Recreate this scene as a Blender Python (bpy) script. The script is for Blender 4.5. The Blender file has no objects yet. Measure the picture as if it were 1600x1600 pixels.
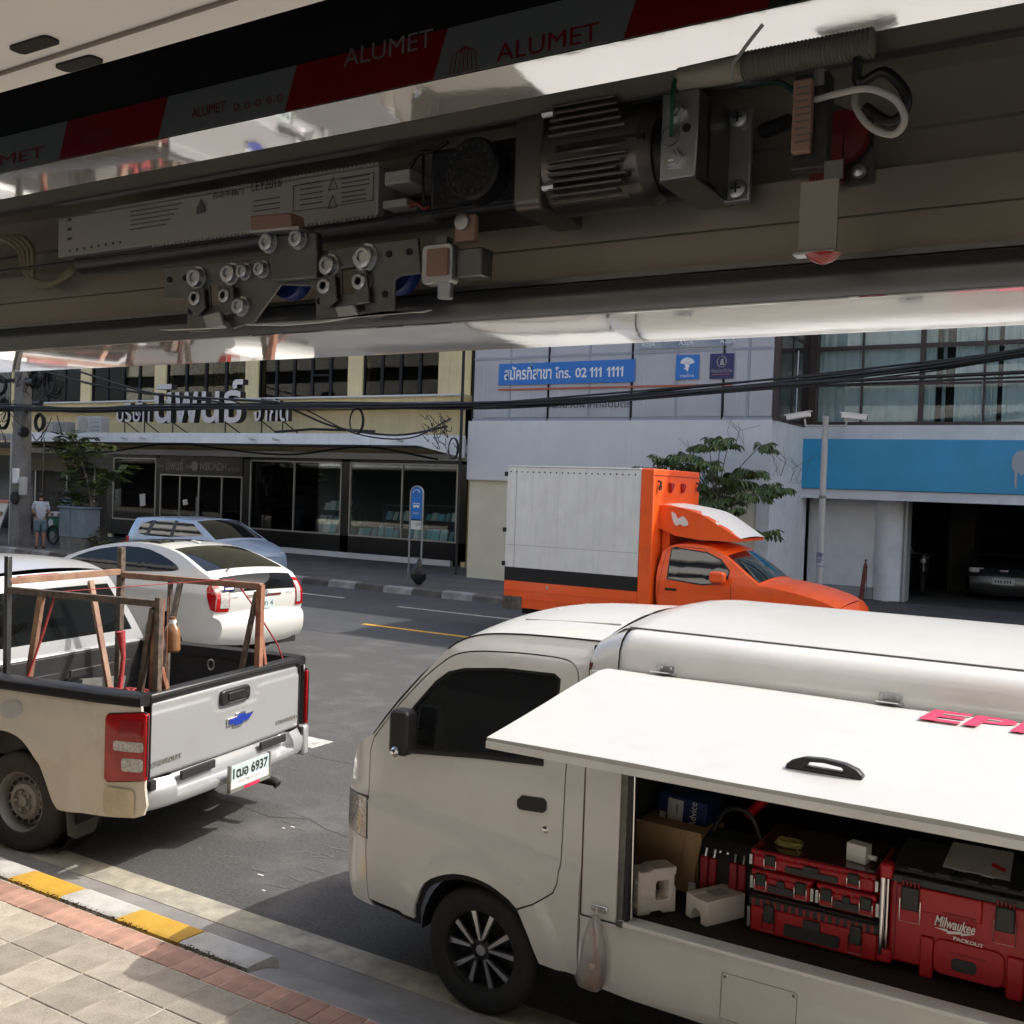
import bpy, bmesh, math, random
import numpy as np
from mathutils import Vector, Matrix
random.seed(7)
rad = math.radians
scene = bpy.context.scene
COL = scene.collection
# ------------------------------------------------------------------ camera
F_PX, YAW, PIT, ROL, EYE = 1600.0, rad(31.05), rad(1.4), rad(2.0), 2.45
cy_, sy_ = math.cos(YAW), math.sin(YAW)
FW = Vector((-sy_*math.cos(PIT), cy_*math.cos(PIT), -math.sin(PIT)))
R0 = Vector((cy_, sy_, 0)); U0 = R0.cross(FW)
RT = math.cos(ROL)*R0 + math.sin(ROL)*U0
UP = -math.sin(ROL)*R0 + math.cos(ROL)*U0
cam_d = bpy.data.cameras.new('camera'); cam = bpy.data.objects.new('camera', cam_d)
COL.objects.link(cam); scene.camera = cam
cam_d.sensor_width = 36; cam_d.lens = 36.0*F_PX/1600.0
cam_d.clip_start = 0.02; cam_d.clip_end = 500
cam.matrix_world = Matrix((( RT.x, UP.x, -FW.x, 0), (RT.y, UP.y, -FW.y, 0), (RT.z, UP.z, -FW.z, EYE), (0, 0, 0, 1)))
def at(px, py, X=None, Y=None, Z=None):
    """where the sight line of a measured photo point meets a known real plane"""
    d = FW + RT*((px-800)/F_PX) - UP*((py-800)/F_PX)
    k = X/d.x if X is not None else Y/d.y if Y is not None else (Z-EYE)/d.z
    return Vector((d.x*k, d.y*k, EYE+d.z*k))
# ------------------------------------------------------------------ light
SUN_D = Vector((-.755, -.575, -1)).normalized()
EXPO = 1.05
world = bpy.data.worlds.new('World'); scene.world = world; world.use_nodes = True
wn = world.node_tree.nodes; wl = world.node_tree.links
sky = wn.new('ShaderNodeTexSky'); sky.sky_type = 'NISHITA'; sky.sun_disc = False
sky.sun_elevation = math.asin(-SUN_D.z); sky.sun_rotation = math.atan2(-SUN_D.x, -SUN_D.y)
sky.air_density = 1.0; sky.dust_density = 4.0; sky.ozone_density = .6
bg = wn['Background']; bg.inputs[1].default_value = 0.15
wl.new(sky.outputs[0], bg.inputs[0])
sl = bpy.data.lights.new('sun', 'SUN'); sl.energy = 2.2; sl.angle = rad(0.53); sl.color = (1, .97, .92)
so = bpy.data.objects.new('sun', sl); COL.objects.link(so)
so.rotation_euler = SUN_D.to_track_quat('-Z', 'Y').to_euler()
vs = scene.view_settings; vs.view_transform = 'Standard'; vs.look = 'None'; vs.exposure = EXPO; vs.gamma = 1.0; vs.use_curve_mapping = False
scene.cycles.max_bounces = 10; scene.cycles.diffuse_bounces = 5; scene.cycles.glossy_bounces = 6
scene.cycles.transparent_max_bounces = 12; scene.cycles.sample_clamp_indirect = 6
# ------------------------------------------------------------------ materials
def mat(name, col, rough=.5, metal=0., var=0., vs_=4., var2=None, bump=0., bs=60., coat=0., spec=.5, rand=0., streak=0., dirtc=None, dirt=0., ds=1.5, emit=None, rv=0.):
    m = bpy.data.materials.new(name); m.use_nodes = True
    nt = m.node_tree; N = nt.nodes; L = nt.links; b = N['Principled BSDF']
    b.inputs['Base Color'].default_value = (*col, 1); b.inputs['Roughness'].default_value = rough
    b.inputs['Metallic'].default_value = metal; b.inputs['Specular IOR Level'].default_value = spec
    if coat: b.inputs['Coat Weight'].default_value = coat; b.inputs['Coat Roughness'].default_value = .04
    if emit: b.inputs['Emission Color'].default_value = (*emit[0], 1); b.inputs['Emission Strength'].default_value = emit[1]
    tc = N.new('ShaderNodeTexCoord'); cur = None
    def noise(scale, det=5, vec=None, rg=.55):
        n = N.new('ShaderNodeTexNoise'); n.inputs['Scale'].default_value = scale; n.inputs['Detail'].default_value = det
        n.inputs['Roughness'].default_value = rg
        L.new(vec or tc.outputs['Object'], n.inputs['Vector']); return n.outputs['Fac']
    def ramp(f, a, b_):
        r = N.new('ShaderNodeMapRange'); r.inputs['From Min'].default_value = a; r.inputs['From Max'].default_value = b_
        L.new(f, r.inputs['Value']); return r.outputs['Result']
    def mix(f, ca, cb):
        x = N.new('ShaderNodeMix'); x.data_type = 'RGBA'
        if isinstance(f, (int, float)): x.inputs[0].default_value = f
        else: L.new(f, x.inputs[0])
        for s, c in ((6, ca), (7, cb)):
            if isinstance(c, tuple): x.inputs[s].default_value = (*c, 1)
            else: L.new(c, x.inputs[s])
        return x.outputs[2]
    cur = col
    if var:
        c2 = var2 or tuple(c*(1-var) for c in col)
        cur = mix(ramp(noise(vs_), .35, .65), tuple(cur) if not hasattr(cur, 'node') else cur, c2)
    if streak:
        mp = N.new('ShaderNodeMapping'); mp.inputs['Scale'].default_value = (9, 9, .5); L.new(tc.outputs['Object'], mp.inputs[0])
        cur = mix(ramp(noise(1.3, 4, mp.outputs[0]), .5, .75), cur, tuple(c*(1-streak) for c in col))
    if dirt:
        cur = mix(mult(N, L, ramp(noise(ds, 8, rg=.65), .5, .72), dirt), cur, dirtc or (.05, .04, .03))
    if rand:
        oi = N.new('ShaderNodeObjectInfo'); hs = N.new('ShaderNodeHueSaturation')
        mr = N.new('ShaderNodeMapRange'); mr.inputs['To Min'].default_value = 1-rand; mr.inputs['To Max'].default_value = 1+rand
        L.new(oi.outputs['Random'], mr.inputs['Value']); L.new(mr.outputs[0], hs.inputs['Value'])
        if hasattr(cur, 'node'): L.new(cur, hs.inputs['Color'])
        else: hs.inputs['Color'].default_value = (*cur, 1)
        cur = hs.outputs[0]
    if hasattr(cur, 'node'): L.new(cur, b.inputs['Base Color'])
    if rv:
        r = N.new('ShaderNodeMapRange'); r.inputs['To Min'].default_value = max(0, rough-rv); r.inputs['To Max'].default_value = rough+rv
        L.new(noise(3, 6), r.inputs['Value']); L.new(r.outputs[0], b.inputs['Roughness'])
    if bump:
        bp = N.new('ShaderNodeBump'); bp.inputs['Strength'].default_value = bump; bp.inputs['Distance'].default_value = .01
        L.new(noise(bs, 6), bp.inputs['Height']); L.new(bp.outputs[0], b.inputs['Normal'])
    return m
def mult(N, L, f, k):
    x = N.new('ShaderNodeMath'); x.operation = 'MULTIPLY'; x.inputs[1].default_value = k; L.new(f, x.inputs[0]); return x.outputs[0]
def glass_mat(name, tint=(.8, .85, .85), base=.06, ior=1.5):
    m = bpy.data.materials.new(name); m.use_nodes = True; nt = m.node_tree; N = nt.nodes; L = nt.links
    N.remove(N['Principled BSDF']); out = N['Material Output']
    t = N.new('ShaderNodeBsdfTransparent'); t.inputs[0].default_value = (*tint, 1)
    g = N.new('ShaderNodeBsdfGlossy'); g.inputs['Roughness'].default_value = .01
    fr = N.new('ShaderNodeFresnel'); fr.inputs[0].default_value = ior
    ad = N.new('ShaderNodeMath'); ad.operation = 'ADD'; ad.inputs[1].default_value = base; L.new(fr.outputs[0], ad.inputs[0])
    mx = N.new('ShaderNodeMixShader'); L.new(ad.outputs[0], mx.inputs[0]); L.new(t.outputs[0], mx.inputs[1]); L.new(g.outputs[0], mx.inputs[2])
    L.new(mx.outputs[0], out.inputs[0]); return m
M = {}
M['asphalt'] = mat('asphalt', (.094, .092, .089), .88, var=.45, vs_=55, bump=.9, bs=160, dirt=.55, dirtc=(.17, .167, .16), ds=1.3)
M['asphalt_shade_tone'] = mat('asphalt_shade_tone', (.062, .064, .068), .85, var=.25, vs_=.7, bump=.5, bs=220)  # asphalt tone with the far buildings' shade put into it
M['concrete'] = mat('concrete', (.26, .25, .235), .9, var=.3, vs_=3, bump=.4, bs=90, dirt=.4, ds=4, dirtc=(.16, .155, .14))
M['cream_strip'] = mat('cream_strip', (.40, .37, .28), .85, var=.35, vs_=5, var2=(.24, .225, .19), bump=.4, bs=80, dirt=.7, ds=9, dirtc=(.16, .155, .145))
M['kerb_yellow'] = mat('kerb_yellow', (.50, .29, .03), .7, var=.2, vs_=7, bump=.3, bs=70, dirt=.5, ds=6, dirtc=(.42, .28, .08))
M['kerb_white'] = mat('kerb_white', (.46, .45, .41), .75, var=.25, vs_=6, bump=.4, bs=60, dirt=.6, ds=7, dirtc=(.22, .21, .19))
M['kerb_dark'] = mat('kerb_dark', (.14, .12, .10), .8, var=.4, vs_=3, bump=.5, bs=40, rand=.3)
M['kerb_pale'] = mat('kerb_pale', (.33, .32, .30), .8, var=.4, vs_=3, bump=.5, bs=40, rand=.2)
M['tile'] = mat('paving_tile', (.355, .315, .25), .85, var=.22, vs_=6, bump=.5, bs=90, rand=.2, dirt=.55, ds=12, dirtc=(.25, .21, .16))
M['brick'] = mat('red_paver', (.40, .23, .165), .85, var=.25, vs_=8, bump=.35, bs=120, rand=.2, dirt=.4, ds=14, dirtc=(.22, .17, .13))
M['mortar'] = mat('mortar', (.55, .50, .42), .95, var=.5, vs_=9, bump=.5, bs=90)
M['far_pave'] = mat('far_pavement', (.10, .097, .09), .9, var=.35, vs_=1.5, bump=.3, bs=40, dirt=.5, ds=3, dirtc=(.09, .085, .08))
M['weed'] = mat('dry_weed', (.13, .095, .04), .9, var=.5, vs_=30)
M['mark_white'] = mat('road_paint', (.55, .54, .5), .7, var=.5, vs_=12)
M['mark_yellow'] = mat('road_paint_yellow', (.75, .4, .04), .7, var=.3, vs_=12)
M['white'] = mat('white_paint', (.69, .685, .655), .16, coat=.6, rv=.06, dirt=.2, ds=4, dirtc=(.50, .47, .41))
M['white_sunlit_dimmed'] = mat('white_sunlit_dimmed_paint', (.50, .498, .475), .35, coat=.3, var=.04, vs_=2, dirt=.35, ds=7, dirtc=(.42, .405, .365))  # van white darkened in colour where full sun falls on the roofs
M['hatch_sunlit_dimmed'] = mat('hatch_sunlit_dimmed', (.485, .484, .465), .38, coat=.12, var=.05, vs_=1.6, dirt=.35, ds=6, dirtc=(.40, .39, .365))  # same van white, darkened to hold down the sunlight on the raised hatch
M['box_white'] = mat('box_white', (.78, .785, .76), .5, var=.08, vs_=3, streak=.16, dirt=.2, ds=4, dirtc=(.5, .48, .42))
M['white_old'] = mat('white_old', (.80, .80, .765), .5, var=.08, vs_=3, dirt=.25, ds=6, dirtc=(.45, .42, .35))
M['silver'] = mat('silver_paint', (.44, .447, .452), .3, metal=.45, coat=.5, rv=.06, dirt=.25, ds=4, dirtc=(.36, .33, .27))
M['silver_dusty'] = mat('silver_dusty', (.62, .575, .49), .45, metal=.12, coat=.2, dirt=.4, ds=3, dirtc=(.40, .34, .25))
M['pearl'] = mat('pearl_paint', (.58, .575, .545), .2, coat=.7, rv=.05)
M['paleblue'] = mat('pale_blue_paint', (.33, .43, .58), .25, metal=.3, coat=.6)
M['orange'] = mat('orange_paint', (.95, .115, .012), .34, coat=.35, dirt=.3, ds=3, dirtc=(.5, .07, .03), rv=.08)
M['darkcar'] = mat('dark_car_paint', (.02, .022, .026), .2, coat=.5)
M['black'] = mat('black_plastic', (.014, .014, .015), .38, bump=.15, bs=200)
M['blackm'] = mat('black_matt', (.012, .012, .012), .8)
M['bedliner'] = mat('bed_liner', (.018, .018, .019), .55, bump=.2, bs=150, dirt=.35, ds=6, dirtc=(.06, .055, .05))
M['rubber'] = mat('rubber', (.018, .018, .018), .75, bump=.25, bs=150, var=.3, vs_=8)
M['rubber_dusty'] = mat('rubber_dusty', (.055, .05, .045), .85, bump=.25, bs=150, var=.35, vs_=8)
M['carglass'] = mat('car_glass', (.006, .007, .007), .03, spec=.25)
M['carglass_side'] = mat('car_glass_side', (.01, .012, .012), .04, spec=1.0, coat=1)
M['alloy'] = mat('machined_alloy', (.66, .67, .68), .25, metal=.9)
M['steel'] = mat('galvanised_steel', (.55, .56, .56), .32, metal=.85, var=.2, vs_=20, rv=.1)
M['steel_dull'] = mat('dull_steel', (.19, .193, .186), .34, metal=.85, var=.3, vs_=25)
M['chrome'] = mat('chrome', (.75, .76, .77), .12, metal=1.)
M['grey_rim'] = mat('grey_wheel', (.33, .32, .30), .5, metal=.4, dirt=.4, ds=9, dirtc=(.16, .13, .10))
M['red_lens'] = mat('red_lens', (.40, .002, .005), .10, coat=.4, var=.35, vs_=18)
M['clear_lens'] = mat('clear_lens', (.55, .53, .50), .12, coat=1, var=.5, vs_=60)
M['red_deep'] = mat('red_deep', (.25, .003, .006), .15, coat=1)
M['rust'] = mat('rust', (.22, .065, .04), .8, var=.5, vs_=11, var2=(.30, .15, .09), bump=.4, bs=90)
M['rack_brown'] = mat('rack_brown_paint', (.20, .10, .065), .65, var=.5, vs_=7, var2=(.30, .19, .12), bump=.3, bs=70)
M['rack_dark'] = mat('rack_dark_paint', (.045, .04, .035), .55, var=.5, vs_=25, var2=(.15, .11, .08), bump=.3, bs=70)
M['rope'] = mat('red_rope', (.42, .05, .05), .8, var=.4, vs_=60, bump=.5, bs=200)
M['cardboard'] = mat('cardboard', (.42, .27, .14), .85, var=.1, vs_=6, bump=.2, bs=30)
M['foam'] = mat('white_foam', (.80, .74, .68), .7, bump=.3, bs=150)
M['toolred'] = mat('toolbox_red', (.44, .008, .012), .38, bump=.08, bs=150)
M['toolred2'] = mat('toolbox_red_deep', (.28, .006, .01), .45)
M['toolgrey'] = mat('toolbox_charcoal', (.025, .027, .028), .5)
M['rubbermat'] = mat('rubber_mat', (.018, .016, .015), .8, bump=.3, bs=90)
M['paper'] = mat('paper', (.62, .6, .56), .8, var=.1, vs_=20)
M['blue_box'] = mat('navy_card', (.012, .03, .11), .5)
M['lettering_white'] = mat('lettering_white', (.78, .77, .74), .5)
M['lettering_red'] = mat('lettering_red', (.62, .02, .08), .4)
M['lettering_black'] = mat('lettering_black', (.015, .015, .015), .5)
M['lettering_grey'] = mat('lettering_grey', (.30, .29, .26), .4, metal=.5)
M['plate_white'] = mat('plate_white', (.46, .55, .56), .4)
M['emblem_blue'] = mat('emblem_blue', (.008, .03, .28), .2, coat=.6)
M['yellow_paint_wall'] = mat('cream_wall', (.82, .66, .36), .85, var=.12, vs_=1.2, streak=.2, bump=.15, bs=30, dirt=.2, ds=1, dirtc=(.4, .33, .2))
M['cream_low'] = mat('cream_plaster', (.74, .68, .50), .85, var=.1, vs_=1.2, bump=.15, bs=30)
M['grey_slab'] = mat('grey_cladding', (.72, .718, .705), .6, var=.1, vs_=.8, streak=.08, dirt=.15, ds=1.3, dirtc=(.52, .53, .53))
M['white_conc'] = mat('whitewashed_concrete', (.72, .73, .725), .8, var=.12, vs_=1., streak=.1, bump=.15, bs=30, dirt=.3, ds=2, dirtc=(.42, .43, .44))
M['canopy_white'] = mat('canopy_white', (.87, .88, .87), .8, var=.1, vs_=1.5, streak=.15, dirt=.2, ds=2.5, dirtc=(.5, .51, .51))
M['grey_conc'] = mat('grey_concrete', (.30, .305, .30), .85, var=.25, vs_=1.5, streak=.2)
M['shop_black'] = mat('black_cladding', (.013, .012, .012), .22, var=.3, vs_=2)
M['alu'] = mat('aluminium_frame', (.42, .41, .38), .35, metal=.6)
M['brown_frame'] = mat('brown_window_frame', (.045, .025, .02), .45)
M['grey_frame'] = mat('grey_window_frame', (.30, .32, .37), .5)
M['film'] = mat('frosted_grey_film', (.43, .44, .47), .25, var=.12, vs_=.9, spec=.6)
M['blind'] = mat('pale_blinds', (.70, .80, .82), .7, var=.15, vs_=2)
M['dark_glass'] = mat('dark_window_glass', (.03, .028, .022), .06, spec=.7, var=.5, vs_=2)
M['bank_blue'] = mat('blue_sign_panel', (.03, .33, .58), .35, var=.12, vs_=1.2)
M['sign_blue'] = mat('sign_blue', (.01, .16, .52), .4)
M['sign_navy'] = mat('sign_navy', (.012, .016, .11), .4)
M['orange_line'] = mat('orange_line', (.42, .10, .05), .5)
M['letter_silver'] = mat('sign_letter_face', (.62, .60, .60), .35, metal=.2)
M['letter_side'] = mat('sign_letter_side', (.02, .016, .016), .6)
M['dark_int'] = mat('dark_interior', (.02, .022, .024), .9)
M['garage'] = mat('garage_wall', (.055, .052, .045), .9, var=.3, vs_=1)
M['shop_glass'] = glass_mat('shop_glass', (.9, .95, .95), 0.0)
M['upper_glass'] = glass_mat('upper_glass', (.6, .6, .55), 0, 1.27)
M['cable'] = mat('cable_black', (.012, .012, .012), .6)
M['leaf'] = mat('leaf', (.045, .085, .025), .5, rand=0, var=.5, vs_=6, var2=(.09, .14, .03))
M['leaf2'] = mat('leaf_small', (.05, .09, .03), .55, var=.6, vs_=5, var2=(.14, .17, .03))
M['bark'] = mat('bark', (.16, .14, .11), .9, var=.4, vs_=12, bump=.5, bs=60)
M['pole_conc'] = mat('pole_concrete', (.20, .19, .175), .9, var=.3, vs_=3, dirt=.4, ds=4, dirtc=(.07, .065, .06))
M['skin'] = mat('skin', (.25, .13, .085), .55)
M['hair'] = mat('hair', (.012, .01, .009), .6)
M['shirt_grey'] = mat('grey_shirt', (.33, .36, .41), .85, var=.15, vs_=9)
M['shirt_blue'] = mat('blue_shirt', (.12, .21, .28), .85, var=.15, vs_=9)
M['denim'] = mat('denim', (.10, .15, .20), .85, var=.25, vs_=12)
M['green_cart'] = mat('green_cart', (.008, .12, .055), .5, var=.2, vs_=5)
M['cabinet'] = mat('grey_cabinet', (.17, .21, .25), .55, var=.2, vs_=3, dirt=.3, ds=4, dirtc=(.1, .11, .12))
M['post_grey'] = mat('post_grey', (.42, .42, .40), .5, var=.1, vs_=5)
M['sign_steel'] = mat('sign_tube', (.28, .29, .29), .4, metal=.6)
M['bag_black'] = mat('bin_bag', (.01, .01, .011), .3, bump=.6, bs=25)
M['rust_red'] = mat('rust_red', (.16, .04, .028), .7, var=.4, vs_=12)
M['teal_book'] = [mat('book_cover', c, .5, rand=.25) for c in ((.25, .50, .55), (.10, .42, .52), (.60, .72, .70), (.16, .34, .42))]
M['mirror_alu'] = mat('polished_trim', (.80, .79, .765), .035, metal=.75, bump=.03, bs=3.5)
M['alu_beige'] = mat('anodised_beige', (.36, .32, .26), .35, metal=.5, var=.15, vs_=6)
M['alu_bar'] = mat('anodised_grey', (.21, .208, .204), .33, metal=.75, var=.06, vs_=5)
M['film_grey'] = mat('protective_film_grey', (.24, .26, .25), .35)
M['film_red'] = mat('protective_film_red', (.30, .006, .008), .35)
M['ceil_white'] = mat('white_board', (.90, .88, .84), .7, var=.05, vs_=4)
M['room'] = mat('room_paint', (.75, .72, .67), .85)
M['room_floor'] = mat('room_floor', (.50, .46, .41), .4, var=.15, vs_=2)
M['label_beige'] = mat('controller_case', (.46, .44, .395), .45, metal=.3)
M['motor'] = mat('cast_motor', (.20, .175, .155), .38, metal=.7, var=.15, vs_=9)
M['conduit'] = mat('flex_conduit', (.19, .175, .14), .6)
M['cable_white'] = mat('cable_white', (.45, .43, .39), .45)
M['cable_cream'] = mat('cable_cream', (.33, .28, .18), .5)
M['copper'] = mat('brown_reflector', (.30, .17, .12), .4)
M['near_wall'] = mat('near_cream_wall', (.90, .875, .80), .85, var=.1, vs_=.8)
M['near_dark'] = mat('near_window', (.02, .02, .022), .1)
# ------------------------------------------------------------------ geometry helpers
class MB:
    def __init__(s, M_=None): s.v = []; s.f = []; s.mi = []; s.m = 0; s.M = M_
    def add(s, vs, fs):
        o = len(s.v)
        for v in vs:
            v = Vector(v); s.v.append(s.M @ v if s.M else v)
        for f in fs: s.f.append([o+i for i in f]); s.mi.append(s.m)
        return s
    def box(s, x0, x1, y0, y1, z0, z1):
        vs = [(x, y, z) for z in (z0, z1) for y in (y0, y1) for x in (x0, x1)]
        return s.add(vs, [(0, 2, 3, 1), (4, 5, 7, 6), (0, 1, 5, 4), (2, 6, 7, 3), (0, 4, 6, 2), (1, 3, 7, 5)])
    def obox(s, c, ax, ay, az):   # centre and three half-axis vectors
        c = Vector(c); ax = Vector(ax); ay = Vector(ay); az = Vector(az)
        vs = [c+ax*i+ay*j+az*k for k in (-1, 1) for j in (-1, 1) for i in (-1, 1)]
        return s.add(vs, [(0, 2, 3, 1), (4, 5, 7, 6), (0, 1, 5, 4), (2, 6, 7, 3), (0, 4, 6, 2), (1, 3, 7, 5)])
    def bar(s, p, q, w, h, up=(0, 0, 1)):
        p = Vector(p); q = Vector(q); d = (q-p); u = Vector(up)
        if abs(d.normalized().dot(u)) > .95: u = Vector((0, 1, 0))
        sd = d.cross(u).normalized(); u2 = sd.cross(d).normalized()
        return s.obox((p+q)/2, d/2, sd*(w/2), u2*(h/2))
    def poly(s, pts): return s.add(pts, [list(range(len(pts)))])
    def prism(s, pts, off):
        n = len(pts); off = Vector(off); a = [Vector(p) for p in pts]
        return s.add(a+[p+off for p in a], [list(range(n))[::-1], list(range(n, 2*n))]+[(i, (i+1) % n, n+(i+1) % n, n+i) for i in range(n)])
    def tube(s, pts, r, n=8, caps=True):
        pts = [Vector(p) for p in pts]; k = len(pts); rs = r if isinstance(r, (list, tuple)) else [r]*k
        vs = []; pu = None
        for i, p in enumerate(pts):
            d = (pts[min(i+1, k-1)]-pts[max(i-1, 0)]).normalized()
            if pu is None:
                pu = Vector((0, 0, 1)) if abs(d.z) < .9 else Vector((1, 0, 0))
            sd = d.cross(pu).normalized(); pu = sd.cross(d).normalized()
            for j in range(n):
                a = 2*math.pi*j/n; vs.append(p+sd*(math.cos(a)*rs[i])+pu*(math.sin(a)*rs[i]))
        fs = [(i*n+j, i*n+(j+1) % n, (i+1)*n+(j+1) % n, (i+1)*n+j) for i in range(k-1) for j in range(n)]
        if caps: fs += [list(range(n))[::-1], list(range((k-1)*n, k*n))]
        return s.add(vs, fs)
    def lathe(s, prof, c=(0, 0, 0), axis=(0, 1, 0), n=32, closed=False):
        ax = Vector(axis).normalized(); t = Vector((0, 0, 1)) if abs(ax.z) < .9 else Vector((1, 0, 0))
        u = ax.cross(t).normalized(); w = ax.cross(u); c = Vector(c); k = len(prof); vs = []
        for r, h in prof:
            for j in range(n):
                a = 2*math.pi*j/n; vs.append(c+ax*h+u*(math.cos(a)*r)+w*(math.sin(a)*r))
        fs = [(i*n+j, (i+1)*n+j, (i+1)*n+(j+1) % n, i*n+(j+1) % n) for i in range(k-1) for j in range(n)]
        if closed: fs += [((k-1)*n+j, j, (j+1) % n, (k-1)*n+(j+1) % n) for j in range(n)]
        return s.add(vs, fs)
    def build(s, name, m, parent=None, bevel=0., smooth=35, loc=None, rz=None, seg=2):
        me = bpy.data.meshes.new(name); me.from_pydata([tuple(v) for v in s.v], [], s.f)
        for mm in (m if isinstance(m, (list, tuple)) else [m]): me.materials.append(mm)
        if any(s.mi): me.polygons.foreach_set('material_index', s.mi)
        return finish(me, name, parent, bevel, smooth, loc, rz, seg)
def finish(me, name, parent=None, bevel=0., smooth=35, loc=None, rz=None, seg=2, fixn=True):
    if fixn:
        bm = bmesh.new(); bm.from_mesh(me); bmesh.ops.recalc_face_normals(bm, faces=bm.faces); bm.to_mesh(me); bm.free()
    if smooth:
        me.polygons.foreach_set('use_smooth', [True]*len(me.polygons)); me.set_sharp_from_angle(angle=rad(smooth))
    me.update()
    o = bpy.data.objects.new(name, me); COL.objects.link(o)
    if parent: o.parent = parent
    if loc is not None: o.location = loc
    if rz is not None: o.rotation_euler.z = rz
    if bevel:
        b = o.modifiers.new('bevel', 'BEVEL'); b.width = bevel; b.segments = seg; b.limit_method = 'ANGLE'; b.angle_limit = rad(40)
    return o
def box(name, m, x0, x1, y0, y1, z0, z1, parent=None, bevel=0.):
    return MB().box(x0, x1, y0, y1, z0, z1).build(name, m, parent, bevel)
def thing(name, label, cat, loc=(0, 0, 0), rz=0., group=None):
    o = bpy.data.objects.new(name, None); COL.objects.link(o); o.location = loc; o.rotation_euler = (0, 0, rz)
    o.empty_display_size = .2; o['label'] = label; o['category'] = cat
    if group: o['group'] = group
    return o
def tag(o, label, cat, group=None):
    o['label'] = label; o['category'] = cat
    if group: o['group'] = group
    return o
def struct(o, label=None):
    o['kind'] = 'structure'
    if label: o['label'] = label
    return o
def copy_tree(o, parent=None):
    kids = list(o.children); c = o.copy(); COL.objects.link(c); c.parent = parent
    for k in kids: copy_tree(k, c)
    return c
def crs(pts, k=4, closed=False):   # Catmull-Rom resample
    P = [Vector(p) for p in pts]; n = len(P); out = []
    rng = range(n) if closed else range(n-1)
    for i in rng:
        p0 = P[(i-1) % n] if closed or i > 0 else P[0]*2-P[1]
        p1, p2 = P[i], P[(i+1) % n]
        p3 = P[(i+2) % n] if closed or i+2 < n else P[-1]*2-P[-2]
        for j in range(k):
            t = j/k; t2 = t*t; t3 = t2*t
            out.append(.5*((2*p1)+(p2-p0)*t+(2*p0-5*p1+4*p2-p3)*t2+(3*p1-p0-3*p2+p3)*t3))
    if not closed: out.append(P[-1])
    return out
def rrect(x0, x1, z0, z1, r, k=4):
    out = []
    for cx, cz, a0 in ((x1-r, z1-r, 0), (x0+r, z1-r, 90), (x0+r, z0+r, 180), (x1-r, z0+r, 270)):
        for j in range(k+1):
            a = rad(a0+90*j/k); out.append((cx+r*math.cos(a), cz+r*math.sin(a)))
    return out
def grow(poly, d):   # offset a simple closed 2-D polygon outwards by d
    P = [Vector((p[0], p[1])) for p in poly]; n = len(P)
    area = sum(P[i].x*P[(i+1) % n].y-P[(i+1) % n].x*P[i].y for i in range(n)); sg = 1 if area > 0 else -1
    out = []
    for i in range(n):
        a = (P[i]-P[i-1]).normalized(); b = (P[(i+1) % n]-P[i]).normalized()
        na = Vector((a.y, -a.x))*sg; nb = Vector((b.y, -b.x))*sg; m_ = (na+nb)
        m_ = m_/max(m_.length_squared/2, .35) if m_.length > 1e-6 else na
        out.append((P[i].x+m_.x*d, P[i].y+m_.y*d))
    return out
def skin(outer, holes, W, side, name, m, parent, thick=.018, step=.07, smooth=32, off=0.):
    """body panel: a 2-D outline in (x, z) with openings, bent onto the car's flank y = W(x, z)"""
    bm = bmesh.new(); E = []
    for lp in [outer]+list(holes):
        vs = [bm.verts.new((p[0], 0, p[1])) for p in lp]
        E += [bm.edges.new((vs[i], vs[(i+1) % len(vs)])) for i in range(len(vs))]
    bmesh.ops.triangle_fill(bm, use_beauty=True, use_dissolve=False, edges=E)
    xs = [p[0] for p in outer]; zs = [p[1] for p in outer]
    for lo, hi, no in ((min(xs), max(xs), (1, 0, 0)), (min(zs), max(zs), (0, 0, 1))):
        k = math.ceil(lo/step)*step
        while k < hi:
            bmesh.ops.bisect_plane(bm, geom=bm.verts[:]+bm.edges[:]+bm.faces[:], plane_co=Vector(no)*k, plane_no=no, dist=1e-5); k += step
    for f in bm.faces:
        f.normal_update()
        if f.normal.y*side < 0: f.normal_flip()
    for v in bm.verts: v.co.y = side*(W(v.co.x, v.co.z)+off)
    if thick:
        be = [e for e in bm.edges if len(e.link_faces) == 1]
        r = bmesh.ops.extrude_edge_only(bm, edges=be)
        for v in [g for g in r['geom'] if isinstance(g, bmesh.types.BMVert)]: v.co.y -= side*thick
    me = bpy.data.meshes.new(name); bm.to_mesh(me); bm.free(); me.materials.append(m)
    return finish(me, name, parent, 0, smooth, fixn=False)
def strip(prof, W, name, m, parent, crown=.03, t0=-1., t1=1., n=14, off=0., smooth=32, flip=False):
    """top/end panel: side profile swept across between the flanks, bulged by crown(i)"""
    P = [Vector((p[0], p[1])) for p in prof]; k = len(P); vs = []
    for i, p in enumerate(P):
        d = (P[min(i+1, k-1)]-P[max(i-1, 0)]).normalized(); nn = Vector((d.y, -d.x))
        if flip: nn = -nn
        c = crown(i/(k-1)) if callable(crown) else crown
        for j in range(n+1):
            t = t0+(t1-t0)*j/n; o = c*(1-t*t)+off
            vs.append((p.x+nn.x*o, t*W(p.x, p.y), p.y+nn.y*o))
    fs = [(i*(n+1)+j, i*(n+1)+j+1, (i+1)*(n+1)+j+1, (i+1)*(n+1)+j) for i in range(k-1) for j in range(n)]
    mb = MB(); mb.add(vs, fs); return mb.build(name, m, parent, smooth=smooth)
_tc = {}
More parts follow.
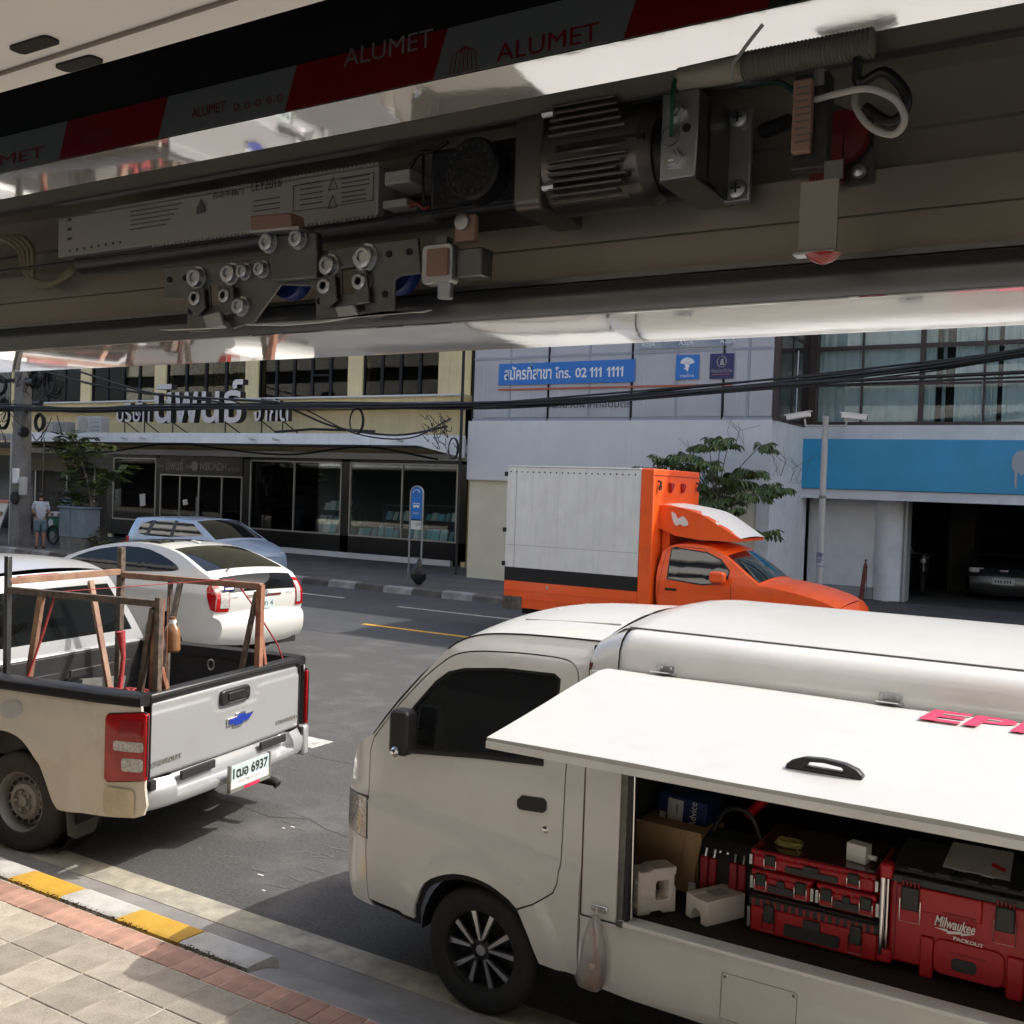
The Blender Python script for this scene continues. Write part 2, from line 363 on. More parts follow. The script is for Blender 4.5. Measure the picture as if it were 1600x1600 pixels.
def text(s, name, m, parent, org, right, up, w=None, h=None, depth=.0, bold=0., shear=0., res=3, obj_side=None):
    """real lettering: glyph outlines scaled to w x h, standing on org along right/up"""
    key = (s, bold, shear)
    if key not in _tc:
        c = bpy.data.curves.new('lettering', 'FONT'); c.body = s; c.resolution_u = res; c.offset = bold; c.shear = shear
        o = bpy.data.objects.new('lettering', c); COL.objects.link(o); bpy.context.view_layer.update()
        dg = bpy.context.evaluated_depsgraph_get(); me = bpy.data.meshes.new_from_object(o.evaluated_get(dg))
        vs_ = [v.co.copy() for v in me.vertices]; fs_ = [list(p.vertices) for p in me.polygons]
        bpy.data.objects.remove(o); bpy.data.curves.remove(c); bpy.data.meshes.remove(me); _tc[key] = (vs_, fs_)
    vs_, fs_ = _tc[key]
    x0 = min(v.x for v in vs_); x1 = max(v.x for v in vs_); y0 = min(v.y for v in vs_); y1 = max(v.y for v in vs_)
    if h is None: h = w*(y1-y0)/(x1-x0)
    if w is None: w = h*(x1-x0)/(y1-y0)
    org = Vector(org); r = Vector(right).normalized(); u = Vector(up).normalized(); nrm = r.cross(u)
    vs2 = [org+r*((v.x-x0)/(x1-x0)*w)+u*((v.y-y0)/(y1-y0)*h) for v in vs_]
    me = bpy.data.meshes.new(name); me.from_pydata([tuple(v) for v in vs2], [], fs_); me.materials.append(m)
    if depth:
        bm = bmesh.new(); bm.from_mesh(me); bmesh.ops.remove_doubles(bm, verts=bm.verts, dist=1e-6)
        for f in bm.faces:
            if f.normal.dot(nrm) < 0: f.normal_flip()
        be = [e for e in bm.edges if len(e.link_faces) == 1]
        rr = bmesh.ops.extrude_edge_only(bm, edges=be)
        for v in [g for g in rr['geom'] if isinstance(g, bmesh.types.BMVert)]: v.co -= nrm*depth
        for f in rr['geom']:
            if isinstance(f, bmesh.types.BMFace): f.material_index = 1
        bm.to_mesh(me); bm.free(); me.materials.append(obj_side or m)
    return finish(me, name, parent, 0, 0, fixn=False)
def loop3(c, r1, r2, a, b, n=24, t0=0, t1=360):   # ellipse points in plane spanned by a, b
    c = Vector(c); a = Vector(a); b = Vector(b)
    return [c+a*(r1*math.cos(rad(t0+(t1-t0)*i/n)))+b*(r2*math.sin(rad(t0+(t1-t0)*i/n))) for i in range(n+1)]
# ================================================================== SETTING
struct(box('ground', M['grey_conc'], -160, 120, -60, 160, -.4, -.03))
road = struct(MB().box(-110, 60, 3.72, 18.12, -.03, 0).build('road', M['asphalt']))
struct(MB().box(-110, 60, 3.9, 18.1, -.02, -.01).build('road_base', M['asphalt_shade_tone']))
struct(MB().box(-110, 60, 12.6, 18.1, .001, .003).build('far_lane_shade', M['asphalt_shade_tone']))  # dark sheet painting the buildings' shade onto the far half of the road
struct(box('gutter', M['concrete'], -60, 30, 3.70, 3.965, -.02, .006))
struct(box('gutter_strip', M['cream_strip'], -60, 30, 3.965, 4.165, -.02, .009))
mb = MB()
for i in range(10):
    x = -11.25+.0+i*3.6
mb.box(-11.2, -1.0, 13.72, 13.83, .003, .007); struct(mb.build('yellow_centre_line', M['mark_yellow']))
mb = MB()
for x0, x1, y in ((-16.2, -14.0, 16.55), (-12.3, -9.7, 16.2), (-7.9, -5.3, 16.2), (-3.5, -.9, 16.2), (-20.6, -18.4, 16.55)): mb.box(x0, x1, y-.04, y+.04, .003, .007)
mb.box(-6.62, -6.30, 7.06, 7.36, 0, .004); mb.box(-13.5, -13.15, 7.06, 7.36, 0, .004)
struct(mb.build('lane_marking', M['mark_white']))
mb = MB()
for i in range(4):
    x = -4.5+random.uniform(-.6, 1.2); y = 5.0+random.uniform(-.7, 1.3)
    mb.box(x, x+random.uniform(.02, .06), y, y+.012, .001, .0035)
o = mb.build('paper_scraps', M['paper'], smooth=0); o['kind'] = 'stuff'
mb = MB()
for (x, y, r) in ((-4.02, 5.35, .09), (-3.9, 4.75, .07)):
    mb.poly([(x+r*math.cos(a)*(1+.2*math.sin(3*a)), y+.55*r*math.sin(a), .002) for a in [i*math.pi/9 for i in range(18)]])
struct(mb.build('oil_stain', mat('oil_stain', (.035, .035, .035), .6)))
mb = MB()
for i in range(90):
    cx = random.gauss(-4.2, 1.3); cy = random.uniform(4.4, 7.2); L_ = random.uniform(.05, .22); a = random.uniform(-.5, .5); n = 7
    up_ = [(cx+L_*(k/(n-1)-.5)*math.cos(a)-.012*random.random()*math.sin(a), cy+L_*(k/(n-1)-.5)*math.sin(a)+.006+.012*random.random(), .0022) for k in range(n)]
    dn_ = [(cx+L_*(k/(n-1)-.5)*math.cos(a), cy+L_*(k/(n-1)-.5)*math.sin(a)-.012*random.random(), .0022) for k in range(n)][::-1]
    mb.poly(up_+dn_)
o = mb.build('road_scuffs', mat('road_scuff', (.115, .113, .108), .9, var=.4, vs_=30), smooth=0); o['kind'] = 'stuff'
mb = MB()
for (x0, y0, dx, n) in ((-9.5, 8.6, .33, 26), (-6.9, 5.5, .24, 18), (-8.2, 11.4, .4, 16), (-12, 6.9, .35, 20)):
    p = [(x0+dx*k, y0+.05*math.sin(k*1.7)+random.uniform(-.05, .05)) for k in range(n)]
    for (a, b), (c, d) in zip(p[:-1], p[1:]): mb.add([(a, b-.004, .0018), (c, d-.003, .0018), (c, d+.005, .0018), (a, b+.004, .0018)], [(0, 1, 2, 3)])
o = mb.build('road_cracks', mat('crack_dark', (.045, .045, .045), .95), smooth=0); o['kind'] = 'stuff'
struct(MB().box(-6.2, -4.9, 8.2, 9.3, .0012, .0030).build('road_patch', mat('asphalt_patch', (.080, .080, .080), .9, var=.3, vs_=40, bump=.8, bs=150)))
# ---- near pavement
pv = thing('pavement', 'x', 'x'); del pv['label']; del pv['category']; pv['kind'] = 'structure'
box('bed', M['mortar'], -60, 30, .70, 3.47, -.02, .1275, pv)
box('paving_slab', M['tile'], -60, -7.4, .70, 3.30, .119, .131, pv)
box('paving_slab', M['tile'], -1.0, 30, .70, 3.30, .119, .131, pv)
def tile_mesh(dx, dy, h, m, nm):
    bm = bmesh.new(); bmesh.ops.create_cube(bm, size=1)
    for v in bm.verts: v.co = Vector((v.co.x*dx, v.co.y*dy, v.co.z*h))
    bmesh.ops.bevel(bm, geom=[e for e in bm.edges if all(v.co.z > 0 for v in e.verts)], offset=.003, segments=1, affect='EDGES')
    me = bpy.data.meshes.new(nm); bm.to_mesh(me); bm.free(); me.materials.append(m); return me
tm = [tile_mesh(.270, .2595, .03, M['tile'], 'paving_tile') for _ in range(1)]
NX = 23
for i in range(NX):
    for j in range(9):
        o = bpy.data.objects.new('paving_tile', tm[0]); COL.objects.link(o); o.parent = pv
        o.location = (-7.26+i*.2785, 3.157-j*.2675, .117+random.uniform(-.0012, .0018)); o.rotation_euler = (rad(random.uniform(-.3, .3)), rad(random.uniform(-.3, .3)), rad(random.uniform(-.4, .4)))
bmh = tile_mesh(.1, .166, .03, M['brick'], 'brick')
for i in range(60):
    o = bpy.data.objects.new('brick', bmh); COL.objects.link(o); o.parent = pv
    o.location = (-7.35+i*.1065, 3.378, .117+random.uniform(-.0015, .002)); o.rotation_euler = (0, 0, rad(random.uniform(-.8, .8)))
kb = thing('kerb', 'x', 'x'); del kb['label']; del kb['category']; kb['kind'] = 'structure'
def kerb_mesh(L, y0, y1, h, m):
    pr = [(y0, -.02), (y0, h), (y0+.02, h+.004), (y1-.05, h-.004), (y1-.018, h-.018), (y1, h-.05), (y1+.012, -.02)]
    mb = MB(); mb.prism([(-L/2, y, z) for y, z in pr], (L, 0, 0)); me = bpy.data.meshes.new('kerb_stone'); me.from_pydata([tuple(v) for v in mb.v], [], mb.f); me.materials.append(m)
    bm = bmesh.new(); bm.from_mesh(me); bmesh.ops.recalc_face_normals(bm, faces=bm.faces); bm.to_mesh(me); bm.free(); return me
ky = kerb_mesh(.468, 3.497, 3.71, .13, M['kerb_yellow']); kw = kerb_mesh(.468, 3.497, 3.71, .13, M['kerb_white'])
for i in range(18):
    o = bpy.data.objects.new('kerb_stone', kw if i % 2 == 0 else ky); COL.objects.link(o); o.parent = kb
    o.location = (-3.70-i*.475, random.uniform(-.003, .003), random.uniform(-.003, .002)); o.rotation_euler.z = rad(random.uniform(-.3, .3))
struct(MB().prism([(-3.452, y, z) for y, z in ((3.472, -.02), (3.472, .124), (3.60, .10), (3.72, .05), (3.78, .012), (3.78, -.02))], (24, 0, 0)).build('dropped_kerb', M['concrete']))
mb = MB()
for i in range(1500):
    x = random.uniform(-6.9, -3.5); y = 3.478+random.gauss(0, .010); a = random.uniform(0, 6.3); l = random.uniform(.004, .02); z = .124+random.uniform(0, .014)
    if math.sin(x*5)+math.sin(x*13+1)+random.uniform(-1, 1) < -.3: continue
    mb.add([(x, y, z), (x+l*math.cos(a), y+.8*l*math.sin(a), z+.004), (x+.005, y+.004, z+.008)], [(0, 1, 2)])
o = mb.build('dry_weeds', M['weed'], smooth=0); o['kind'] = 'stuff'
# ---- far pavement
struct(box('far_pavement', M['far_pave'], -110, 60, 18.36, 46, -.02, .14))
fk = thing('far_kerb', 'x', 'x'); del fk['label']; del fk['category']; fk['kind'] = 'structure'
ka = kerb_mesh(.79, 18.36, 18.10, .15, M['kerb_dark'])
def kerb_mesh2(L, m):
    pr = [(18.36, -.02), (18.36, .15), (18.16, .152), (18.12, .13), (18.08, -.02)]
    mb = MB(); mb.prism([(-L/2, y, z) for y, z in pr], (L, 0, 0)); me = bpy.data.meshes.new('kerb_stone'); me.from_pydata([tuple(v) for v in mb.v], [], mb.f); me.materials.append(m)
    bm = bmesh.new(); bm.from_mesh(me); bmesh.ops.recalc_face_normals(bm, faces=bm.faces); bm.to_mesh(me); bm.free(); return me
k1 = kerb_mesh2(.785, M['kerb_dark']); k2 = kerb_mesh2(.785, M['kerb_pale'])
for i in range(58):
    o = bpy.data.objects.new('kerb_stone', k2 if i % 2 else k1); COL.objects.link(o); o.parent = fk; o.location = (-37+i*.8, 0, random.uniform(-.012, .008))
nbr = thing('neighbour_building', 'plain tan shophouse beyond the concrete pole at the far left', 'building', (-45, 24, 0))
MB().box(-14, 8.8, 0, 9, 3.0, 15.5).build('wall', M['yellow_paint_wall'], nbr); MB().box(-14, 8.8, .3, 9, 0, 3.0).build('shopfront', M['near_dark'], nbr)
MB().box(-14, 8.8, -2.2, 0, 3.3, 3.6).build('canopy', M['grey_conc'], nbr)
for i in range(7): MB().box(-13.5+i*3.1, -10.9+i*3.1, -.03, .0, 4.9, 6.6).build('window', M['dark_glass'], nbr)
# ================================================================== NEAR BUILDING (round and behind the camera)
nb = thing('near_building', 'cream near-side building whose doorway frames the street view', 'building')
mb = MB(); mb.box(-60, -2.4, .70, 1.0, .12, 13).box(1.2, 40, .70, 1.0, .12, 13).box(-2.4, 1.2, .70, 1.0, 2.80, 13); mb.build('wall', M['near_wall'], nb)
mb = MB()
for k in range(5): mb.box(-60, 40, 1.0, 1.35, 4.0+k*1.7, 4.9+k*1.7)
mb.build('facade_bands', M['near_wall'], nb)
mb = MB()
for k in range(5): mb.box(-60, 40, 1.0, 1.02, 4.9+k*1.7, 5.7+k*1.7)
mb.build('window_band', M['near_dark'], nb)
box('ground_floor_front', M['near_dark'], -60, -2.45, 1.0, 1.04, .13, 3.15, nb)  # unseen dark front, put in to darken reflections in the shop glass
box('ground_floor_front', M['near_dark'], 1.25, 40, 1.0, 1.04, .13, 3.15, nb)
box('canopy', M['grey_conc'], -60, 40, 1.0, 2.1, 3.2, 3.32, nb)  # unseen canopy, added to keep direct sun out of the doorway
mb = MB(); mb.box(-3.6, -3.5, -3.2, .7, .13, 3.1).box(2.4, 2.5, -3.2, .7, .13, 3.1).box(-3.5, -2.4, .6, .7, .13, 3.1).box(1.2, 2.4, .6, .7, .13, 3.1)
mb.build('room_wall', M['room'], nb)
box('rear_light_baffle', M['room'], -3.6, 2.5, -3.3, -3.2, 1.75, 3.1, nb)  # unseen upper wall, added to cut the light from behind the camera
box('room_ceiling', M['room'], -3.6, 2.5, -3.2, .0, 3.1, 3.2, nb)
struct(box('bounce_yard', mat('bounce_yard_concrete', (.5, .48, .44), .9, var=.2, vs_=2), -30, 30, -16, -3.3, -.02, .02))  # unseen pale yard, added to send daylight onto the header from behind
box('bounce_yard_wall', M['near_wall'], -30, 30, -16.2, -16, -.03, 5, nb)  # unseen wall, added to bounce sun back towards the room
box('room_floor', M['room_floor'], -3.6, 2.5, -3.2, .70, .05, .135, nb)
# ================================================================== VEHICLES
def sst(x, a, b):
    t = min(1, max(0, (x-a)/(b-a))); return t*t*(3-2*t)
def make_wheel(parent, x, y, side, R, w, rim, kind, tyrem):
    """wheel part (rim barrel and face) with its tyre as a sub-part; side=+1 faces +y"""
    hub = MB(); hub.m = 0
    rr = R*rim
    o = side
    def L(prof, n=40): hub.lathe([(r, h*o) for r, h in prof], (0, 0, 0), (0, 1, 0), n)
    if kind == 'steel':
        L([(rr*1.02, -w*.1), (rr*1.02, w*.48), (rr*.97, w*.5), (rr*.93, w*.42), (rr*.90, w*.18), (rr*.84, w*.12), (rr*.80, w*.20), (rr*.62, w*.26), (rr*.56, w*.36), (rr*.42, w*.38), (rr*.40, w*.30), (rr*.18, w*.30), (rr*.17, w*.40), (0.001, w*.41)])
        me_m = [M['grey_rim'], M['blackm']]; hub.m = 1
        for i in range(16):
            a = 2*math.pi*i/16; c = Vector((math.cos(a)*rr*.71, o*w*.243, math.sin(a)*rr*.71)); t = Vector((-math.sin(a), 0, math.cos(a))); r_ = Vector((math.cos(a), 0, math.sin(a)))
            hub.prism([c+t*(.021*math.cos(k*math.pi/4))+r_*(.013*math.sin(k*math.pi/4)) for k in range(8)], (0, o*.006, 0))
        hub.m = 0
        for i in range(5):
            a = 2*math.pi*i/5; hub.lathe([(.014, 0), (.014, .022), (.001, .026)], (math.cos(a)*rr*.3, o*w*.30, math.sin(a)*rr*.3), (0, o, 0), 6)
    elif kind == 'alloy':
        me_m = [M['blackm'], M['alloy'], M['black']]
        L([(rr*1.03, -w*.1), (rr*1.03, w*.46), (rr*.98, w*.47), (rr*.96, w*.36), (rr*.92, w*.05), (rr*.3, w*.02), (.001, w*.02)])
        hub.m = 2; L([(rr*.30, w*.02), (rr*.28, w*.36), (rr*.17, w*.40), (.001, w*.40)], 20)
        for i in range(5):
            for sg in (-1, 1):
                a = 2*math.pi*i/5+rad(18)
                r0 = Vector((math.cos(a), 0, math.sin(a))); t0 = Vector((-math.sin(a), 0, math.cos(a)))
                p0 = r0*rr*.24+t0*sg*.006; a2 = a+sg*rad(17); p1 = Vector((math.cos(a2), 0, math.sin(a2)))*rr*.965
                d = (p1-p0).normalized(); n = Vector((-d.z, 0, d.x))
                y0 = o*w*.43; y1 = o*w*.37
                hub.m = 1; hub.prism([p0+n*.0055+Vector((0, y0, 0)), p0-n*.0055+Vector((0, y0, 0)), p1-n*.0125+Vector((0, y1, 0)), p1+n*.0125+Vector((0, y1, 0))], (0, -o*.004, 0))
                hub.m = 2; hub.prism([p0+n*.012+Vector((0, y0-o*.005, 0)), p0-n*.012+Vector((0, y0-o*.005, 0)), p1-n*.019+Vector((0, y1-o*.005, 0)), p1+n*.019+Vector((0, y1-o*.005, 0))], (0, -o*.03, 0))
        hub.m = 1; L([(.026, w*.40), (.024, w*.43), (.001, w*.435)], 20)
        hub.m = 2
        for i in range(4): a = 2*math.pi*i/4+.3; hub.lathe([(.009, 0), (.009, .02), (.001, .022)], (math.cos(a)*.046, o*w*.38, math.sin(a)*.046), (0, o, 0), 6)
    else:
        me_m = [M['blackm'], M['steel_dull']]
        L([(rr*1.03, -w*.1), (rr*1.03, w*.46), (rr*.95, w*.40), (rr*.92, w*.1), (.001, w*.1)]); hub.m = 1
        for i in range(7):
            a = 2*math.pi*i/7; r0 = Vector((math.cos(a), 0, math.sin(a))); t0 = Vector((-math.sin(a), 0, math.cos(a)))
            hub.prism([r0*rr*.1+t0*.02+Vector((0, o*w*.4, 0)), r0*rr*.1-t0*.02+Vector((0, o*w*.4, 0)), r0*rr*.97-t0*.03+Vector((0, o*w*.38, 0)), r0*rr*.97+t0*.03+Vector((0, o*w*.38, 0))], (0, -o*.03, 0))
        L([(.05, w*.4), (.001, w*.43)], 16)
    wh = hub.build('wheel', me_m, parent, smooth=30, loc=(x, y, R))
    t = MB(); q = []
    for r, h in ((rr*1.0, .5), (rr*1.03, .52), (R*.80, .56), (R*.90, .55), (R*.955, .50), (R*.985, .43), (R, .34), (R, .14), (R*.985, .13), (R*.985, .10), (R, .09), (R, -.34), (R*.985, -.43), (R*.90, -.55), (R*.80, -.56), (rr, -.5)): q.append((r, h*w))
    t.lathe(q, (0, 0, 0), (0, 1, 0), 56, closed=True); t.build('tyre', tyrem, wh, smooth=30)
    return wh
def arch_pts(cx, cz, r, a0=200, a1=-20, n=14, zmin=None):
    pts = [(cx+r*math.cos(rad(a0+(a1-a0)*i/n)), cz+r*math.sin(rad(a0+(a1-a0)*i/n))) for i in range(n+1)]
    return [(x, max(z, zmin) if zmin else z) for x, z in pts]
def to2(L): return [(p[0], p[1]) for p in L]
def smooth2(pts, k=4): return [(p[0], p[1]) for p in crs([(a, b, 0) for a, b in pts], k)]
def liner(cx, cy, cz, r, d, sg, drop=.12):
    mb = MB(); n = 20; A = [(cx+r*math.cos(math.pi*i/n), cz+r*math.sin(math.pi*i/n)) for i in range(n+1)]; A = [(cx+r, cz-drop)]+A+[(cx-r, cz-drop)]; k = len(A)
    mb.add([(x, cy, z) for x, z in A]+[(x, cy+sg*d, z) for x, z in A], [(i, i+1, k+i+1, k+i) for i in range(k-1)]+[list(range(k, 2*k))]); return mb
# ------------------------------------------------------------------ white van
van = thing('delivery_van', 'white cargo van with its side hatch propped open over red tool boxes', 'van', (-2.49, 4.81, 0), math.pi)
vl = lambda v: Vector((-2.49-v[0], 4.81-v[1], v[2]))
def Wv(x, z):
    w = .843
    if z > 1.15: w -= .055*((z-1.15)/.6)**1.4
    if z > 1.66: w -= .9*max(0, z-1.66)**1.25
    if z < .5: w -= .03*((.5-z)/.2)**2
    if x > .56: w *= 1-.11*((x-.56)/.29)**2.2
    zc = .80+.105*(x+.42)/.98
    w += .015*sst(zc-z, 0, .03)
    r = math.hypot(x-0, z-.29); w += .016*(1-sst(r, .435, .46))*(1 if z > .25 else 0)
    return w
fr_v = [(.79, .36), (.825, .44), (.85, .55), (.852, .72), (.845, .9), (.83, 1.03), (.79, 1.11), (.73, 1.165)]
ws_v = [(.73, 1.165), (.65, 1.215), (.52, 1.375), (.38, 1.535), (.27, 1.655)]
rf_v = [(.27, 1.655), (.20, 1.712), (.10, 1.748), (-.05, 1.766), (-.25, 1.775), (-.515, 1.780)]
S_fr, S_ws, S_rf = smooth2(fr_v, 4), smooth2(ws_v, 4), smooth2(rf_v, 4)
arch = [(.345, .35)]+smooth2([(.335, .44), (.284, .55), (.17, .62), (.05, .640), (-.07, .625), (-.17, .585), (-.235, .54), (-.28, .453), (-.33, .336)], 3)
outer = S_fr[:-1]+S_ws[:-1]+S_rf+[(-.515, .325)]+arch[::-1]+[(.62, .36)]
outer = outer
door = [(.645, .395), (.668, .6), (.674, .8), (.672, 1.116), (.65, 1.19)]+smooth2([(.50, 1.378), (.38, 1.51), (.27, 1.605), (.20, 1.648), (.10, 1.672), (-.05, 1.684), (-.17, 1.69), (-.34, 1.690), (-.41, 1.676), (-.442, 1.64), (-.446, 1.58)], 3)+[(-.43, 1.40), (-.42, 1.278), (-.416, .95), (-.412, .80), (-.404, .715), (-.385, .67), (-.336, .632), (-.262, .585)]
da = [p for p in arch if p[1] > .30]
door_full = door[:-1]+[(-.30, .606), (-.215, .563)]+smooth2([(-.17, .595), (-.07, .635), (.05, .650), (.17, .630), (.294, .56), (.348, .44)], 3)+[(.356, .372)]
hole = grow(door_full, .006)
hole = [p for p in hole]
# body flank is built in two panels round the door: in front / above / behind
bo = outer
body_poly = S_fr[:-1]+S_ws[:-1]+S_rf+[(-.515, .325), (-.33, .336)]+smooth2([(-.28, .453), (-.222, .556)], 2)
go = grow(door_full, .0065)
i_last = len(door)-2
ring = [go[i] for i in range(0, i_last+1)]
body_poly = body_poly+[(go[i_last+1][0], go[i_last+1][1])]+ring[::-1]+[(.62, .362)]
skin(body_poly, [], Wv, 1, 'body_side', M['white'], van, step=.035)
skin(door_full, [grow(smooth2([(.555, 1.155), (.425, 1.375), (.31, 1.51), (.24, 1.565), (.15, 1.592), (-.065, 1.618), (-.33, 1.625), (-.362, 1.605), (-.362, 1.56), (-.34, 1.40), (-.325, 1.27), (-.305, 1.236), (-.27, 1.228), (.03, 1.208), (.44, 1.165)], 1), .001)], Wv, 1, 'cab_door', M['white'], van, step=.035)
cab_door = bpy.data.objects['cab_door']
skin(grow(door_full, .03), [], Wv, 1, 'door_rubber', M['blackm'], van, thick=0, off=-.016, step=.1)
skin(outer, [], Wv, -1, 'body_side', M['white'], van, step=.07)
winv0 = [(.555, 1.155), (.425, 1.375), (.31, 1.51), (.24, 1.565), (.15, 1.592), (-.065, 1.618), (-.33, 1.625), (-.362, 1.605), (-.362, 1.56), (-.34, 1.40), (-.325, 1.27), (-.305, 1.236), (-.27, 1.228), (.03, 1.208), (.44, 1.165)]
winv = winv0
skin(winv, [], Wv, 1, 'window', M['carglass_side'], cab_door, thick=0, off=-.012, step=.1)
skin(grow(winv, .002), [grow(winv, -.013)], Wv, 1, 'window_seal', M['black'], cab_door, thick=.008, off=-.003, step=.1)
skin([(.44, 1.150), (.03, 1.192), (-.31, 1.215), (-.31, 1.237), (.03, 1.214), (.44, 1.172)], [], Wv, 1, 'window_seal', M['black'], cab_door, thick=.01, off=.004, step=.1)
skin(winv, [], Wv, -1, 'window', M['carglass'], van, thick=0, off=.004, step=.1)
hs = rrect(-.335, -.185, 1.005, 1.065, .022)
skin([(x, z+.06*(x+.26)*-1.0+(.0 if z < 1.03 else (.004 if x < -.2 else -.004))) for x, z in hs], [], Wv, 1, 'door_handle', M['black'], cab_door, thick=.02, off=.008, step=.1)
MB().lathe([(.0, .006), (.010, .006), (.016, .004), (.018, -.004)], (-.333, Wv(-.333, .935), .935), (0, 1, 0), 20).build('lock', M['chrome'], cab_door)
S_full = S_fr
strip(S_fr, Wv, 'front_panel', M['white'], van, crown=.075)
strip(S_ws, Wv, 'windscreen_frame', M['white'], van, crown=lambda u: .075-.02*u)
strip(S_ws[2:-1], Wv, 'windscreen', M['carglass'], van, crown=lambda u: .078-.02*u, t0=-.9, t1=.9, off=.004)
strip(S_rf, Wv, 'cab_roof', M['white_sunlit_dimmed'], van, crown=lambda u: .055+.03*u)
for y in (-.45, -.15, .15, .45):
    MB().prism([(-.50, y-.035, 1.862-.085*(y/.8)**2-.012), (-.50, y+.035, 1.862-.085*(y/.8)**2-.012), (.02, y+.03, 1.832-.075*(y/.8)**2-.012), (.02, y-.03, 1.832-.075*(y/.8)**2-.012)], (0, 0, .012)).build('roof_rib', M['white_sunlit_dimmed'], van, bevel=.004)
# drip seam round the cab roof
MB().tube([(p[0], Wv(*p)+.002, p[1]+.001) for p in S_rf[1:]], .004, 6).build('roof_seam', M['blackm'], van)
# headlight
hl = skin([(.846, .885), (.675, .892), (.670, .693), (.80, .699), (.85, .715)], [], Wv, 1, 'headlight', M['clear_lens'], van, thick=.01, off=.006, step=.05)
skin(grow([(.846, .885), (.675, .892), (.670, .693), (.80, .699), (.85, .715)], .006), [], Wv, 1, 'headlight_seam', M['black'], hl, thick=.01, off=.002, step=.05)
strip([p for p in S_fr if .70 < p[1] < .89], Wv, 'headlight', M['clear_lens'], van, crown=.075, t0=.62, t1=.995, off=.006)
strip([p for p in S_fr if .70 < p[1] < .89], Wv, 'headlight', M['clear_lens'], van, crown=.075, t0=-.995, t1=-.62, off=.006)
strip([p for p in S_fr if .62 < p[1] < .82], Wv, 'grille', M['black'], van, crown=.075, t0=-.55, t1=.55, off=.004)
# mirror on the door
mm = MB(); mm.M = None
mb = MB(); mb.prism([(x, .895, z) for x, z in rrect(.345, .455, 1.17, 1.385, .03)], (0, .085, 0)); mir = mb.build('mirror', M['black'], van, bevel=.015)
MB().bar((.42, .82, 1.24), (.40, .93, 1.25), .05, .05).build('mirror_arm', M['black'], mir)
MB().lathe([(.026, 0), (.02, .02), (.001, .026)], (.41, .975, 1.19), (-.3, .9, -.2), 16).build('blind_spot_glass', M['chrome'], mir)
box('cab_floor', M['blackm'], -.50, .76, -.76, .76, .66, .68, van)
# inner wheel arch and chassis
liner(0, .80, .30, .352, .5, -1, .0).build('wheel_arch_liner', M['blackm'], van)
box('chassis', M['blackm'], -2.9, .25, -.70, .70, .22, .40, van)
for sx in (0, -2.52):
    make_wheel(van, sx, .745, 1, .295, .175, .635, 'alloy', M['rubber']); make_wheel(van, sx, -.745, -1, .295, .175, .635, 'alloy', M['rubber'])
# cargo box ---------------------------------------------------------
Wb = lambda x, z: .848+.006*sst(.475-z, 0, .02)-(.04*((.36-z)/.09)**2 if z < .36 else 0)
low = [(-.522, .318), (-.755, .290), (-1.7, .270)]+arch_pts(-2.52, .30, .335, 0, 180, 12)+[(-2.9, .27), (-2.9, .585), (-.522, .592)]
hatch = rrect(-1.468, -1.168, .345, .527, .006, 2)
skin(low, [grow(hatch, .003)], Wb, 1, 'lower_side_panel', M['white'], van, step=.05)
hp = skin(hatch, [], Wb, 1, 'access_panel', M['white'], van, step=.1)
skin(grow(hatch, .01), [], Wb, 1, 'panel_gap', M['blackm'], hp, thick=0, off=-.01)
for x, z in ((-1.18, .515), (-1.456, .515)): MB().lathe([(.006, 0), (.004, .003), (0.0005, .003)], (x, .853, z), (0, 1, 0), 10).build('rivet', M['steel_dull'], hp)
skin([(-.522, .27), (-2.9, .27), (-2.9, 1.7), (-.522, 1.7)], [], lambda x, z: .845, -1, 'far_side_panel', M['white'], van, step=.5)
mb = MB(); mb.box(-2.9, -.522, .80, .855, .592, .602).build('sill', M['white'], van)
MB().box(-2.9, -.70, .775, .862, .604, .622).build('sill_cap', M['white_old'], van, bevel=.004)
MB().box(-2.9, -.53, .846, .852, .5925, .6035).build('sill_gap', M['blackm'], van)
mb = MB(); mb.box(-.690, -.522, .80, .846, .604, 1.672); mb.build('pillar', M['white'], van, bevel=.006)
MB().box(-.524, -.518, .80, .842, .33, 1.70).build('cab_gap', M['rust_red'], van)
MB().box(-.722, -.692, .81, .840, .622, 1.668).build('door_channel', M['steel_dull'], van, bevel=.003)
MB().box(-.745, -.724, .80, .846, .622, 1.668).build('door_rubber', M['black'], van, bevel=.004)
MB().box(-2.9, -2.42, .80, .846, .604, 1.672).build('pillar', M['white'], van, bevel=.006)
MB().box(-2.9, -2.88, -.84, .84, .27, 1.9).build('rear_panel', M['white'], van)
MB().box(-2.9, -.53, -.80, .80, .575, .603).build('cargo_floor', M['rubbermat'], van)
MB().box(-2.88, -.53, -.815, -.80, .6, 1.68).box(-.66, -.53, -.80, .80, 1.68, 1.70).build('cargo_lining', M['dark_int'], van)
MB().box(-.545, -.53, -.80, .80, .6, 1.68).build('cargo_bulkhead', M['dark_int'], van)
MB().box(-.556, -.546, -.4, .62, 1.30, 1.60).build('bulkhead_plate', M['grey_slab'], van)
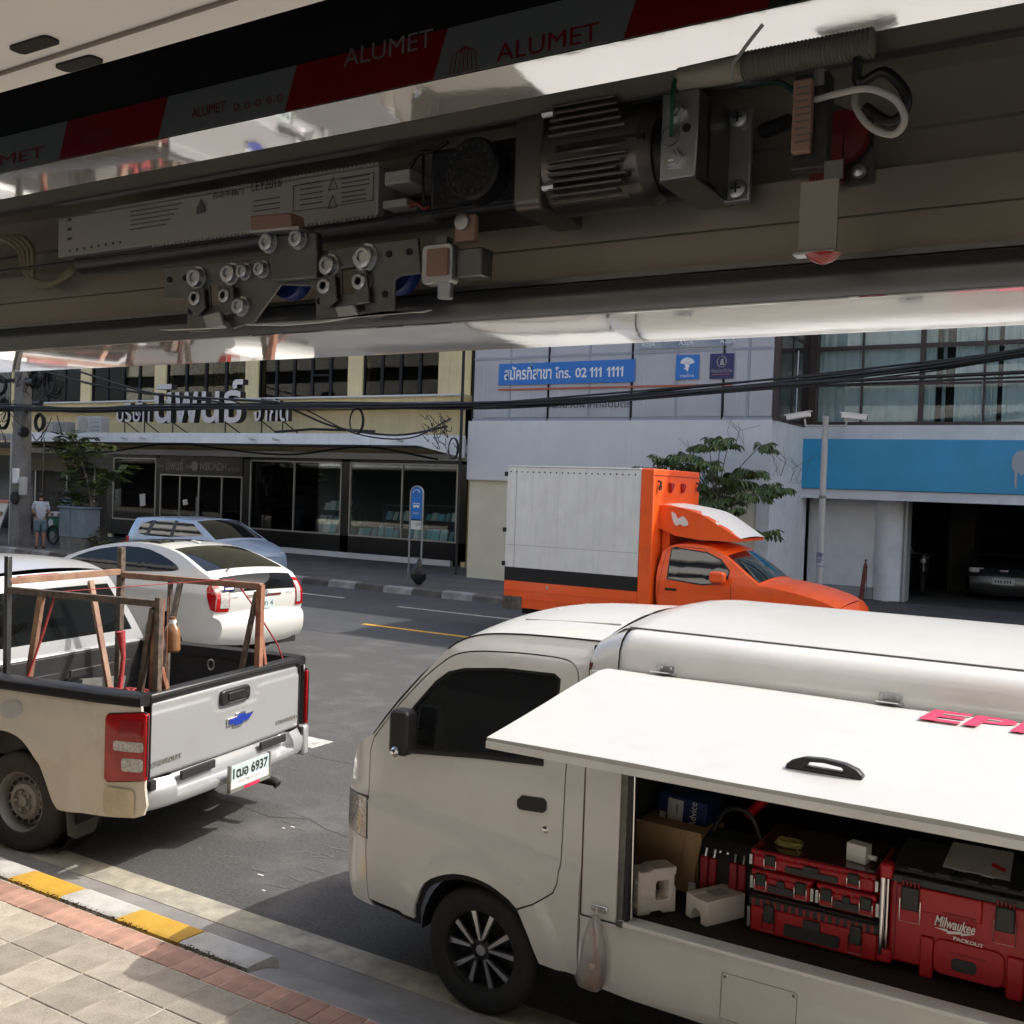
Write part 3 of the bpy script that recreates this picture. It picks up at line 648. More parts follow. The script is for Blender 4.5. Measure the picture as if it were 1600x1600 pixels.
# box roof: side cove + crowned top
half = [(.848, 1.672), (.850, 1.72), (.842, 1.775), (.82, 1.815), (.785, 1.842), (.745, 1.858)]
topc = [(.745, 1.860), (.55, 1.884), (.3, 1.900), (0, 1.906)]
prof = half+topc[1:]; prof = prof+[(-y, z) for y, z in prof[::-1][1:]]
def loftx(name, m, profs, xs, parent, smooth=40):
    k = len(profs[0]); mb = MB(); vs = []
    for pr, x in zip(profs, xs): vs += [(x, y, z) for y, z in pr]
    fs = [(i*k+j, i*k+j+1, (i+1)*k+j+1, (i+1)*k+j) for i in range(len(profs)-1) for j in range(k-1)]
    mb.add(vs, fs); return mb.build(name, m, parent, smooth=smooth)
cove = half; xs = [-.655, -.672, -.70, -1.4, -2.2, -2.9]
def inset(pr, d): return [(y-d*(1 if y > 0 else -1)*.8, z-d*.6) for y, z in pr]
loftx('roof_cove', M['white'], [inset(half, .022), inset(half, .006), half, half, half, half], xs, van)
loftx('roof_cove', M['white'], [[(-y, z) for y, z in q] for q in [inset(half, .022), half, half]], [-.655, -.70, -2.9], van)
tp = topc+[(-y, z) for y, z in topc[::-1][1:]]
def lower(pr, d): return [(y, z-d) for y, z in pr]
loftx('box_roof', M['white_sunlit_dimmed'], [lower(tp, .03), lower(tp, .006), tp, tp, tp], [-.60, -.64, -.72, -1.8, -2.9], van)
MB().tube([(-.66, .746, 1.8605), (-2.9, .746, 1.8605)], .0035, 6).build('roof_seam', M['steel_dull'], van)
# shroud between cab roof and box
n = len(prof)
cabp = []
for y, z in prof:
    t = y/.850; cabp.append((t*.80 if abs(t) < .99 else .80*(1 if t > 0 else -1), 1.775+.085*(1-t*t) if abs(t) < .97 else 1.745))
def ndz(pr, s): return pr
cab0 = [(.838, 1.60), (.828, 1.66), (.80, 1.715), (.775, 1.75), (.74, 1.775), (.70, 1.787), (.5, 1.815), (.28, 1.842), (0, 1.858)]
cab0 = cab0+[(-y, z) for y, z in cab0[::-1][1:]]
mid = [((a[0]+b[0])/2+.0, (a[1]+b[1])/2+.004) for a, b in zip(cab0, prof)]
loftx('roof_shroud', M['white'], [cab0, mid, inset(prof, .008)], [-.510, -.585, -.655], van)
MB().box(-.52, -.50, -.76, .76, .33, 1.765).box(-.528, -.50, -.80, .80, .33, 1.70).build('bulkhead', M['blackm'], van)
# the raised hatch ---------------------------------------------------
fl = [(.862, 1.690), (.93, 1.704), (1.02, 1.706), (1.12, 1.694), (1.25, 1.678), (1.45, 1.650), (1.68, 1.621), (1.872, 1.598)]
fl = [(p[0], p[1]) for p in crs([(a, b, 0) for a, b in fl], 3)]
mb = MB(); vs = []
XS = [-.652, -.66, -.9, -1.2, -1.5, -1.8, -2.1, -2.44, -2.45]
k = len(fl)
for x in XS:
    for y, z in fl: vs.append((x, y, z+.002*math.sin(x*7+y*5)))
vs += [(v[0], v[1], v[2]-.02) for v in vs]
N1 = len(XS)*k
fs = [(i*k+j, i*k+j+1, (i+1)*k+j+1, (i+1)*k+j) for i in range(len(XS)-1) for j in range(k-1)]
fs += [(N1+i*k+j, N1+(i+1)*k+j, N1+(i+1)*k+j+1, N1+i*k+j+1) for i in range(len(XS)-1) for j in range(k-1)]
fs += [(j, j+1, N1+j+1, N1+j) for j in range(k-1)]+[((len(XS)-1)*k+j, (len(XS)-1)*k+j+1, N1+(len(XS)-1)*k+j+1, N1+(len(XS)-1)*k+j) for j in range(k-1)]
fs += [(i*k, (i+1)*k, N1+(i+1)*k, N1+i*k) for i in range(len(XS)-1)]+[(i*k+k-1, (i+1)*k+k-1, N1+(i+1)*k+k-1, N1+i*k+k-1) for i in range(len(XS)-1)]
mb.add(vs, fs); flap = mb.build('side_hatch', M['hatch_sunlit_dimmed'], van, smooth=35)
MB().box(-2.45, -.652, 1.850, 1.876, 1.560, 1.584).build('hatch_edge_trim', M['white_old'], flap)
MB().box(-2.45, -.70, .846, .862, 1.672, 1.688).build('hatch_gutter', mat('gutter_grime', (.20, .16, .12), .8, var=.5, vs_=20), van)
for x in (-.878, -1.768):
    hg = MB(); hg.box(x-.042, x+.042, .848, .856, 1.700, 1.738); hh = hg.build('hinge', M['steel'], van, bevel=.004)
    for dx in (-.02, .02): MB().lathe([(.008, 0), (.006, .004), (.001, .005)], (x+dx, .856, 1.722), (0, 1, 0), 10).build('screw', M['steel'], hh)
    MB().tube([(x-.045, .862, 1.700), (x+.045, .862, 1.700)], .006, 8).build('pin', M['steel'], hh)
    MB().prism([(x+.032, .862, 1.706), (x-.032, .862, 1.706), (x-.040, .93, 1.715), (x+.040, .93, 1.715)], (0, 0, .004)).build('strap', M['chrome'], hh)
# handle lying on the hatch
hc = Vector((-1.735, 1.715, 1.618))
u = Vector((-1, 0, 0)); 
def hpl(a, b, c): return (hc.x-a, hc.y+b, hc.z-.13*b+c)
mb = MB(); pr = [(-.115, 0), (.115, 0), (.115, .012), (.098, .028), (.06, .040), (0, .044), (-.06, .040), (-.095, .026), (-.11, .012)]
outerp = pr; inn = [(-.055, .014), (.06, .014), (.055, .026), (.0, .031), (-.045, .027)]
bm = bmesh.new(); E_ = []
for lp in (outerp, inn):
    vs2 = [bm.verts.new((p[0], 0, p[1])) for p in lp]; E_ += [bm.edges.new((vs2[i], vs2[(i+1) % len(vs2)])) for i in range(len(vs2))]
r = bmesh.ops.triangle_fill(bm, use_beauty=True, edges=E_)
r = bmesh.ops.extrude_face_region(bm, geom=bm.faces[:]); bmesh.ops.translate(bm, verts=[g for g in r['geom'] if isinstance(g, bmesh.types.BMVert)], vec=(0, .045, 0))
me = bpy.data.meshes.new('hatch_handle'); bm.to_mesh(me); bm.free(); me.materials.append(M['black'])
o = finish(me, 'hatch_handle', flap, .004); o.location = hpl(0, -.02, .001); o.rotation_euler = (rad(-7), 0, math.pi)
# red lettering on the hatch: stands towards the hinge, reads towards the rear of the van
text('EPI', 'lettering', M['lettering_red'], flap, (-1.90, 1.085, 1.706), (-1, 0, 0), (0, -1, .06), w=.36, h=.15, bold=.03, shear=.15)
# gas strut, latch
st = MB(); st.tube([(-.752, .825, .63), (-.748, .835, 1.30)], .006, 8).tube([(-.748, .835, 1.25), (-.742, .84, 1.60)], .009, 10); st.build('gas_strut', M['chrome'], van)
MB().tube([(-.744, .84, 1.58), (-.775, .80, 1.44)], .007, 8).build('strut_lever', M['steel'], van)
MB().tube([(-.775, .80, 1.445), (-.775, .80, 1.425)], .014, 8).build('strut_joint', M['black'], van)
lt = MB().box(-.655, -.585, .848, .862, .640, .668).build('latch', M['chrome'], van, bevel=.003)
MB().box(-.600, -.580, .85, .868, .646, .662).build('latch_tongue', M['steel'], lt, bevel=.002)
MB().box(-.73, -.700, .848, .866, .600, .622).build('latch_catch', M['steel_dull'], van, bevel=.003)
for x, z in ((-.54, .54), (-.50, .55)): pass
MB().box(-.5, -.36, .838, .846, .400, .404).build('panel_crease', M['white_old'], van)

# ------------------------------------------------------------------ generic road car
def road_car(name, label, cat, loc, rz, W, top, bottom, wheels, archR, wins, paint, wheelkind='alloy7', group=None, belt=None, gl_side=None, rimk=.66, tw=.2, crown=.05, glassm=None):
    root = thing(name, label, cat, loc, rz, group)
    glassm = glassm or M['carglass']; gl_side = gl_side or glassm
    allp = []
    for nm, pts, kind, cr in top:
        s = smooth2(pts, 4); allp += s if not allp else s[1:]
        strip(s, W, nm if kind == 'body' else nm+'_frame', paint, root, crown=cr)
        if kind == 'glass': strip(s[1:-1], W, nm, glassm, root, crown=cr, t0=-.91, t1=.91, off=.005)
    outline = allp[:]
    zb = bottom
    xr, xf = allp[-1][0], allp[0][0]
    bl = []
    for wx, R in sorted(wheels, key=lambda q: q[0]):
        a = arch_pts(wx, R, archR, 195, -15, 16, zmin=zb); a[0] = (a[0][0], zb); a[-1] = (a[-1][0], zb); bl += a
    outline = outline+bl
    for side in (1, -1):
        sk = skin(outline, [], W, side, 'body_side', paint, root, step=.05)
        for wpoly in wins:
            g = skin(wpoly, [], W, side, 'side_window', gl_side, root, thick=0, off=.004, step=.08)
    for wx, R in wheels:
        for side in (1, -1):
            make_wheel(root, wx, side*(W(wx, .6)-tw*.62), side, R, tw, rimk, wheelkind, M['rubber'])
            liner(wx, side*(W(wx, .6)-.03), R, archR, .38, -side, .0).build('wheel_arch_liner', M['blackm'], root)
    box('underbody', M['blackm'], xr+.2, xf-.2, -.6, .6, bottom-.05, bottom+.25, root)
    return root
# ------------------------------------------------------------------ white hatchback with sloping tail
PO = (-9.806, 9.961, 0); PA = rad(177.5)
def Wp(x, z):
    w = .872
    if z > .93: w -= .30*((z-.93)/.55)**1.15
    if z < .45: w -= .05*((.45-z)/.2)**2
    if x < .55: w *= 1-.17*((.55-x)/.55)**2
    if x > 3.7: w *= 1-.16*((x-3.7)/.75)**2
    w += .008*sst(.88-z, 0, .05)
    return w
prius = road_car('hatchback_car', 'white hatchback with sloping dark rear glass driving beside the pickup', 'car', PO, PA, Wp,
    [('front_bumper', [(4.38, .22), (4.46, .45), (4.43, .65), (4.32, .80)], 'body', .06), ('bonnet', [(4.32, .80), (4.15, .91), (3.98, .98), (3.83, 1.03)], 'body', .05),
     ('windscreen', [(3.83, 1.03), (3.38, 1.20), (3.09, 1.305), (2.80, 1.39)], 'glass', .05), ('roof', [(2.80, 1.39), (2.53, 1.44), (2.2, 1.482), (1.86, 1.498), (1.5, 1.488), (1.22, 1.458)], 'body', .035),
     ('rear_window', [(1.22, 1.458), (.95, 1.405), (.62, 1.302), (.28, 1.178)], 'glass', .04), ('rear_spoiler', [(.28, 1.178), (.22, 1.152), (.20, 1.13)], 'body', .045),
     ('tailgate', [(.20, 1.13), (.12, 1.04), (.055, .93), (.05, .80), (.085, .66)], 'body', .06), ('rear_bumper', [(.085, .66), (.0, .62), (-.03, .52), (.0, .40), (.06, .31)], 'body', .09)],
    .26, [(.93, .305), (3.63, .305)], .375,
    [smooth2([(3.49, 1.075), (3.05, 1.262), (2.63, 1.377), (2.09, 1.440), (1.57, 1.425), (1.06, 1.315), (.84, 1.236), (.86, 1.20), (1.15, 1.165), (2.2, 1.10)], 2)], M['pearl'], rimk=.66)
strip([(.20, 1.128), (.16, 1.088), (.12, 1.04), (.085, .985), (.065, .945)], Wp, 'rear_lower_window', M['carglass'], prius, crown=.062, t0=-.84, t1=.84, off=.010)
strip(smooth2([(2.35, 1.465), (2.2, 1.482), (1.86, 1.498), (1.55, 1.491)], 3), Wp, 'solar_roof', M['dark_glass'], prius, crown=.035, t0=-.86, t1=.86, off=.004)
MB().prism([(1.46, -.03, 1.525), (1.46, .03, 1.525), (1.30, .022, 1.508), (1.30, -.022, 1.508)], (0, 0, .025)).build('roof_aerial', M['pearl'], prius, bevel=.012)
for s in (1, -1):
    a, b = (.74, .99) if s > 0 else (-.99, -.80)
    pr_ = smooth2([(.185, 1.09), (.12, 1.03), (.06, .93), (.055, .80), (.07, .725)], 3)
    tl = strip(pr_, Wp, 'tail_light', M['red_lens'], prius, crown=.062, t0=a, t1=b, off=.012)
    strip(pr_[3:-2], Wp, 'tail_light_lens', M['clear_lens'], tl, crown=.066, t0=a+(.015 if s > 0 else .06), t1=b-(.07 if s > 0 else .02), off=.017)
    tl2 = skin([(.17, 1.085), (.20, 1.03), (.16, .90), (.11, .75), (.055, .735), (.05, .93)], [], Wp, s, 'tail_light', M['red_lens'], prius, thick=.006, off=.008)
def ptxt(s, y, z, w, h, m, name='lettering', off=0.):  # on the tailgate; the car's rear faces +X in the world
    x = .05-.06*(1-(y/.80)**2)-.012-off
    return text(s, name, m, prius, (x, y, z), (0, -1, 0), (0, 0, 1), w=w, h=h)
pl_ = MB().box(-.030, -.018, -.17, .17, .69, .85).build('number_plate', M['plate_white'], prius, bevel=.003)
text('8กก 4', 'plate_text', M['lettering_black'], pl_, (-.0315, .14, .76), (0, -1, 0), (0, 0, 1), w=.28, h=.07)
text('กรุงเทพ', 'plate_text', M['lettering_black'], pl_, (-.0315, .07, .705), (0, -1, 0), (0, 0, 1), w=.14, h=.025)
strip([(.052, .905), (.05, .895), (.05, .888)], Wp, 'tailgate_trim', M['chrome'], prius, crown=.062, t0=-.4, t1=.4, off=.01)
ptxt('HYBRID', .56, .885, .14, .022, M['lettering_grey']); ptxt('PRIUS', -.40, .90, .16, .026, M['lettering_grey'])
MB().tube(loop3((-.022, 0, .93), .055, .037, (0, 1, 0), (0, 0, 1), 20), .007, 6).tube(loop3((-.022, 0, .93), .022, .036, (0, 1, 0), (0, 0, 1), 16), .006, 6).build('emblem', M['chrome'], prius)
stk = MB().box(.018, .022, .48, .66, .985, 1.065); stk.build('sticker', M['sign_navy'], prius)
MB().box(.015, .018, .50, .64, 1.005, 1.03).build('sticker_print', M['lettering_white'], prius)
MB().tube([(.35, -.5, .28), (.02, -.5, .27)], .03, 12).build('exhaust', M['blackm'], prius)
MB().box(.02, .3, -.62, -.2, .22, .30).build('rear_valance', M['blackm'], prius)
MB().bar((.26, .42, 1.215), (.52, .05, 1.315), .012, .012).build('wiper', M['black'], prius)
# ------------------------------------------------------------------ pale blue small car on the far side
def Wj(x, z):
    w = .838
    if z > .95: w -= .17*((z-.95)/.58)**1.2
    if x > 3.1: w *= 1-.16*((x-3.1)/.75)**2
    if x < .45: w *= 1-.12*((.45-x)/.45)**2
    return w
JO = Vector((-20.75, 17.17, 0)); jl = lambda p: (p.x-JO.x, p.z/.935)
jz = lambda *q: [jl(at(200+a/5.333, 780+b/5.333, Y=16.38)) for a, b in q]
jazz = road_car('small_car', 'pale blue hatchback by the far kerb, behind the white hatchback', 'car', JO, 0, Wj,
    [('front_bumper', [(3.84, .24), (3.88, .45), (3.84, .66)], 'body', .06), ('bonnet', [(3.84, .66), (3.74, .78), (3.5, .90), (3.12, 1.02)], 'body', .04),
     ('windscreen', [(3.12, 1.02), (2.75, 1.24), (2.45, 1.41), (2.22, 1.50)], 'glass', .05), ('roof', [(2.22, 1.50), (1.9, 1.527), (1.4, 1.54), (.9, 1.53), (.5, 1.505), (.27, 1.49)], 'body', .03),
     ('tailgate', [(.27, 1.49), (.22, 1.42), (.08, 1.10), (.02, .9), (.0, .75)], 'body', .06), ('rear_bumper', [(.0, .75), (-.03, .6), (0, .40), (.05, .28)], 'body', .07)],
    .24, [(.62, .29), (3.05, .29)], .35,
    [jz((82, 262), (95, 205), (180, 175), (158, 300), (112, 290)), jz((205, 182), (365, 176), (350, 315), (176, 302)), jz((392, 186), (520, 205), (628, 306), (380, 312))],
    M['paleblue'], gl_side=M['carglass_side'])
jazz.scale = (1, 1, .935)
skin(jz((178, 174), (212, 176), (176, 304), (150, 300)), [], Wj, -1, 'window_pillar', M['black'], jazz, thick=0, off=.006)
skin(jz((366, 176), (392, 182), (380, 314), (350, 316)), [], Wj, -1, 'window_pillar', M['black'], jazz, thick=0, off=.006)
MB().box(.02, .12, -.80, -.62, .85, 1.02).build('tail_light', M['red_lens'], jazz, bevel=.02)
MB().box(.02, .12, .62, .80, .85, 1.02).build('tail_light', M['red_lens'], jazz, bevel=.02)
for y in (-.62, .62): MB().obox((3.70, y, .74), (.09, 0, -.03), (0, .1, 0), (.0, 0, .06)).build('headlight', M['clear_lens'], jazz, bevel=.03)
# ------------------------------------------------------------------ orange box truck
TO = Vector((-6.10, 15.22, 0)); tl_ = lambda p: (p.x-TO.x, p.z)
truck = thing('box_truck', 'orange pickup truck carrying a white box body with peeling cab fairing', 'truck', TO, 0)
def Wt(x, z):
    w = .85
    if z > 1.12: w -= .16*((z-1.12)/.55)**1.15
    if x > 2.1: w *= 1-.17*((x-2.1)/.85)**2.2
    return w
bx0, bx1, yb = -2.60, -.02, .94
box('box_body', M['box_white'], bx0, -.24, -yb, yb, 1.15, 2.775, truck)
box('box_band', M['blackm'], bx0, -.24, -yb-.003, yb+.003, .93, 1.148, truck)
mb = MB(); mb.box(bx0, -.24, -yb, yb, .50, .928)
tr = mb.build('box_skirt', M['orange'], truck)
MB().box(bx0+.01, -.24, -yb-.012, -yb-.002, .78, .80).box(bx0+.01, -.24, -yb-.012, -yb-.002, .64, .66).build('skirt_rail', M['orange'], truck)
MB().box(bx0-.02, bx0+.35, -yb-.016, -yb-.013, .46, .68).build('mud_flap', mat('rusty_mudguard', (.16, .13, .11), .8, var=.6, vs_=8, dirt=.6, dirtc=(.05, .045, .04)), truck)
MB().box(-.24, bx1, -yb-.006, yb+.006, .50, 2.80).build('box_front_frame', M['orange'], truck, bevel=.02)
mb = MB(); mb.box(bx0-.02, -.24, -yb-.01, yb+.01, 2.778, 2.80); mb.build('roof_edge', M['white'], truck, bevel=.006)
mb = MB()
for i in range(22): mb.lathe([(.014, 0), (.010, .007), (.001, .009)], (bx0+.06+i*.105, -yb, 2.70), (0, -1, 0), 8)
o = mb.build('rivets', M['blackm'], truck)
for z in (2.66, 1.75, 1.2): MB().box(bx0-.05, bx0+.005, -yb-.02, -yb+.03, z-.035, z+.035).build('door_hinge', M['blackm'], truck)
MB().box(bx0+.17, bx0+.174, -yb-.002, -yb, 1.15, 2.77).build('panel_seam', M['blackm'], truck)
MB().box(bx0, -.24, -yb-.0015, -yb, 1.51, 1.514).build('panel_seam', M['steel_dull'], truck)
MB().tube([(bx0+.82, -yb-.01, .84), (bx0+.82, -yb-.01, .90)], .018, 8).build('reflector', M['chrome'], truck)
for y in (-.32, .18): MB().prism([(bx1, y-.07, 2.60), (bx1, y-.02, 2.60), (bx1, y+.06, 2.56), (bx1, y-.055, 2.44)], (.06, 0, 0)).build('marker_light', M['red_lens'], truck, bevel=.01)
for y in (-.80, .80): MB().tube([(bx1, y, 2.62), (bx1+.05, y, 2.60), (bx1+.04, y, 2.52)], .018, 8).tube(loop3((bx1+.04, y, 2.52), .04, .04, (0, 1, 0), (0, 0, 1), 12), .012, 6).build('lashing_ring', M['blackm'], truck)
MB().box(bx1+.002, bx1+.008, -yb, yb, 2.70, 2.706).build('panel_seam', M['blackm'], truck)
# cab
cab = [(.0+.10, .55), (.03, .9), (.03, 1.30), (.07, 1.55), (.20, 1.655)]
up_ = smooth2([(.20, 1.655), (.45, 1.685), (.75, 1.67), (.98, 1.60)], 3)
ws_ = smooth2([(.98, 1.60), (1.25, 1.415), (1.50, 1.235), (1.62, 1.155)], 3)
hd_ = smooth2([(1.62, 1.155), (1.9, 1.13), (2.25, 1.07), (2.55, .99), (2.72, .91)], 3)
fr_ = smooth2([(2.72, .91), (2.81, .80), (2.84, .6), (2.80, .42)], 3)
allt = (up_[:-1]+ws_[:-1]+hd_[:-1]+fr_)[::-1]    # front -> rear
strip(fr_[::-1], Wt, 'front_bumper', M['orange'], truck, crown=.07)
strip(hd_[::-1], Wt, 'bonnet', M['orange'], truck, crown=.06)
strip(ws_[::-1], Wt, 'windscreen_frame', M['orange'], truck, crown=.07)
strip(ws_[::-1][1:-1], Wt, 'windscreen', M['carglass_side'], truck, crown=.07, t0=-.92, t1=.92, off=.006)
strip(up_[::-1], Wt, 'cab_roof', M['orange'], truck, crown=.05)
outl = allt+cab[::-1][1:]+[(.10, .42)]+arch_pts(2.25, .36, .42, 195, -15, 12, zmin=.42)
Y_ = 14.43
tw = lambda *q: [tl_(at(780+a/2.759, 700+b/2.759, Y=Y_)) for a, b in q]
wt = tw((733, 560), (738, 440), (748, 433), (890, 455), (950, 485), (990, 530), (985, 560), (955, 580), (880, 585))
dr = tw((683, 655), (690, 600), (705, 430), (735, 412), (880, 420), (960, 465), (1010, 525), (1050, 590), (1052, 655))
dr = [(x, z) for x, z in dr]
for s in (1, -1):
    skin(outl, [], Wt, s, 'cab_side', M['orange'], truck, step=.05)
    skin(wt, [], Wt, s, 'side_window', M['carglass_side'], truck, thick=0, off=.007, step=.1)
    skin(grow(wt, .02), [grow(wt, -.002)], Wt, s, 'window_seal', M['black'], truck, thick=.004, off=.006, step=.1)
dpoly = [(.10, .60), (.07, .9), (.10, 1.25), (.15, 1.55), (.28, 1.63), (.62, 1.63), (.80, 1.57), (1.15, 1.20), (1.20, .95), (1.20, .60)]
skin(grow(smooth2(dpoly+[dpoly[0]], 3)[:-1], .005), [smooth2(dpoly+[dpoly[0]], 3)[:-1]], Wt, -1, 'door_gap', M['blackm'], truck, thick=0, off=.003, step=.2)
MB().box(.18, .36, -.87, -.845, .985, 1.02).build('door_handle', M['black'], truck, bevel=.008)
tm_ = MB().prism([(x, -1.06, z) for x, z in rrect(.93, 1.16, 1.16, 1.33, .05)], (0, .13, 0)).build('mirror', M['orange'], truck, bevel=.03)
MB().bar((1.03, -.95, 1.2), (1.05, -.82, 1.17), .06, .05).build('mirror_arm', M['orange'], tm_)
# fairing over the cab
fo = [(-.02, 1.90), (-.02, 2.25), (.10, 2.25), (.55, 2.17), (.90, 1.99), (1.22, 1.80), (1.20, 1.755), (.6, 1.76), (.25, 1.80)]
Wf = lambda x, z: .70-.10*sst(x, .6, 1.25)
fair = skin(fo, [], Wf, -1, 'roof_fairing', M['orange'], truck, step=.08)
skin(fo, [], Wf, 1, 'fairing_side', M['orange'], fair, step=.08)
mpeel = mat('peeling_paint', (.76, .75, .71), .5, var=.02)
nt = mpeel.node_tree; N = nt.nodes; L_ = nt.links; b_ = N['Principled BSDF']; tcx = N.new('ShaderNodeTexCoord'); sx = N.new('ShaderNodeSeparateXYZ'); L_.new(tcx.outputs['Object'], sx.inputs[0])
nz = N.new('ShaderNodeTexNoise'); nz.inputs['Scale'].default_value = 5; nz.inputs['Detail'].default_value = 3; L_.new(tcx.outputs['Object'], nz.inputs[0])
m1 = N.new('ShaderNodeMath'); m1.operation = 'MULTIPLY_ADD'; m1.inputs[1].default_value = .55; L_.new(nz.outputs['Fac'], m1.inputs[0]); L_.new(sx.outputs['Y'], m1.inputs[2])
m2 = N.new('ShaderNodeMath'); m2.operation = 'GREATER_THAN'; m2.inputs[1].default_value = -.28; L_.new(m1.outputs[0], m2.inputs[0])
mxx = N.new('ShaderNodeMix'); mxx.data_type = 'RGBA'; L_.new(m2.outputs[0], mxx.inputs[0]); mxx.inputs[6].default_value = (.80, .105, .02, 1); mxx.inputs[7].default_value = (.74, .73, .68, 1)
L_.new(mxx.outputs[2], b_.inputs['Base Color'])
strip(smooth2([(1.22, 1.80), (.90, 1.99), (.55, 2.17), (.10, 2.25), (-.02, 2.25)], 4), Wf, 'fairing_top', mpeel, fair, crown=.03)
strip([(.25, 1.80), (.6, 1.76), (1.20, 1.755), (1.22, 1.80)], Wf, 'fairing_underside', M['orange'], fair, crown=.0)
MB().prism([(x, -.718, z) for x, z in smooth2([(.18, 2.16), (.24, 2.13), (.28, 2.06), (.36, 2.10), (.42, 2.05), (.45, 1.98), (.38, 1.95), (.33, 1.98), (.27, 1.95), (.22, 2.0), (.19, 2.08)], 2)], (0, .015, 0)).build('peeled_patch', M['white_old'], fair)
box('cab_back', M['orange'], .0, .12, -.6, .6, 1.45, 1.9, truck)
for wx in (-1.05, 2.25):
    for s in (1, -1): make_wheel(truck, wx, s*.74, s, .36, .22, .62, 'steel', M['rubber'])
box('chassis', M['blackm'], -2.5, 2.7, -.5, .5, .35, .68, truck)
MB().bar((1.63, -.2, 1.20), (1.80, -.55, 1.16), .02, .015).build('wiper', M['black'], truck)
# ------------------------------------------------------------------ dark car in the garage
def Wg(x, z):
    w = .90
    if z > .95: w -= .22*((z-.95)/.5)**1.2
    if x > 3.9: w *= 1-.18*((x-3.9)/.8)**2
    return w
gc = road_car('saloon_car', 'dark car parked nose out inside the shaded garage', 'car', (-2.45, 31.3, .14), -math.pi/2, Wg,
    [('front_bumper', [(4.62, .2), (4.70, .42), (4.66, .60), (4.60, .72)], 'body', .12), ('bonnet', [(4.60, .72), (4.3, .84), (3.8, .93), (3.45, .98)], 'body', .05),
     ('windscreen', [(3.45, .98), (3.1, 1.2), (2.85, 1.34), (2.6, 1.42)], 'glass', .05), ('roof', [(2.6, 1.42), (2.1, 1.46), (1.5, 1.44), (1.1, 1.38)], 'body', .04),
     ('rear_window', [(1.1, 1.38), (.8, 1.22), (.5, 1.06)], 'glass', .05), ('boot', [(.5, 1.06), (.25, 1.04), (.05, .98), (.0, .7), (.05, .3)], 'body', .06)],
    .22, [(.95, .31), (3.7, .31)], .38, [smooth2([(3.3, 1.02), (2.95, 1.25), (2.6, 1.37), (2.1, 1.40), (1.4, 1.36), (1.0, 1.2), (.8, 1.05)], 2)], M['darkcar'])
strip(smooth2([(4.66, .28), (4.71, .42), (4.675, .56)], 3), Wg, 'bumper_bar', M['steel_dull'], gc, crown=.12, off=.012)
for s in (1, -1): MB().obox((4.60, s*.62, .72), (.07, -s*.04, 0), (0, .15, 0), (-.03, 0, .06)).build('headlight', mat('headlamp', (.7, .7, .7), .15, coat=1), gc, bevel=.03)
gp = MB().box(4.83, 4.845, -.24, .24, .42, .56).build('number_plate', M['plate_white'], gc)
for y in (-.18, -.12, -.06, .02, .08, .14): MB().box(4.845, 4.847, y, y+.03, .46, .52).build('plate_mark', M['lettering_black'], gp)
MB().box(4.74, 4.76, -.09, .09, .72, .76).build('emblem', M['chrome'], gc)
# ------------------------------------------------------------------ silver pickup
PKA = rad(189); pk = thing('pickup_truck', 'silver pickup parked at the kerb with an open black-lined load bed', 'pickup', (-5.178, 4.989, 0), PKA)
def Wk(x, z):
    w = .905
    if z > 1.12: w -= .26*((z-1.12)/.6)**1.15
    if x < .24: w *= 1-.045*((.24-x)/.28)**2
    if x > 4.3: w *= 1-.18*((x-4.3)/.75)**2
    if x < 1.6:
        fx = min(sst(x, .318, .345), 1); fz = 1-sst(z, .985, 1.01)
        if z > .58: w += .012*fx*fz*sst(z, .60, .66)
        r = math.hypot(x-.96, z-.34); w += .014*(1-sst(r, .47, .54))*(1 if z > .3 else 0)
    return w
AC = (.965, .34, .435)
rear = [(.06, 1.052), (.0, 1.05), (-.02, .9), (-.035, .62), (-.035, .55), (-.05, .45), (-.03, .39), (.02, .372)]
botm = [(.24, .356), (.56, .345), (.60, .35)]
ar = smooth2([(.60, .35), (.645, .40), (.70, .51), (.775, .635), (.89, .745), (1.02, .786), (1.15, .775), (1.27, .71), (1.36, .60), (1.42, .45), (1.44, .34)], 3)
ar2 = arch_pts(4.02, .35, .44, 195, -15, 14, zmin=.34)
cabtop = smooth2([(4.98, .38), (5.05, .55), (5.03, .85), (4.95, .98)], 3)[:-1]+smooth2([(4.95, .98), (4.5, 1.06), (4.0, 1.12), (3.85, 1.15)], 3)[:-1]+smooth2([(3.85, 1.15), (3.5, 1.38), (3.2, 1.56), (2.95, 1.68)], 3)[:-1]+smooth2([(2.95, 1.68), (2.6, 1.735), (2.2, 1.745), (1.95, 1.72), (1.80, 1.67)], 3)
outl = cabtop+[(1.74, 1.56), (1.62, 1.22), (1.585, 1.12), (1.575, 1.052)]+rear+botm[:-1]+ar+ar2
wins_ = [smooth2([(3.62, 1.19), (3.25, 1.45), (3.0, 1.58), (2.85, 1.61), (2.65, 1.62), (2.65, 1.19)], 1), [(2.58, 1.62), (2.2, 1.62), (1.95, 1.57), (1.82, 1.25), (2.0, 1.19), (2.58, 1.19)]]
taill = rrect(-.042, .232, .592, 1.000, .03)
taill = [(x, z-.12*(x-.1)) for x, z in taill]
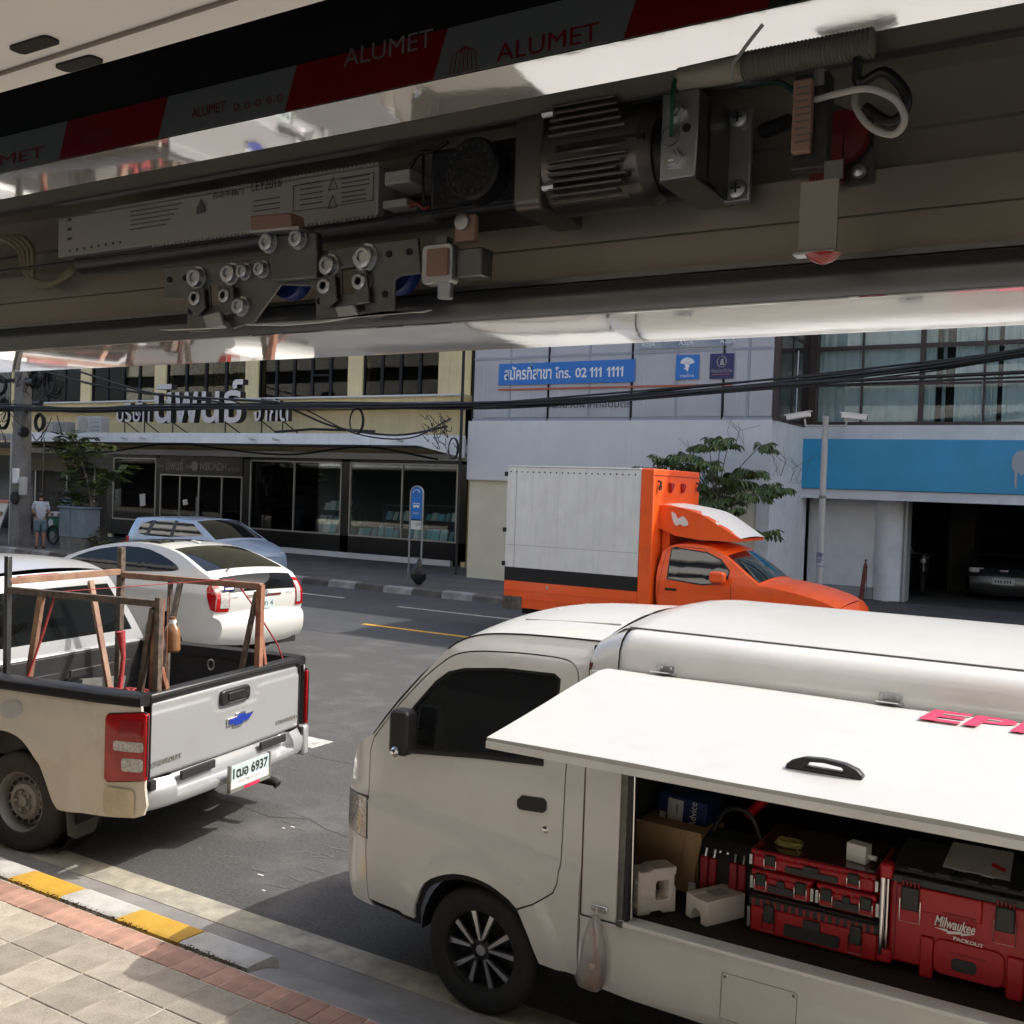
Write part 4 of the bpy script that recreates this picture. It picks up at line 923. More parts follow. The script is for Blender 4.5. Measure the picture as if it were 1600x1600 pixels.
for s in (1, -1):
    skin(outl, [], Wk, s, 'body_side', M['silver_dusty'] if s > 0 else M['silver'], pk, step=.04, smooth=40)
    for w_ in wins_: skin(w_, [], Wk, s, 'side_window', M['carglass'], pk, thick=0, off=.005)
    la = skin(taill, [], Wk, s, 'tail_light', M['red_lens'], pk, thick=.02, off=.014)
    skin(grow(taill, .007), [], Wk, s, 'light_gasket', M['blackm'], la, thick=.01, off=.006)
    for (a, b, c, d, r_, mm_) in ((.0, .165, .775, .835, .014, M['clear_lens']), (.0, .105, .655, .735, .018, M['clear_lens']), (.01, .12, .865, .965, .012, M['red_deep'])):
        skin(rrect(a-.03, b, c, d, r_), [], Wk, s, 'lens_insert', mm_, la, thick=.004, off=.019)
    MB().prism([(-.045, s*(.905*.957+.014), .60), (-.045, s*(.905*.957+.014), 1.005), (-.045, s*.845, 1.012), (-.045, s*.845, .608)], (.03, 0, 0)).build('tail_light_back', M['red_lens'], la, bevel=.008)
MB().prism([(x, 0, z) for x, z in rrect(-.045, -.040, .66, .735, .001)], (0, .001, 0))
for nm, seg, kd in (('front_bumper', cabtop[:10], 0), ('bonnet', cabtop[9:19], 0), ('windscreen', cabtop[18:28], 1), ('cab_roof', cabtop[27:], 0)):
    strip(seg, Wk, nm+('_frame' if kd else ''), M['silver'], pk, crown=.05)
    if kd: strip(seg[1:-1], Wk, nm, M['carglass'], pk, crown=.05, t0=-.9, t1=.9, off=.006)
crs_ = [(1.80, 1.67), (1.77, 1.62), (1.74, 1.56), (1.68, 1.38), (1.62, 1.22), (1.585, 1.12), (1.575, 1.052), (1.575, .6)]
strip(crs_, Wk, 'cab_rear_panel', M['silver'], pk, crown=.03)
strip([(1.745, 1.56), (1.70, 1.44), (1.66, 1.33), (1.615, 1.19)], Wk, 'rear_window', M['carglass'], pk, crown=.03, t0=-.90, t1=.90, off=.006)
rb = MB().box(1.735, 1.80, -.16, .20, 1.640, 1.680).build('high_brake_light', M['red_lens'], pk, bevel=.008)
MB().box(1.585, 1.600, .50, .66, 1.235, 1.255).build('window_sticker', M['sign_blue'], pk)
# tailgate: sheet with a pressed recess around the handle, curved top
mb = MB(); pr = [(.07, 1.062), (.03, 1.06), (.006, 1.045), (.0, 1.0), (-.004, .9), (-.004, .7), (-.0, .60), (.01, .585), (.07, .58)]
def gate_bump(y, z):   # pressed line: flat top rail, dips round the handle
    zc = .992
    d = abs(y-.0)
    zc = .985-.10*(1-sst(abs(y+.03), .20, .27))
    return .010*sst(z-zc, -.006, .012)
NY = 60; NZ = 44; vs = []
for i in range(NY+1):
    y = -.795+1.59*i/NY
    for j in range(NZ+1):
        z = .585+(1.062-.585)*j/NZ
        x = -.004-.012*(1-(y/.8)**2)+gate_bump(y, z)+(.03*((z-1.035)/.027)**2 if z > 1.035 else 0)+(.012*((.60-z)/.015)**2 if z < .60 else 0)
        vs.append((x, y, z))
mb.add(vs, [(i*(NZ+1)+j, i*(NZ+1)+j+1, (i+1)*(NZ+1)+j+1, (i+1)*(NZ+1)+j) for i in range(NY) for j in range(NZ)])
gate = mb.build('tailgate', M['silver'], pk, smooth=60)
box('tailgate_inner', M['bedliner'], .03, .07, -.79, .79, .59, 1.06, pk)
for s in (1, -1): MB().box(-.012, .03, s*.797-.004, s*.797+.004, .58, 1.06).build('tailgate_gap', M['blackm'], pk)
MB().box(-.010, .085, -.80, .80, 1.060, 1.112).build('tailgate_cap', M['black'], pk, bevel=.014)
MB().box(-.013, -.009, -.80, .80, 1.088, 1.093).build('cap_line', M['steel_dull'], pk)
hd = MB().prism([(-.032, y, z) for y, z in rrect(-.165, .145, .915, 1.020, .03)], (.035, 0, 0)).build('tailgate_handle', M['black'], gate, bevel=.01)
MB().prism([(-.042, y, z) for y, z in rrect(-.09, .085, .945, 1.000, .012)], (.012, 0, 0)).build('handle_grip', M['black'], hd, bevel=.006)
MB().tube([(-.034, -.13, .975), (-.030, -.13, .975)], .010, 12).build('handle_lock', M['steel_dull'], hd)
MB().bar((-.040, -.1, .932), (-.040, .09, .932), .006, .006).build('handle_lip', M['chrome'], hd)
# bow-tie shaped badge
bt = [(-.145, .026), (-.05, .026), (-.05, .046), (.05, .046), (.05, .026), (.145, .026), (.115, -.026), (.05, -.026), (.05, -.046), (-.05, -.046), (-.05, -.026), (-.115, -.026)]
bt = [(a+(.015 if b > 0 else -.015)*1.0, b) for a, b in bt]
em = MB().prism([(-.030, -.055-a, .795+b) for a, b in bt], (.012, 0, 0)).build('badge', M['chrome'], gate, bevel=.003)
MB().prism([(-.034, -.055-a*.88, .795+b*.74) for a, b in bt], (.006, 0, 0)).build('badge_face', M['emblem_blue'], em, bevel=.002)
text('CHEVROLET', 'lettering', M['lettering_grey'], gate, (-.0165, .785, .662), (0, -1, 0), (0, 0, 1), w=.27, h=.030, bold=.03, depth=.003, obj_side=M['blackm'])
text('COLORADO', 'lettering', M['lettering_grey'], gate, (-.0165, -.50, .662), (0, -1, 0), (0, 0, 1), w=.27, h=.026, bold=.03, depth=.003, obj_side=M['blackm'])
# rear bumper with number plate recess and steps
bz = smooth2([(-.035, .585), (-.055, .56), (-.078, .52), (-.082, .47), (-.065, .41), (-.03, .395)], 2)
bp_ = []
mb = MB(); NY = 40
def bx(y, x, z):
    a = abs(y); k = 0
    if a < .62 and a > .0: k = sst(.64-a, 0, .05)*(sst(z, .455, .475))
    return x+.075*k
vs = []; bzz = smooth2([(-.035, .585), (-.055, .56), (-.078, .52), (-.082, .47), (-.065, .41), (-.03, .395)], 5)
for i in range(NY*2+1):
    y = -.84+1.68*i/(NY*2)
    for x, z in bzz: vs.append((bx(y, x-.02*(1-(y/.84)**2)+.05*(abs(y)/.84)**8, z), y, z))
k = len(bzz)
mb.add(vs, [(i*k+j, i*k+j+1, (i+1)*k+j+1, (i+1)*k+j) for i in range(NY*2) for j in range(k-1)])
bump_ = mb.build('rear_bumper', M['silver'], pk, smooth=50)
for y0, y1 in ((.22, .55), (-.58, -.28)): MB().box(-.052, -.03, y0, y1, .53, .585).build('bumper_step', M['blackm'], bump_, bevel=.006)
for s in (1, -1):
    MB().box(-.05, .03, s*.805-.025, s*.805+.025, .53, .59).build('bumper_bracket', M['blackm'], bump_)
MB().box(-.06, .20, -.875, -.80, .37, .60).build('bumper_end', M['silver'], bump_, bevel=.02)
mst = mat('yellowed_film', (.58, .50, .34), .5, var=.3, vs_=6, coat=.3)
skin(rrect(.02, .235, .372, .545, .04), [], Wk, 1, 'bumper_film', mst, pk, thick=.0, off=.012, step=.03)
pm_ = MB().box(-.150, -.135, -.235, .185, .385, .535).build('number_plate', M['plate_white'], pk, bevel=.003)
MB().box(-.156, -.130, .187, .200, .365, .545).box(-.156, -.130, -.250, -.237, .365, .545).box(-.156, -.130, -.25, .20, .360, .384).build('plate_holder', M['lettering_grey'], pm_)
text('1ฒอ 6937', 'plate_text', M['lettering_black'], pm_, (-.1515, .165, .448), (0, -1, 0), (0, 0, 1), w=.385, h=.072, bold=.03)
MB().box(-.1512, -.1505, -.23, .18, .386, .437).build('plate_band', M['lettering_white'], pm_)
text('กรุงเทพมหานคร', 'plate_text', M['lettering_black'], pm_, (-.1518, .11, .398), (0, -1, 0), (0, 0, 1), w=.24, h=.032)
MB().box(-.1575, -.156, -.12, .05, .361, .380).build('plate_sticker', M['lettering_red'], pm_)
MB().tube([(.3, -.38, .30), (-.10, -.38, .29), (-.13, -.38, .27)], .032, 14).build('exhaust', M['blackm'], pk)
# bed
box('bed_floor', M['bedliner'], .07, 1.53, -.80, .80, .60, .63, pk)
for s in (1, -1):
    MB().box(.07, 1.53, s*.80-.015, s*.80+.015, .60, 1.06).build('bed_wall', M['bedliner'], pk)
    yv = [Wk(.05, 1.05), Wk(.3, 1.05), Wk(.8, 1.05), Wk(1.2, 1.05), Wk(1.55, 1.05)]
    mb = MB(); P_ = [(.0, yv[0]-.01), (.05, yv[0]), (.3, yv[1]), (.8, yv[2]), (1.2, yv[3]), (1.55, yv[4])]
    q = [(x, s*(y+.006), z) for x, y in P_ for z in (1.046,)]
    mb.add([(x, s*(y+.008), 1.046) for x, y in P_]+[(x, s*(y+.008), 1.095) for x, y in P_]+[(x, s*(y-.012), 1.116) for x, y in P_]+[(x, s*.775, 1.114) for x, y in P_]+[(x, s*.775, 1.04) for x, y in P_],
           [(r*6+i, r*6+i+1, (r+1)*6+i+1, (r+1)*6+i) for r in range(4) for i in range(5)]+[(0, 6, 12, 18, 24), (5, 11, 17, 23, 29)])
    mb.build('bed_rail_cap', M['black'], pk, smooth=50)
mb = MB(); mb.box(1.50, 1.56, -.79, .79, .60, 1.10); mb.box(1.485, 1.5, -.66, -.05, .70, .98).box(1.485, 1.5, .05, .66, .70, .98); mb.build('bed_headboard', M['bedliner'], pk, bevel=.008)
MB().box(1.50, 1.575, -.79, .79, 1.10, 1.118).build('headboard_rail', M['silver'], pk, bevel=.008)
text('ORAFT', 'bed_lettering', M['black'], pk, (1.478, .42, .80), (0, -1, 0), (0, 0, 1), w=.62, h=.13, bold=.03, depth=.008)
for s in (1, -1): MB().lathe([(.42, 0), (.42, .25), (0, .25)], (.96, s*.80, .36), (0, -s, 0), 24).build('wheel_housing', M['bedliner'], pk)
for i in range(9): MB().box(.10, 1.48, -.70+i*.17, -.66+i*.17, .63, .638).build('floor_rib', M['bedliner'], pk)
for x in (.30, .80): MB().tube(loop3((x, -.785, .98), .03, .04, (1, 0, 0), (0, 0, 1), 14), .008, 6).build('tie_down', M['steel'], pk)
# wheels, flap, chassis
for wx in (.965, 4.02):
    for s in (1, -1): make_wheel(pk, wx, s*.765, s, .325, .21, .60, 'steel', M['rubber_dusty'])
liner(1.02, .87, .36, .43, .35, -1, .0).build('wheel_arch_liner', M['blackm'], pk)
liner(1.02, -.87, .36, .43, .35, 1, .0).build('wheel_arch_liner', M['blackm'], pk)
fm = mat('mud_flap', (.09, .085, .075), .6, var=.3, vs_=5)
for s in (1, -1):
    MB().prism([(.60, s*.86, .50), (.60, s*.60, .50), (.56, s*.60, .20), (.56, s*.64, .13), (.56, s*.80, .13), (.56, s*.86, .17)], (.012, 0, 0)).build('mud_flap', fm, pk, bevel=.004)
box('cab_floor', M['blackm'], 1.5, 4.8, -.80, .80, .78, .80, pk)
box('bed_underside', M['blackm'], .0, 1.6, -.78, .78, .585, .60, pk)
box('chassis', M['blackm'], .05, 4.7, -.5, .5, .38, .58, pk)
skin([(1.005+.10*math.cos(a)*1.0+.03*math.sin(a), .927+.052*math.sin(a)-.03*math.cos(a)) for a in [i*math.pi/10 for i in range(20)]], [], Wk, 1, 'fuel_flap', M['silver'], pk, thick=0, off=.0025, step=.05)
# ------------------------------------------------------------------ steel A-frame rack standing in the bed
def prot(x, y, z): return Vector((-5.178+math.cos(PKA)*x-math.sin(PKA)*y, 4.989+math.sin(PKA)*x+math.cos(PKA)*y, z))
rk = thing('glass_rack', 'rusty steel frame rack standing in the pickup bed', 'rack', (-5.178, 4.989, 0), PKA)
rk.location.z = 0
s_ = .036
def rb_(nm, p, q, m, w=s_, h=s_): MB().bar(p, q, w, h).build(nm, m, rk, bevel=.003)
zt = 1.672
rb_('post', (1.285, .70, .632), (1.30, .70, 1.875), M['steel_dull'])
rb_('post', (1.30, -.33, .632), (1.30, -.33, 1.89), M['rack_dark'], .045, .045)
rb_('post', (.035, .70, .632), (.035, .70, zt+.02), M['rack_dark'], .04, .04)
rb_('post', (.0, .662, .632+.48), (.0, .662, zt+.03), M['rust'], .004, .004)
rb_('post', (.03, -.33, .632), (.03, -.33, zt+.02), M['rust'], .045, .045)
rb_('post', (-.002, .722, .632+.48) if 0 else (.09, .66, .632), (.075, .66, zt), M['rust'], .06, .05)
rb_('rail', (1.30, .70, zt-.02), (.02, .70, zt-.02), M['rack_dark'], .038, .042)
rb_('rail', (1.30, -.33, zt+.01), (.02, -.33, zt+.01), M['rack_brown'], .04, .045)
rb_('rail', (1.30, .70, zt+.035), (1.30, -.31, zt+.035), M['rack_brown'], .04, .045)
rb_('floor_rail', (1.29, .70, .65), (.04, .70, .65), M['rack_dark'])
rb_('floor_rail', (1.29, -.33, .65), (.04, -.33, .65), M['rack_dark'])
rb_('brace', (1.16, .70, .70), (1.00, .70, zt-.04), M['rack_brown'], .045, .03)
rb_('brace', (.55, .45, .65), (1.02, .70, 1.62) if 0 else (.98, .30, zt+.03), M['rack_brown'], .035, .035)
rb_('brace', (.30, .63, .65), (.08, .70, 1.62), M['rack_dark'], .035, .035)
rb_('brace', (.16, .60, .65), (.06, .68, 1.30), M['rust'], .03, .03)
rb_('brace', (.02, .45, .65), (.05, .66, 1.25), M['rust'], .04, .03)
rb_('brace', (.26, -.33, .65), (.06, -.33, 1.64), M['rack_dark'], .035, .03)
rb_('brace', (-.0+.04, -.52, .65), (.04, -.35, 1.4), M['rust'], .03, .03)
rb_('brace', (.62, .1, .65), (.72, -.31, zt), M['rack_dark'], .035, .035)
rb_('post', (.82, -.30, .65), (.82, -.32, zt), M['rack_dark'], .03, .03)
rp = lambda pts, r, nm, lab, cat: tag(MB().tube([prot(*p) for p in pts], r, 7).build(nm, M['rope'], smooth=60), lab, cat)
rp([(.88, .70, 1.66), (.96, .715, 1.4), (1.06, .73, 1.12), (1.07, .74, 1.02)], [.006, .009, .007, .02], 'tie_strap', 'pink strap running down from the near rail of the rack', 'strap')
rp([(.50, .52, 1.42), (.49, .50, 1.25), (.50, .52, 1.0), (.47, .53, .8), (.45, .55, .66)], [.03, .014, .018, .014, .03], 'tie_strap', 'thick red strap wound down a dark post in the middle of the rack', 'strap')
rp([(.88, .70, 1.665), (.6, .2, 1.69), (.25, -.34, 1.72)], .003, 'cord', 'thin pink cord stretched across the top of the rack', 'cord')
rp([(.25, -.34, 1.70), (.20, -.5, 1.5), (.14, -.72, 1.2), (.12, -.78, 1.05)], .006, 'tie_strap', 'thin strap hooked from the far rail to the bed wall', 'strap')
bt_ = MB().lathe([(.001, 0), (.055, .0), (.066, .015), (.066, .13), (.055, .165), (.032, .19), (.026, .20), (.026, .24), (.001, .24)], (0, 0, 0), (0, 0, 1), 20)
bt_ = bt_.build('plastic_bottle', mat('amber_bottle', (.24, .12, .05), .3, coat=.4, var=.25, vs_=12)); bt_.location = prot(.42, .12, 1.24); bt_.scale = (.95, .75, 1.0)
tag(bt_, 'amber plastic bottle hung on the rack beside a post', 'bottle')
MB().lathe([(.030, .195), (.030, .222), (.001, .222)], (0, 0, 0), (0, 0, 1), 16).build('bottle_cap', M['lettering_white'], bt_)
# coil of straps and odds in the near corner of the bed
mb = MB()
for i in range(9):
    c = prot(.32+random.uniform(-.12, .12), .60+random.uniform(-.06, .06), .66+.012*i)
    mb.tube([c+Vector((math.cos(a)*random.uniform(.10, .15), math.sin(a)*random.uniform(.06, .10), random.uniform(-.01, .03)+.3)) for a in [j*.45 for j in range(15)]], .009, 6)
tag(mb.build('strap_coil', M['rope'], smooth=60), 'tangle of red straps heaped in the near corner of the bed', 'straps')
crate = tag(MB().box(-.2, .2, -.15, .15, 0, .28).build('parts_crate', M['bedliner'], loc=prot(.34, .60, .64), rz=PKA), 'black crate under the tangle of red straps in the bed', 'crate')
tag(MB().obox((0, 0, 0), (.07, .01, 0), (-.01, .05, 0), (0, 0, .015)).build('paper_pack', M['paper'], loc=prot(.27, .62, .99), rz=PKA), 'white packet on the tangle of red straps', 'packet')
tcx_ = thing('black_case', 'black plastic case lying in the far rear of the bed', 'case', prot(.42, -.38, .638), PKA)
MB().prism([(-.33, y, z) for y, z in ((-.28, 0), (.28, 0), (.29, .10), (.20, .20), (-.20, .22), (-.29, .12))], (.66, 0, 0)).build('case_shell', M['toolgrey'], tcx_, bevel=.03)
MB().box(-.2, .2, .24, .30, .05, .09).build('case_latch', M['black'], tcx_, bevel=.01)
MB().box(-.1, .1, -.05, .05, .205, .23).build('case_handle', M['black'], tcx_, bevel=.01)
tag(MB().obox((0, 0, .12), (.02, 0, 0), (0, .22, .02), (0, -.03, .12)).build('clear_sheet', mat('dusty_plastic', (.2, .2, .19), .3, var=.5), loc=prot(1.40, -.25, .66), rz=PKA), 'crumpled plastic sheet against the bed headboard', 'sheet')
# ================================================================== FAR SIDE BUILDINGS
Rt = (1, 0, 0); Uz = (0, 0, 1)
shop = thing('shop_building', 'cream building with black shopfront, long white canopy and silver Thai letters', 'building', (-23, 24, 0))
def sb(name, m, x0, x1, y0, y1, z0, z1, p=None, bevel=0): 
    p = p or shop
    return MB().box(x0+23, x1+23, y0-24, y1-24, z0, z1).build(name, m, p, bevel)
X0, X1 = -36.1, -15.95
sb('wall', M['yellow_paint_wall'], X0, X1, 24.02, 24.3, 3.1, 4.72)
sb('wall', M['yellow_paint_wall'], X0, X1, 24.02, 24.3, 7.0, 15.7)
sb('wall', M['yellow_paint_wall'], X0, X1+.0, 34, 34.3, 0, 15.7)
sb('end_wall', M['yellow_paint_wall'], X0, X0+.2, 24.3, 34, 0, 15.7)
sb('roof', M['grey_conc'], X0, X1, 24.02, 34.3, 15.7, 15.9)
sb('end_wall', M['yellow_paint_wall'], -17.05, X1, 23.98, 24.3, 4.98, 7.0)
sb('ledge', M['grey_conc'], X0, X1, 23.55, 24.05, 4.72, 4.78)
sb('ledge', M['yellow_paint_wall'], X0, X1, 23.60, 24.05, 4.78, 4.93)
sb('ledge_cap', M['grey_slab'], X0, X1, 23.5, 24.05, 4.93, 4.98)
sb('floor_slab', M['grey_conc'], X0, X1, 24.3, 34, 4.6, 4.72)
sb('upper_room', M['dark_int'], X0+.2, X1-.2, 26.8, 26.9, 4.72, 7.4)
cols = [-32.75, -28.75, -24.40, -20.10]
for c in cols: sb('pilaster', M['yellow_paint_wall'], c-.28, c+.28, 23.96, 24.3, 4.98, 7.0)
edges = [-36.1]+cols+[-17.05]
curt = mat('drawn_curtain', (.42, .34, .17), .8, var=.5, vs_=9, var2=(.12, .10, .06))
pinkc = mat('pink_cloth', (.55, .22, .20), .8, var=.2)
for b in range(len(edges)-1):
    a = edges[b]+(.28 if b else 0); e = edges[b+1]-(.28 if b < len(edges)-2 else 0)
    n = 4 if b != 0 else 3
    if b == 3: n = 5
    for i in range(n):
        x0 = a+(e-a)*i/n; x1 = a+(e-a)*(i+1)/n
        wf = MB().box(x0+23, x0+23.05, .02, .10, 4.98, 7.0).box(x1+22.95, x1+23, .02, .10, 4.98, 7.0).box(x0+23, x1+23, .02, .10, 4.98, 5.04).build('window', M['blackm'], shop)
        if b == 3 and i == 3: MB().box(x0+23.05, x1+22.95, .03, .09, 5.66, 5.72).build('transom', M['blackm'], wf)
        MB().box(x0+23.05, x1+22.95, .055, .062, 5.04, 7.0).build('pane', M['upper_glass'], wf)
        if b == 2 and i in (1, 2, 3) or b == 4 and i == 9:
            mb = MB(); k = 18; vs = []
            for j in range(k+1): vs += [(x0+23.03+(x1-x0-.06)*j/k, .35+.04*math.sin(j*2.1), 5.0), (x0+23.03+(x1-x0-.06)*j/k, .35+.04*math.sin(j*2.1), 7.0)]
            mb.add(vs, [(2*j, 2*j+1, 2*j+3, 2*j+2) for j in range(k)]); mb.build('curtain', curt, wf)
        if b == 0 and i in (1, 2): MB().box(x0+23.1, x1+22.9, .25, .30, 5.1, 6.1).build('curtain', pinkc, wf)
# canopy
cz0, cz1 = 3.44, 3.72
MB().box(-36.0+23, -15.85+23, -2.48, .0, cz0+.03, cz1-.02).build('canopy', M['grey_conc'], shop)
MB().box(-32.15+23, -15.85+23, -2.56, -2.48, cz0, cz1+.02).build('canopy_fascia', M['canopy_white'], shop)
MB().prism([(-15.85+23, -2.56, 3.44), (-14.38+23, -2.56, 3.14), (-14.38+23, -2.56, 3.70), (-15.85+23, -2.56, 3.72)], (0, .06, 0)).build('canopy_end', M['canopy_white'], shop)
MB().prism([(-15.9+23, -2.5, 3.47), (-14.38+23, -2.5, 3.17), (-14.38+23, .0, 3.17), (-15.9+23, .0, 3.47)], (0, 0, .1)).build('canopy', M['grey_conc'], shop)
sb('canopy_beam', M['grey_slab'], X0, X1, 23.6, 24.0, 3.12, 3.30)
sb('signboard_band', M['yellow_paint_wall'], -36.1, -32.2, 21.55, 21.65, 3.40, 3.72)
# ground floor
sb('cladding', M['shop_black'], X0+5, X1, 23.96, 24.02, .30, .80)
sb('plinth', M['white_conc'], -30, X1-.4, 23.86, 24.0, .14, .30)
sb('cladding', M['shop_black'], X0+5, X1, 23.96, 24.02, 3.04, 3.14)
for a, b in ((-16.24, X1), (-20.50, -20.18), (-28.80, -28.62), (-24.66, -24.34), (-31.4, -31.08)): sb('cladding', M['shop_black'], a, b, 23.96, 24.05, .30, 3.1)
sb('cladding', M['shop_black'], -28.62, -24.66, 23.93, 24.03, 2.49, 3.1)
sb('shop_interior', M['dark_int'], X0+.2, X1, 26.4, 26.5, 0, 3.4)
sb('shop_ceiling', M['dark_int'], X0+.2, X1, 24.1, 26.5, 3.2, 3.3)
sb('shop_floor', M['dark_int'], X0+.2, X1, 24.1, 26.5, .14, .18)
sb('end_wall', M['yellow_paint_wall'], X1-.15, X1, 24.02, 34, 0, 15.7)
def glazing(x0, x1, z0, z1, mull, name='display_window', y=23.98, fw=.045):
    mb = MB(); a, b = x0+23, x1+23; yy = y-24
    mb.box(a, b, yy-.03, yy+.03, z0, z0+fw).box(a, b, yy-.03, yy+.03, z1-fw, z1).box(a, a+fw, yy-.03, yy+.03, z0+fw, z1-fw).box(b-fw, b, yy-.03, yy+.03, z0+fw, z1-fw)
    xs = [a]+[m_+23 for m_ in mull]+[b]
    for m_ in mull: mb.box(m_+23-fw/2, m_+23+fw/2, yy-.03, yy+.03, z0+fw, z1-fw)
    w = mb.build(name, M['alu'], shop)
    for i in range(len(xs)-1): MB().box(xs[i]+fw*.5, xs[i+1]-fw*.5, yy-.003, yy+.003, z0+fw, z1-fw).build('pane', M['shop_glass'], w)
    return w
w1 = glazing(-31.08, -28.82, .82, 3.02, []); w2 = glazing(-24.34, -20.50, .80, 3.03, [-22.43]); w3 = glazing(-20.18, -16.24, .80, 3.03, [-18.20])
wd = glazing(-28.6, -24.68, .16, 2.48, [-27.62, -26.70, -25.62], 'shop_door')
for z_ in (1.25,): MB().box(-26.78+23, -26.72+23, -.08, -.04, 1.1, 1.75).build('pull_handle', M['chrome'], wd)
text('บริษัท', 'small_lettering', M['lettering_grey'], shop, (-28.7+23, -.075, 2.70), Rt, Uz, w=.30, h=.12)
text('นิพนธ์', 'door_lettering', M['lettering_grey'], shop, (-28.28+23, -.075, 2.63), Rt, Uz, w=.85, h=.36)
text('จำกัด', 'small_lettering', M['lettering_grey'], shop, (-27.35+23, -.075, 2.70), Rt, Uz, w=.28, h=.12)
MB().lathe([(.17, 0), (.17, .01), (.0, .012)], (-26.87+23, -.075, 2.78), (0, -1, 0), 24).build('round_crest', M['steel_dull'], shop)
text('NIBONDH', 'door_lettering', M['lettering_grey'], shop, (-26.6+23, -.075, 2.65), Rt, Uz, w=1.2, h=.26)
text('& CO. LTD.', 'small_lettering', M['lettering_grey'], shop, (-25.3+23, -.075, 2.65), Rt, Uz, w=.55, h=.10)
# left bay beyond the shop
sb('shutter', mat('brown_shutter', (.035, .025, .02), .6), -36.1, -31.4, 24.3, 24.35, .16, 2.95)
for x in (-35.8, -33.9, -32.3): sb('door_frame', M['alu'], x-.04, x+.04, 24.1, 24.2, .16, 2.95)
sb('transom_panel', M['grey_conc'], -36.1, -31.4, 24.0, 24.1, 2.60, 3.1)
sb('doorway_panel', M['cream_low'], -31.35, -31.15, 24.0, 24.1, .16, 2.6)
tag(MB().box(-36.4, -32.3, 23.4, 23.5, 2.45, 2.9).build('fascia_sign', mat('old_sign', (.16, .13, .09), .7, var=.3)), 'dull brown signboard under the canopy at the far left', 'sign')
# letters on the canopy
def sign_letters(s, x0, x1, z0, z1, label, dep=.16, bold=.008):
    t = thing('sign_letters', label, 'sign letters', (x0, 22.0, z0))
    text(s, 'letter_block', M['letter_silver'], t, (0, 0, 0), Rt, Uz, w=x1-x0, h=z1-z0, bold=bold, depth=dep, obj_side=M['letter_side'])
    for x in [x0+(x1-x0)*k for k in (.2, .8)]: MB().tube([(x-x0, .08, .1), (x-x0, .08, 3.72-z0)], .02, 6).tube([(x-x0, .12, .0), (x-x0+.35, .5, 3.72-z0)], .02, 6).build('bracket', M['blackm'], t)
    return t
sign_letters('บริษัท', -28.45, -26.85, 4.12, 4.80, 'small silver Thai letters left of the big name above the canopy')
sign_letters('นิพนธ์', -26.62, -22.75, 4.08, 5.38, 'large silver raised Thai letters standing above the white canopy', .22, .012)
sign_letters('จำกัด', -22.30, -20.90, 4.12, 4.80, 'small silver Thai letters right of the big name above the canopy')
ORD2 = ['first', 'second', 'third', 'fourth', 'fifth', 'sixth']
for i, x in enumerate((-30.6, -27.2, -26.3, -21.6, -20.7, -16.3)):
    tt = MB().tube([(0, 0, .0), (0, -.12, .02)], .02, 6).tube([(-.10, -.12, .03), (.10, -.2, -.01)], .035, 8).build('floodlight', M['post_grey'], loc=(x, 21.44, 3.55))
    tag(tt, ORD2[i]+' tiny spotlight from the left on the white canopy edge', 'spotlight', 'spotlights on the canopy edge')
for k, (x, lab) in enumerate(((-30.3, 'pale boxy air conditioner on the canopy beside the big Thai letters'), (-32.1, 'low dull air conditioner on the canopy nearest the concrete pole'))):
    ac = thing('air_conditioner', lab, 'air conditioner', (x, 22.5, 3.74), 0)
    MB().box(-.62+.1*k, .62, -.18, .18, 0, .60-.18*k).build('casing', M['post_grey'] if not k else M['grey_conc'], ac, bevel=.02)
    MB().lathe([(.25-.06*k, 0), (.25-.06*k, .012), (0, .014)], (-.28, -.181, .30-.09*k), (0, -1, 0), 24).build('fan_grille', M['lettering_grey'], ac)
    for q in range(3): MB().box(.1, .55, -.19, -.18, .12+.13*q-.03*k*q, .14+.13*q-.03*k*q).build('vent', M['steel_dull'], ac)
# things on display behind the glass
shelfm = mat('shelf_grey', (.10, .11, .11), .6)
for (x0, x1, zs) in ((-30.9, -29.0, (1.45, 2.0)), (-22.3, -20.7, (1.10, 1.50)), (-19.6, -18.3, (1.30, 1.75)), (-18.1, -16.5, (1.35, 1.8))):
    s1 = thing('display_shelf', {-30.9: 'glass shelves behind the leftmost shop window', -22.3: 'stepped shelves in the middle of the second display window', -19.6: 'shelves behind the left pane of the right display window', -18.1: 'shelves behind the bus stop in the rightmost pane'}[x0], 'shelf', (x0, 25.0, .2))
    for z in zs: MB().box(0, x1-x0, -.15, .15, z-.2, z-.18).build('shelf_board', shelfm, s1)
    for x in (0, x1-x0): MB().box(x-.01, x+.01, -.15, .15, 0, zs[-1]-.18).build('upright', shelfm, s1)
ORD = ['first', 'second', 'third', 'fourth', 'fifth', 'sixth', 'seventh', 'eighth', 'ninth', 'tenth', 'eleventh', 'twelfth']
def books(x0, x1, z, y, n, hmin, hmax, lab, grp):
    x = x0
    for i in range(n):
        w = random.uniform(.13, .26); h = random.uniform(hmin, hmax)
        if x+w > x1: break
        o = MB().obox((w/2, 0, h/2), (w/2, 0, 0), (0, .015, -.004), (0, .05, h/2)).build('book', random.choice(M['teal_book']), smooth=0, loc=(x, y, z), rz=rad(random.uniform(-9, 9)))
        tag(o, ORD[i]+' '+lab+', from the left', 'book', grp); x += w+random.uniform(.01, .08)
books(-24.15, -22.5, .84, 24.25, 12, .22, .34, 'book standing along the bottom left of the second display window', 'books along the bottom of the second display window')
books(-22.35, -20.6, .84, 24.25, 12, .22, .38, 'book standing along the bottom right of the second display window', 'books low in the right pane of the second display window')
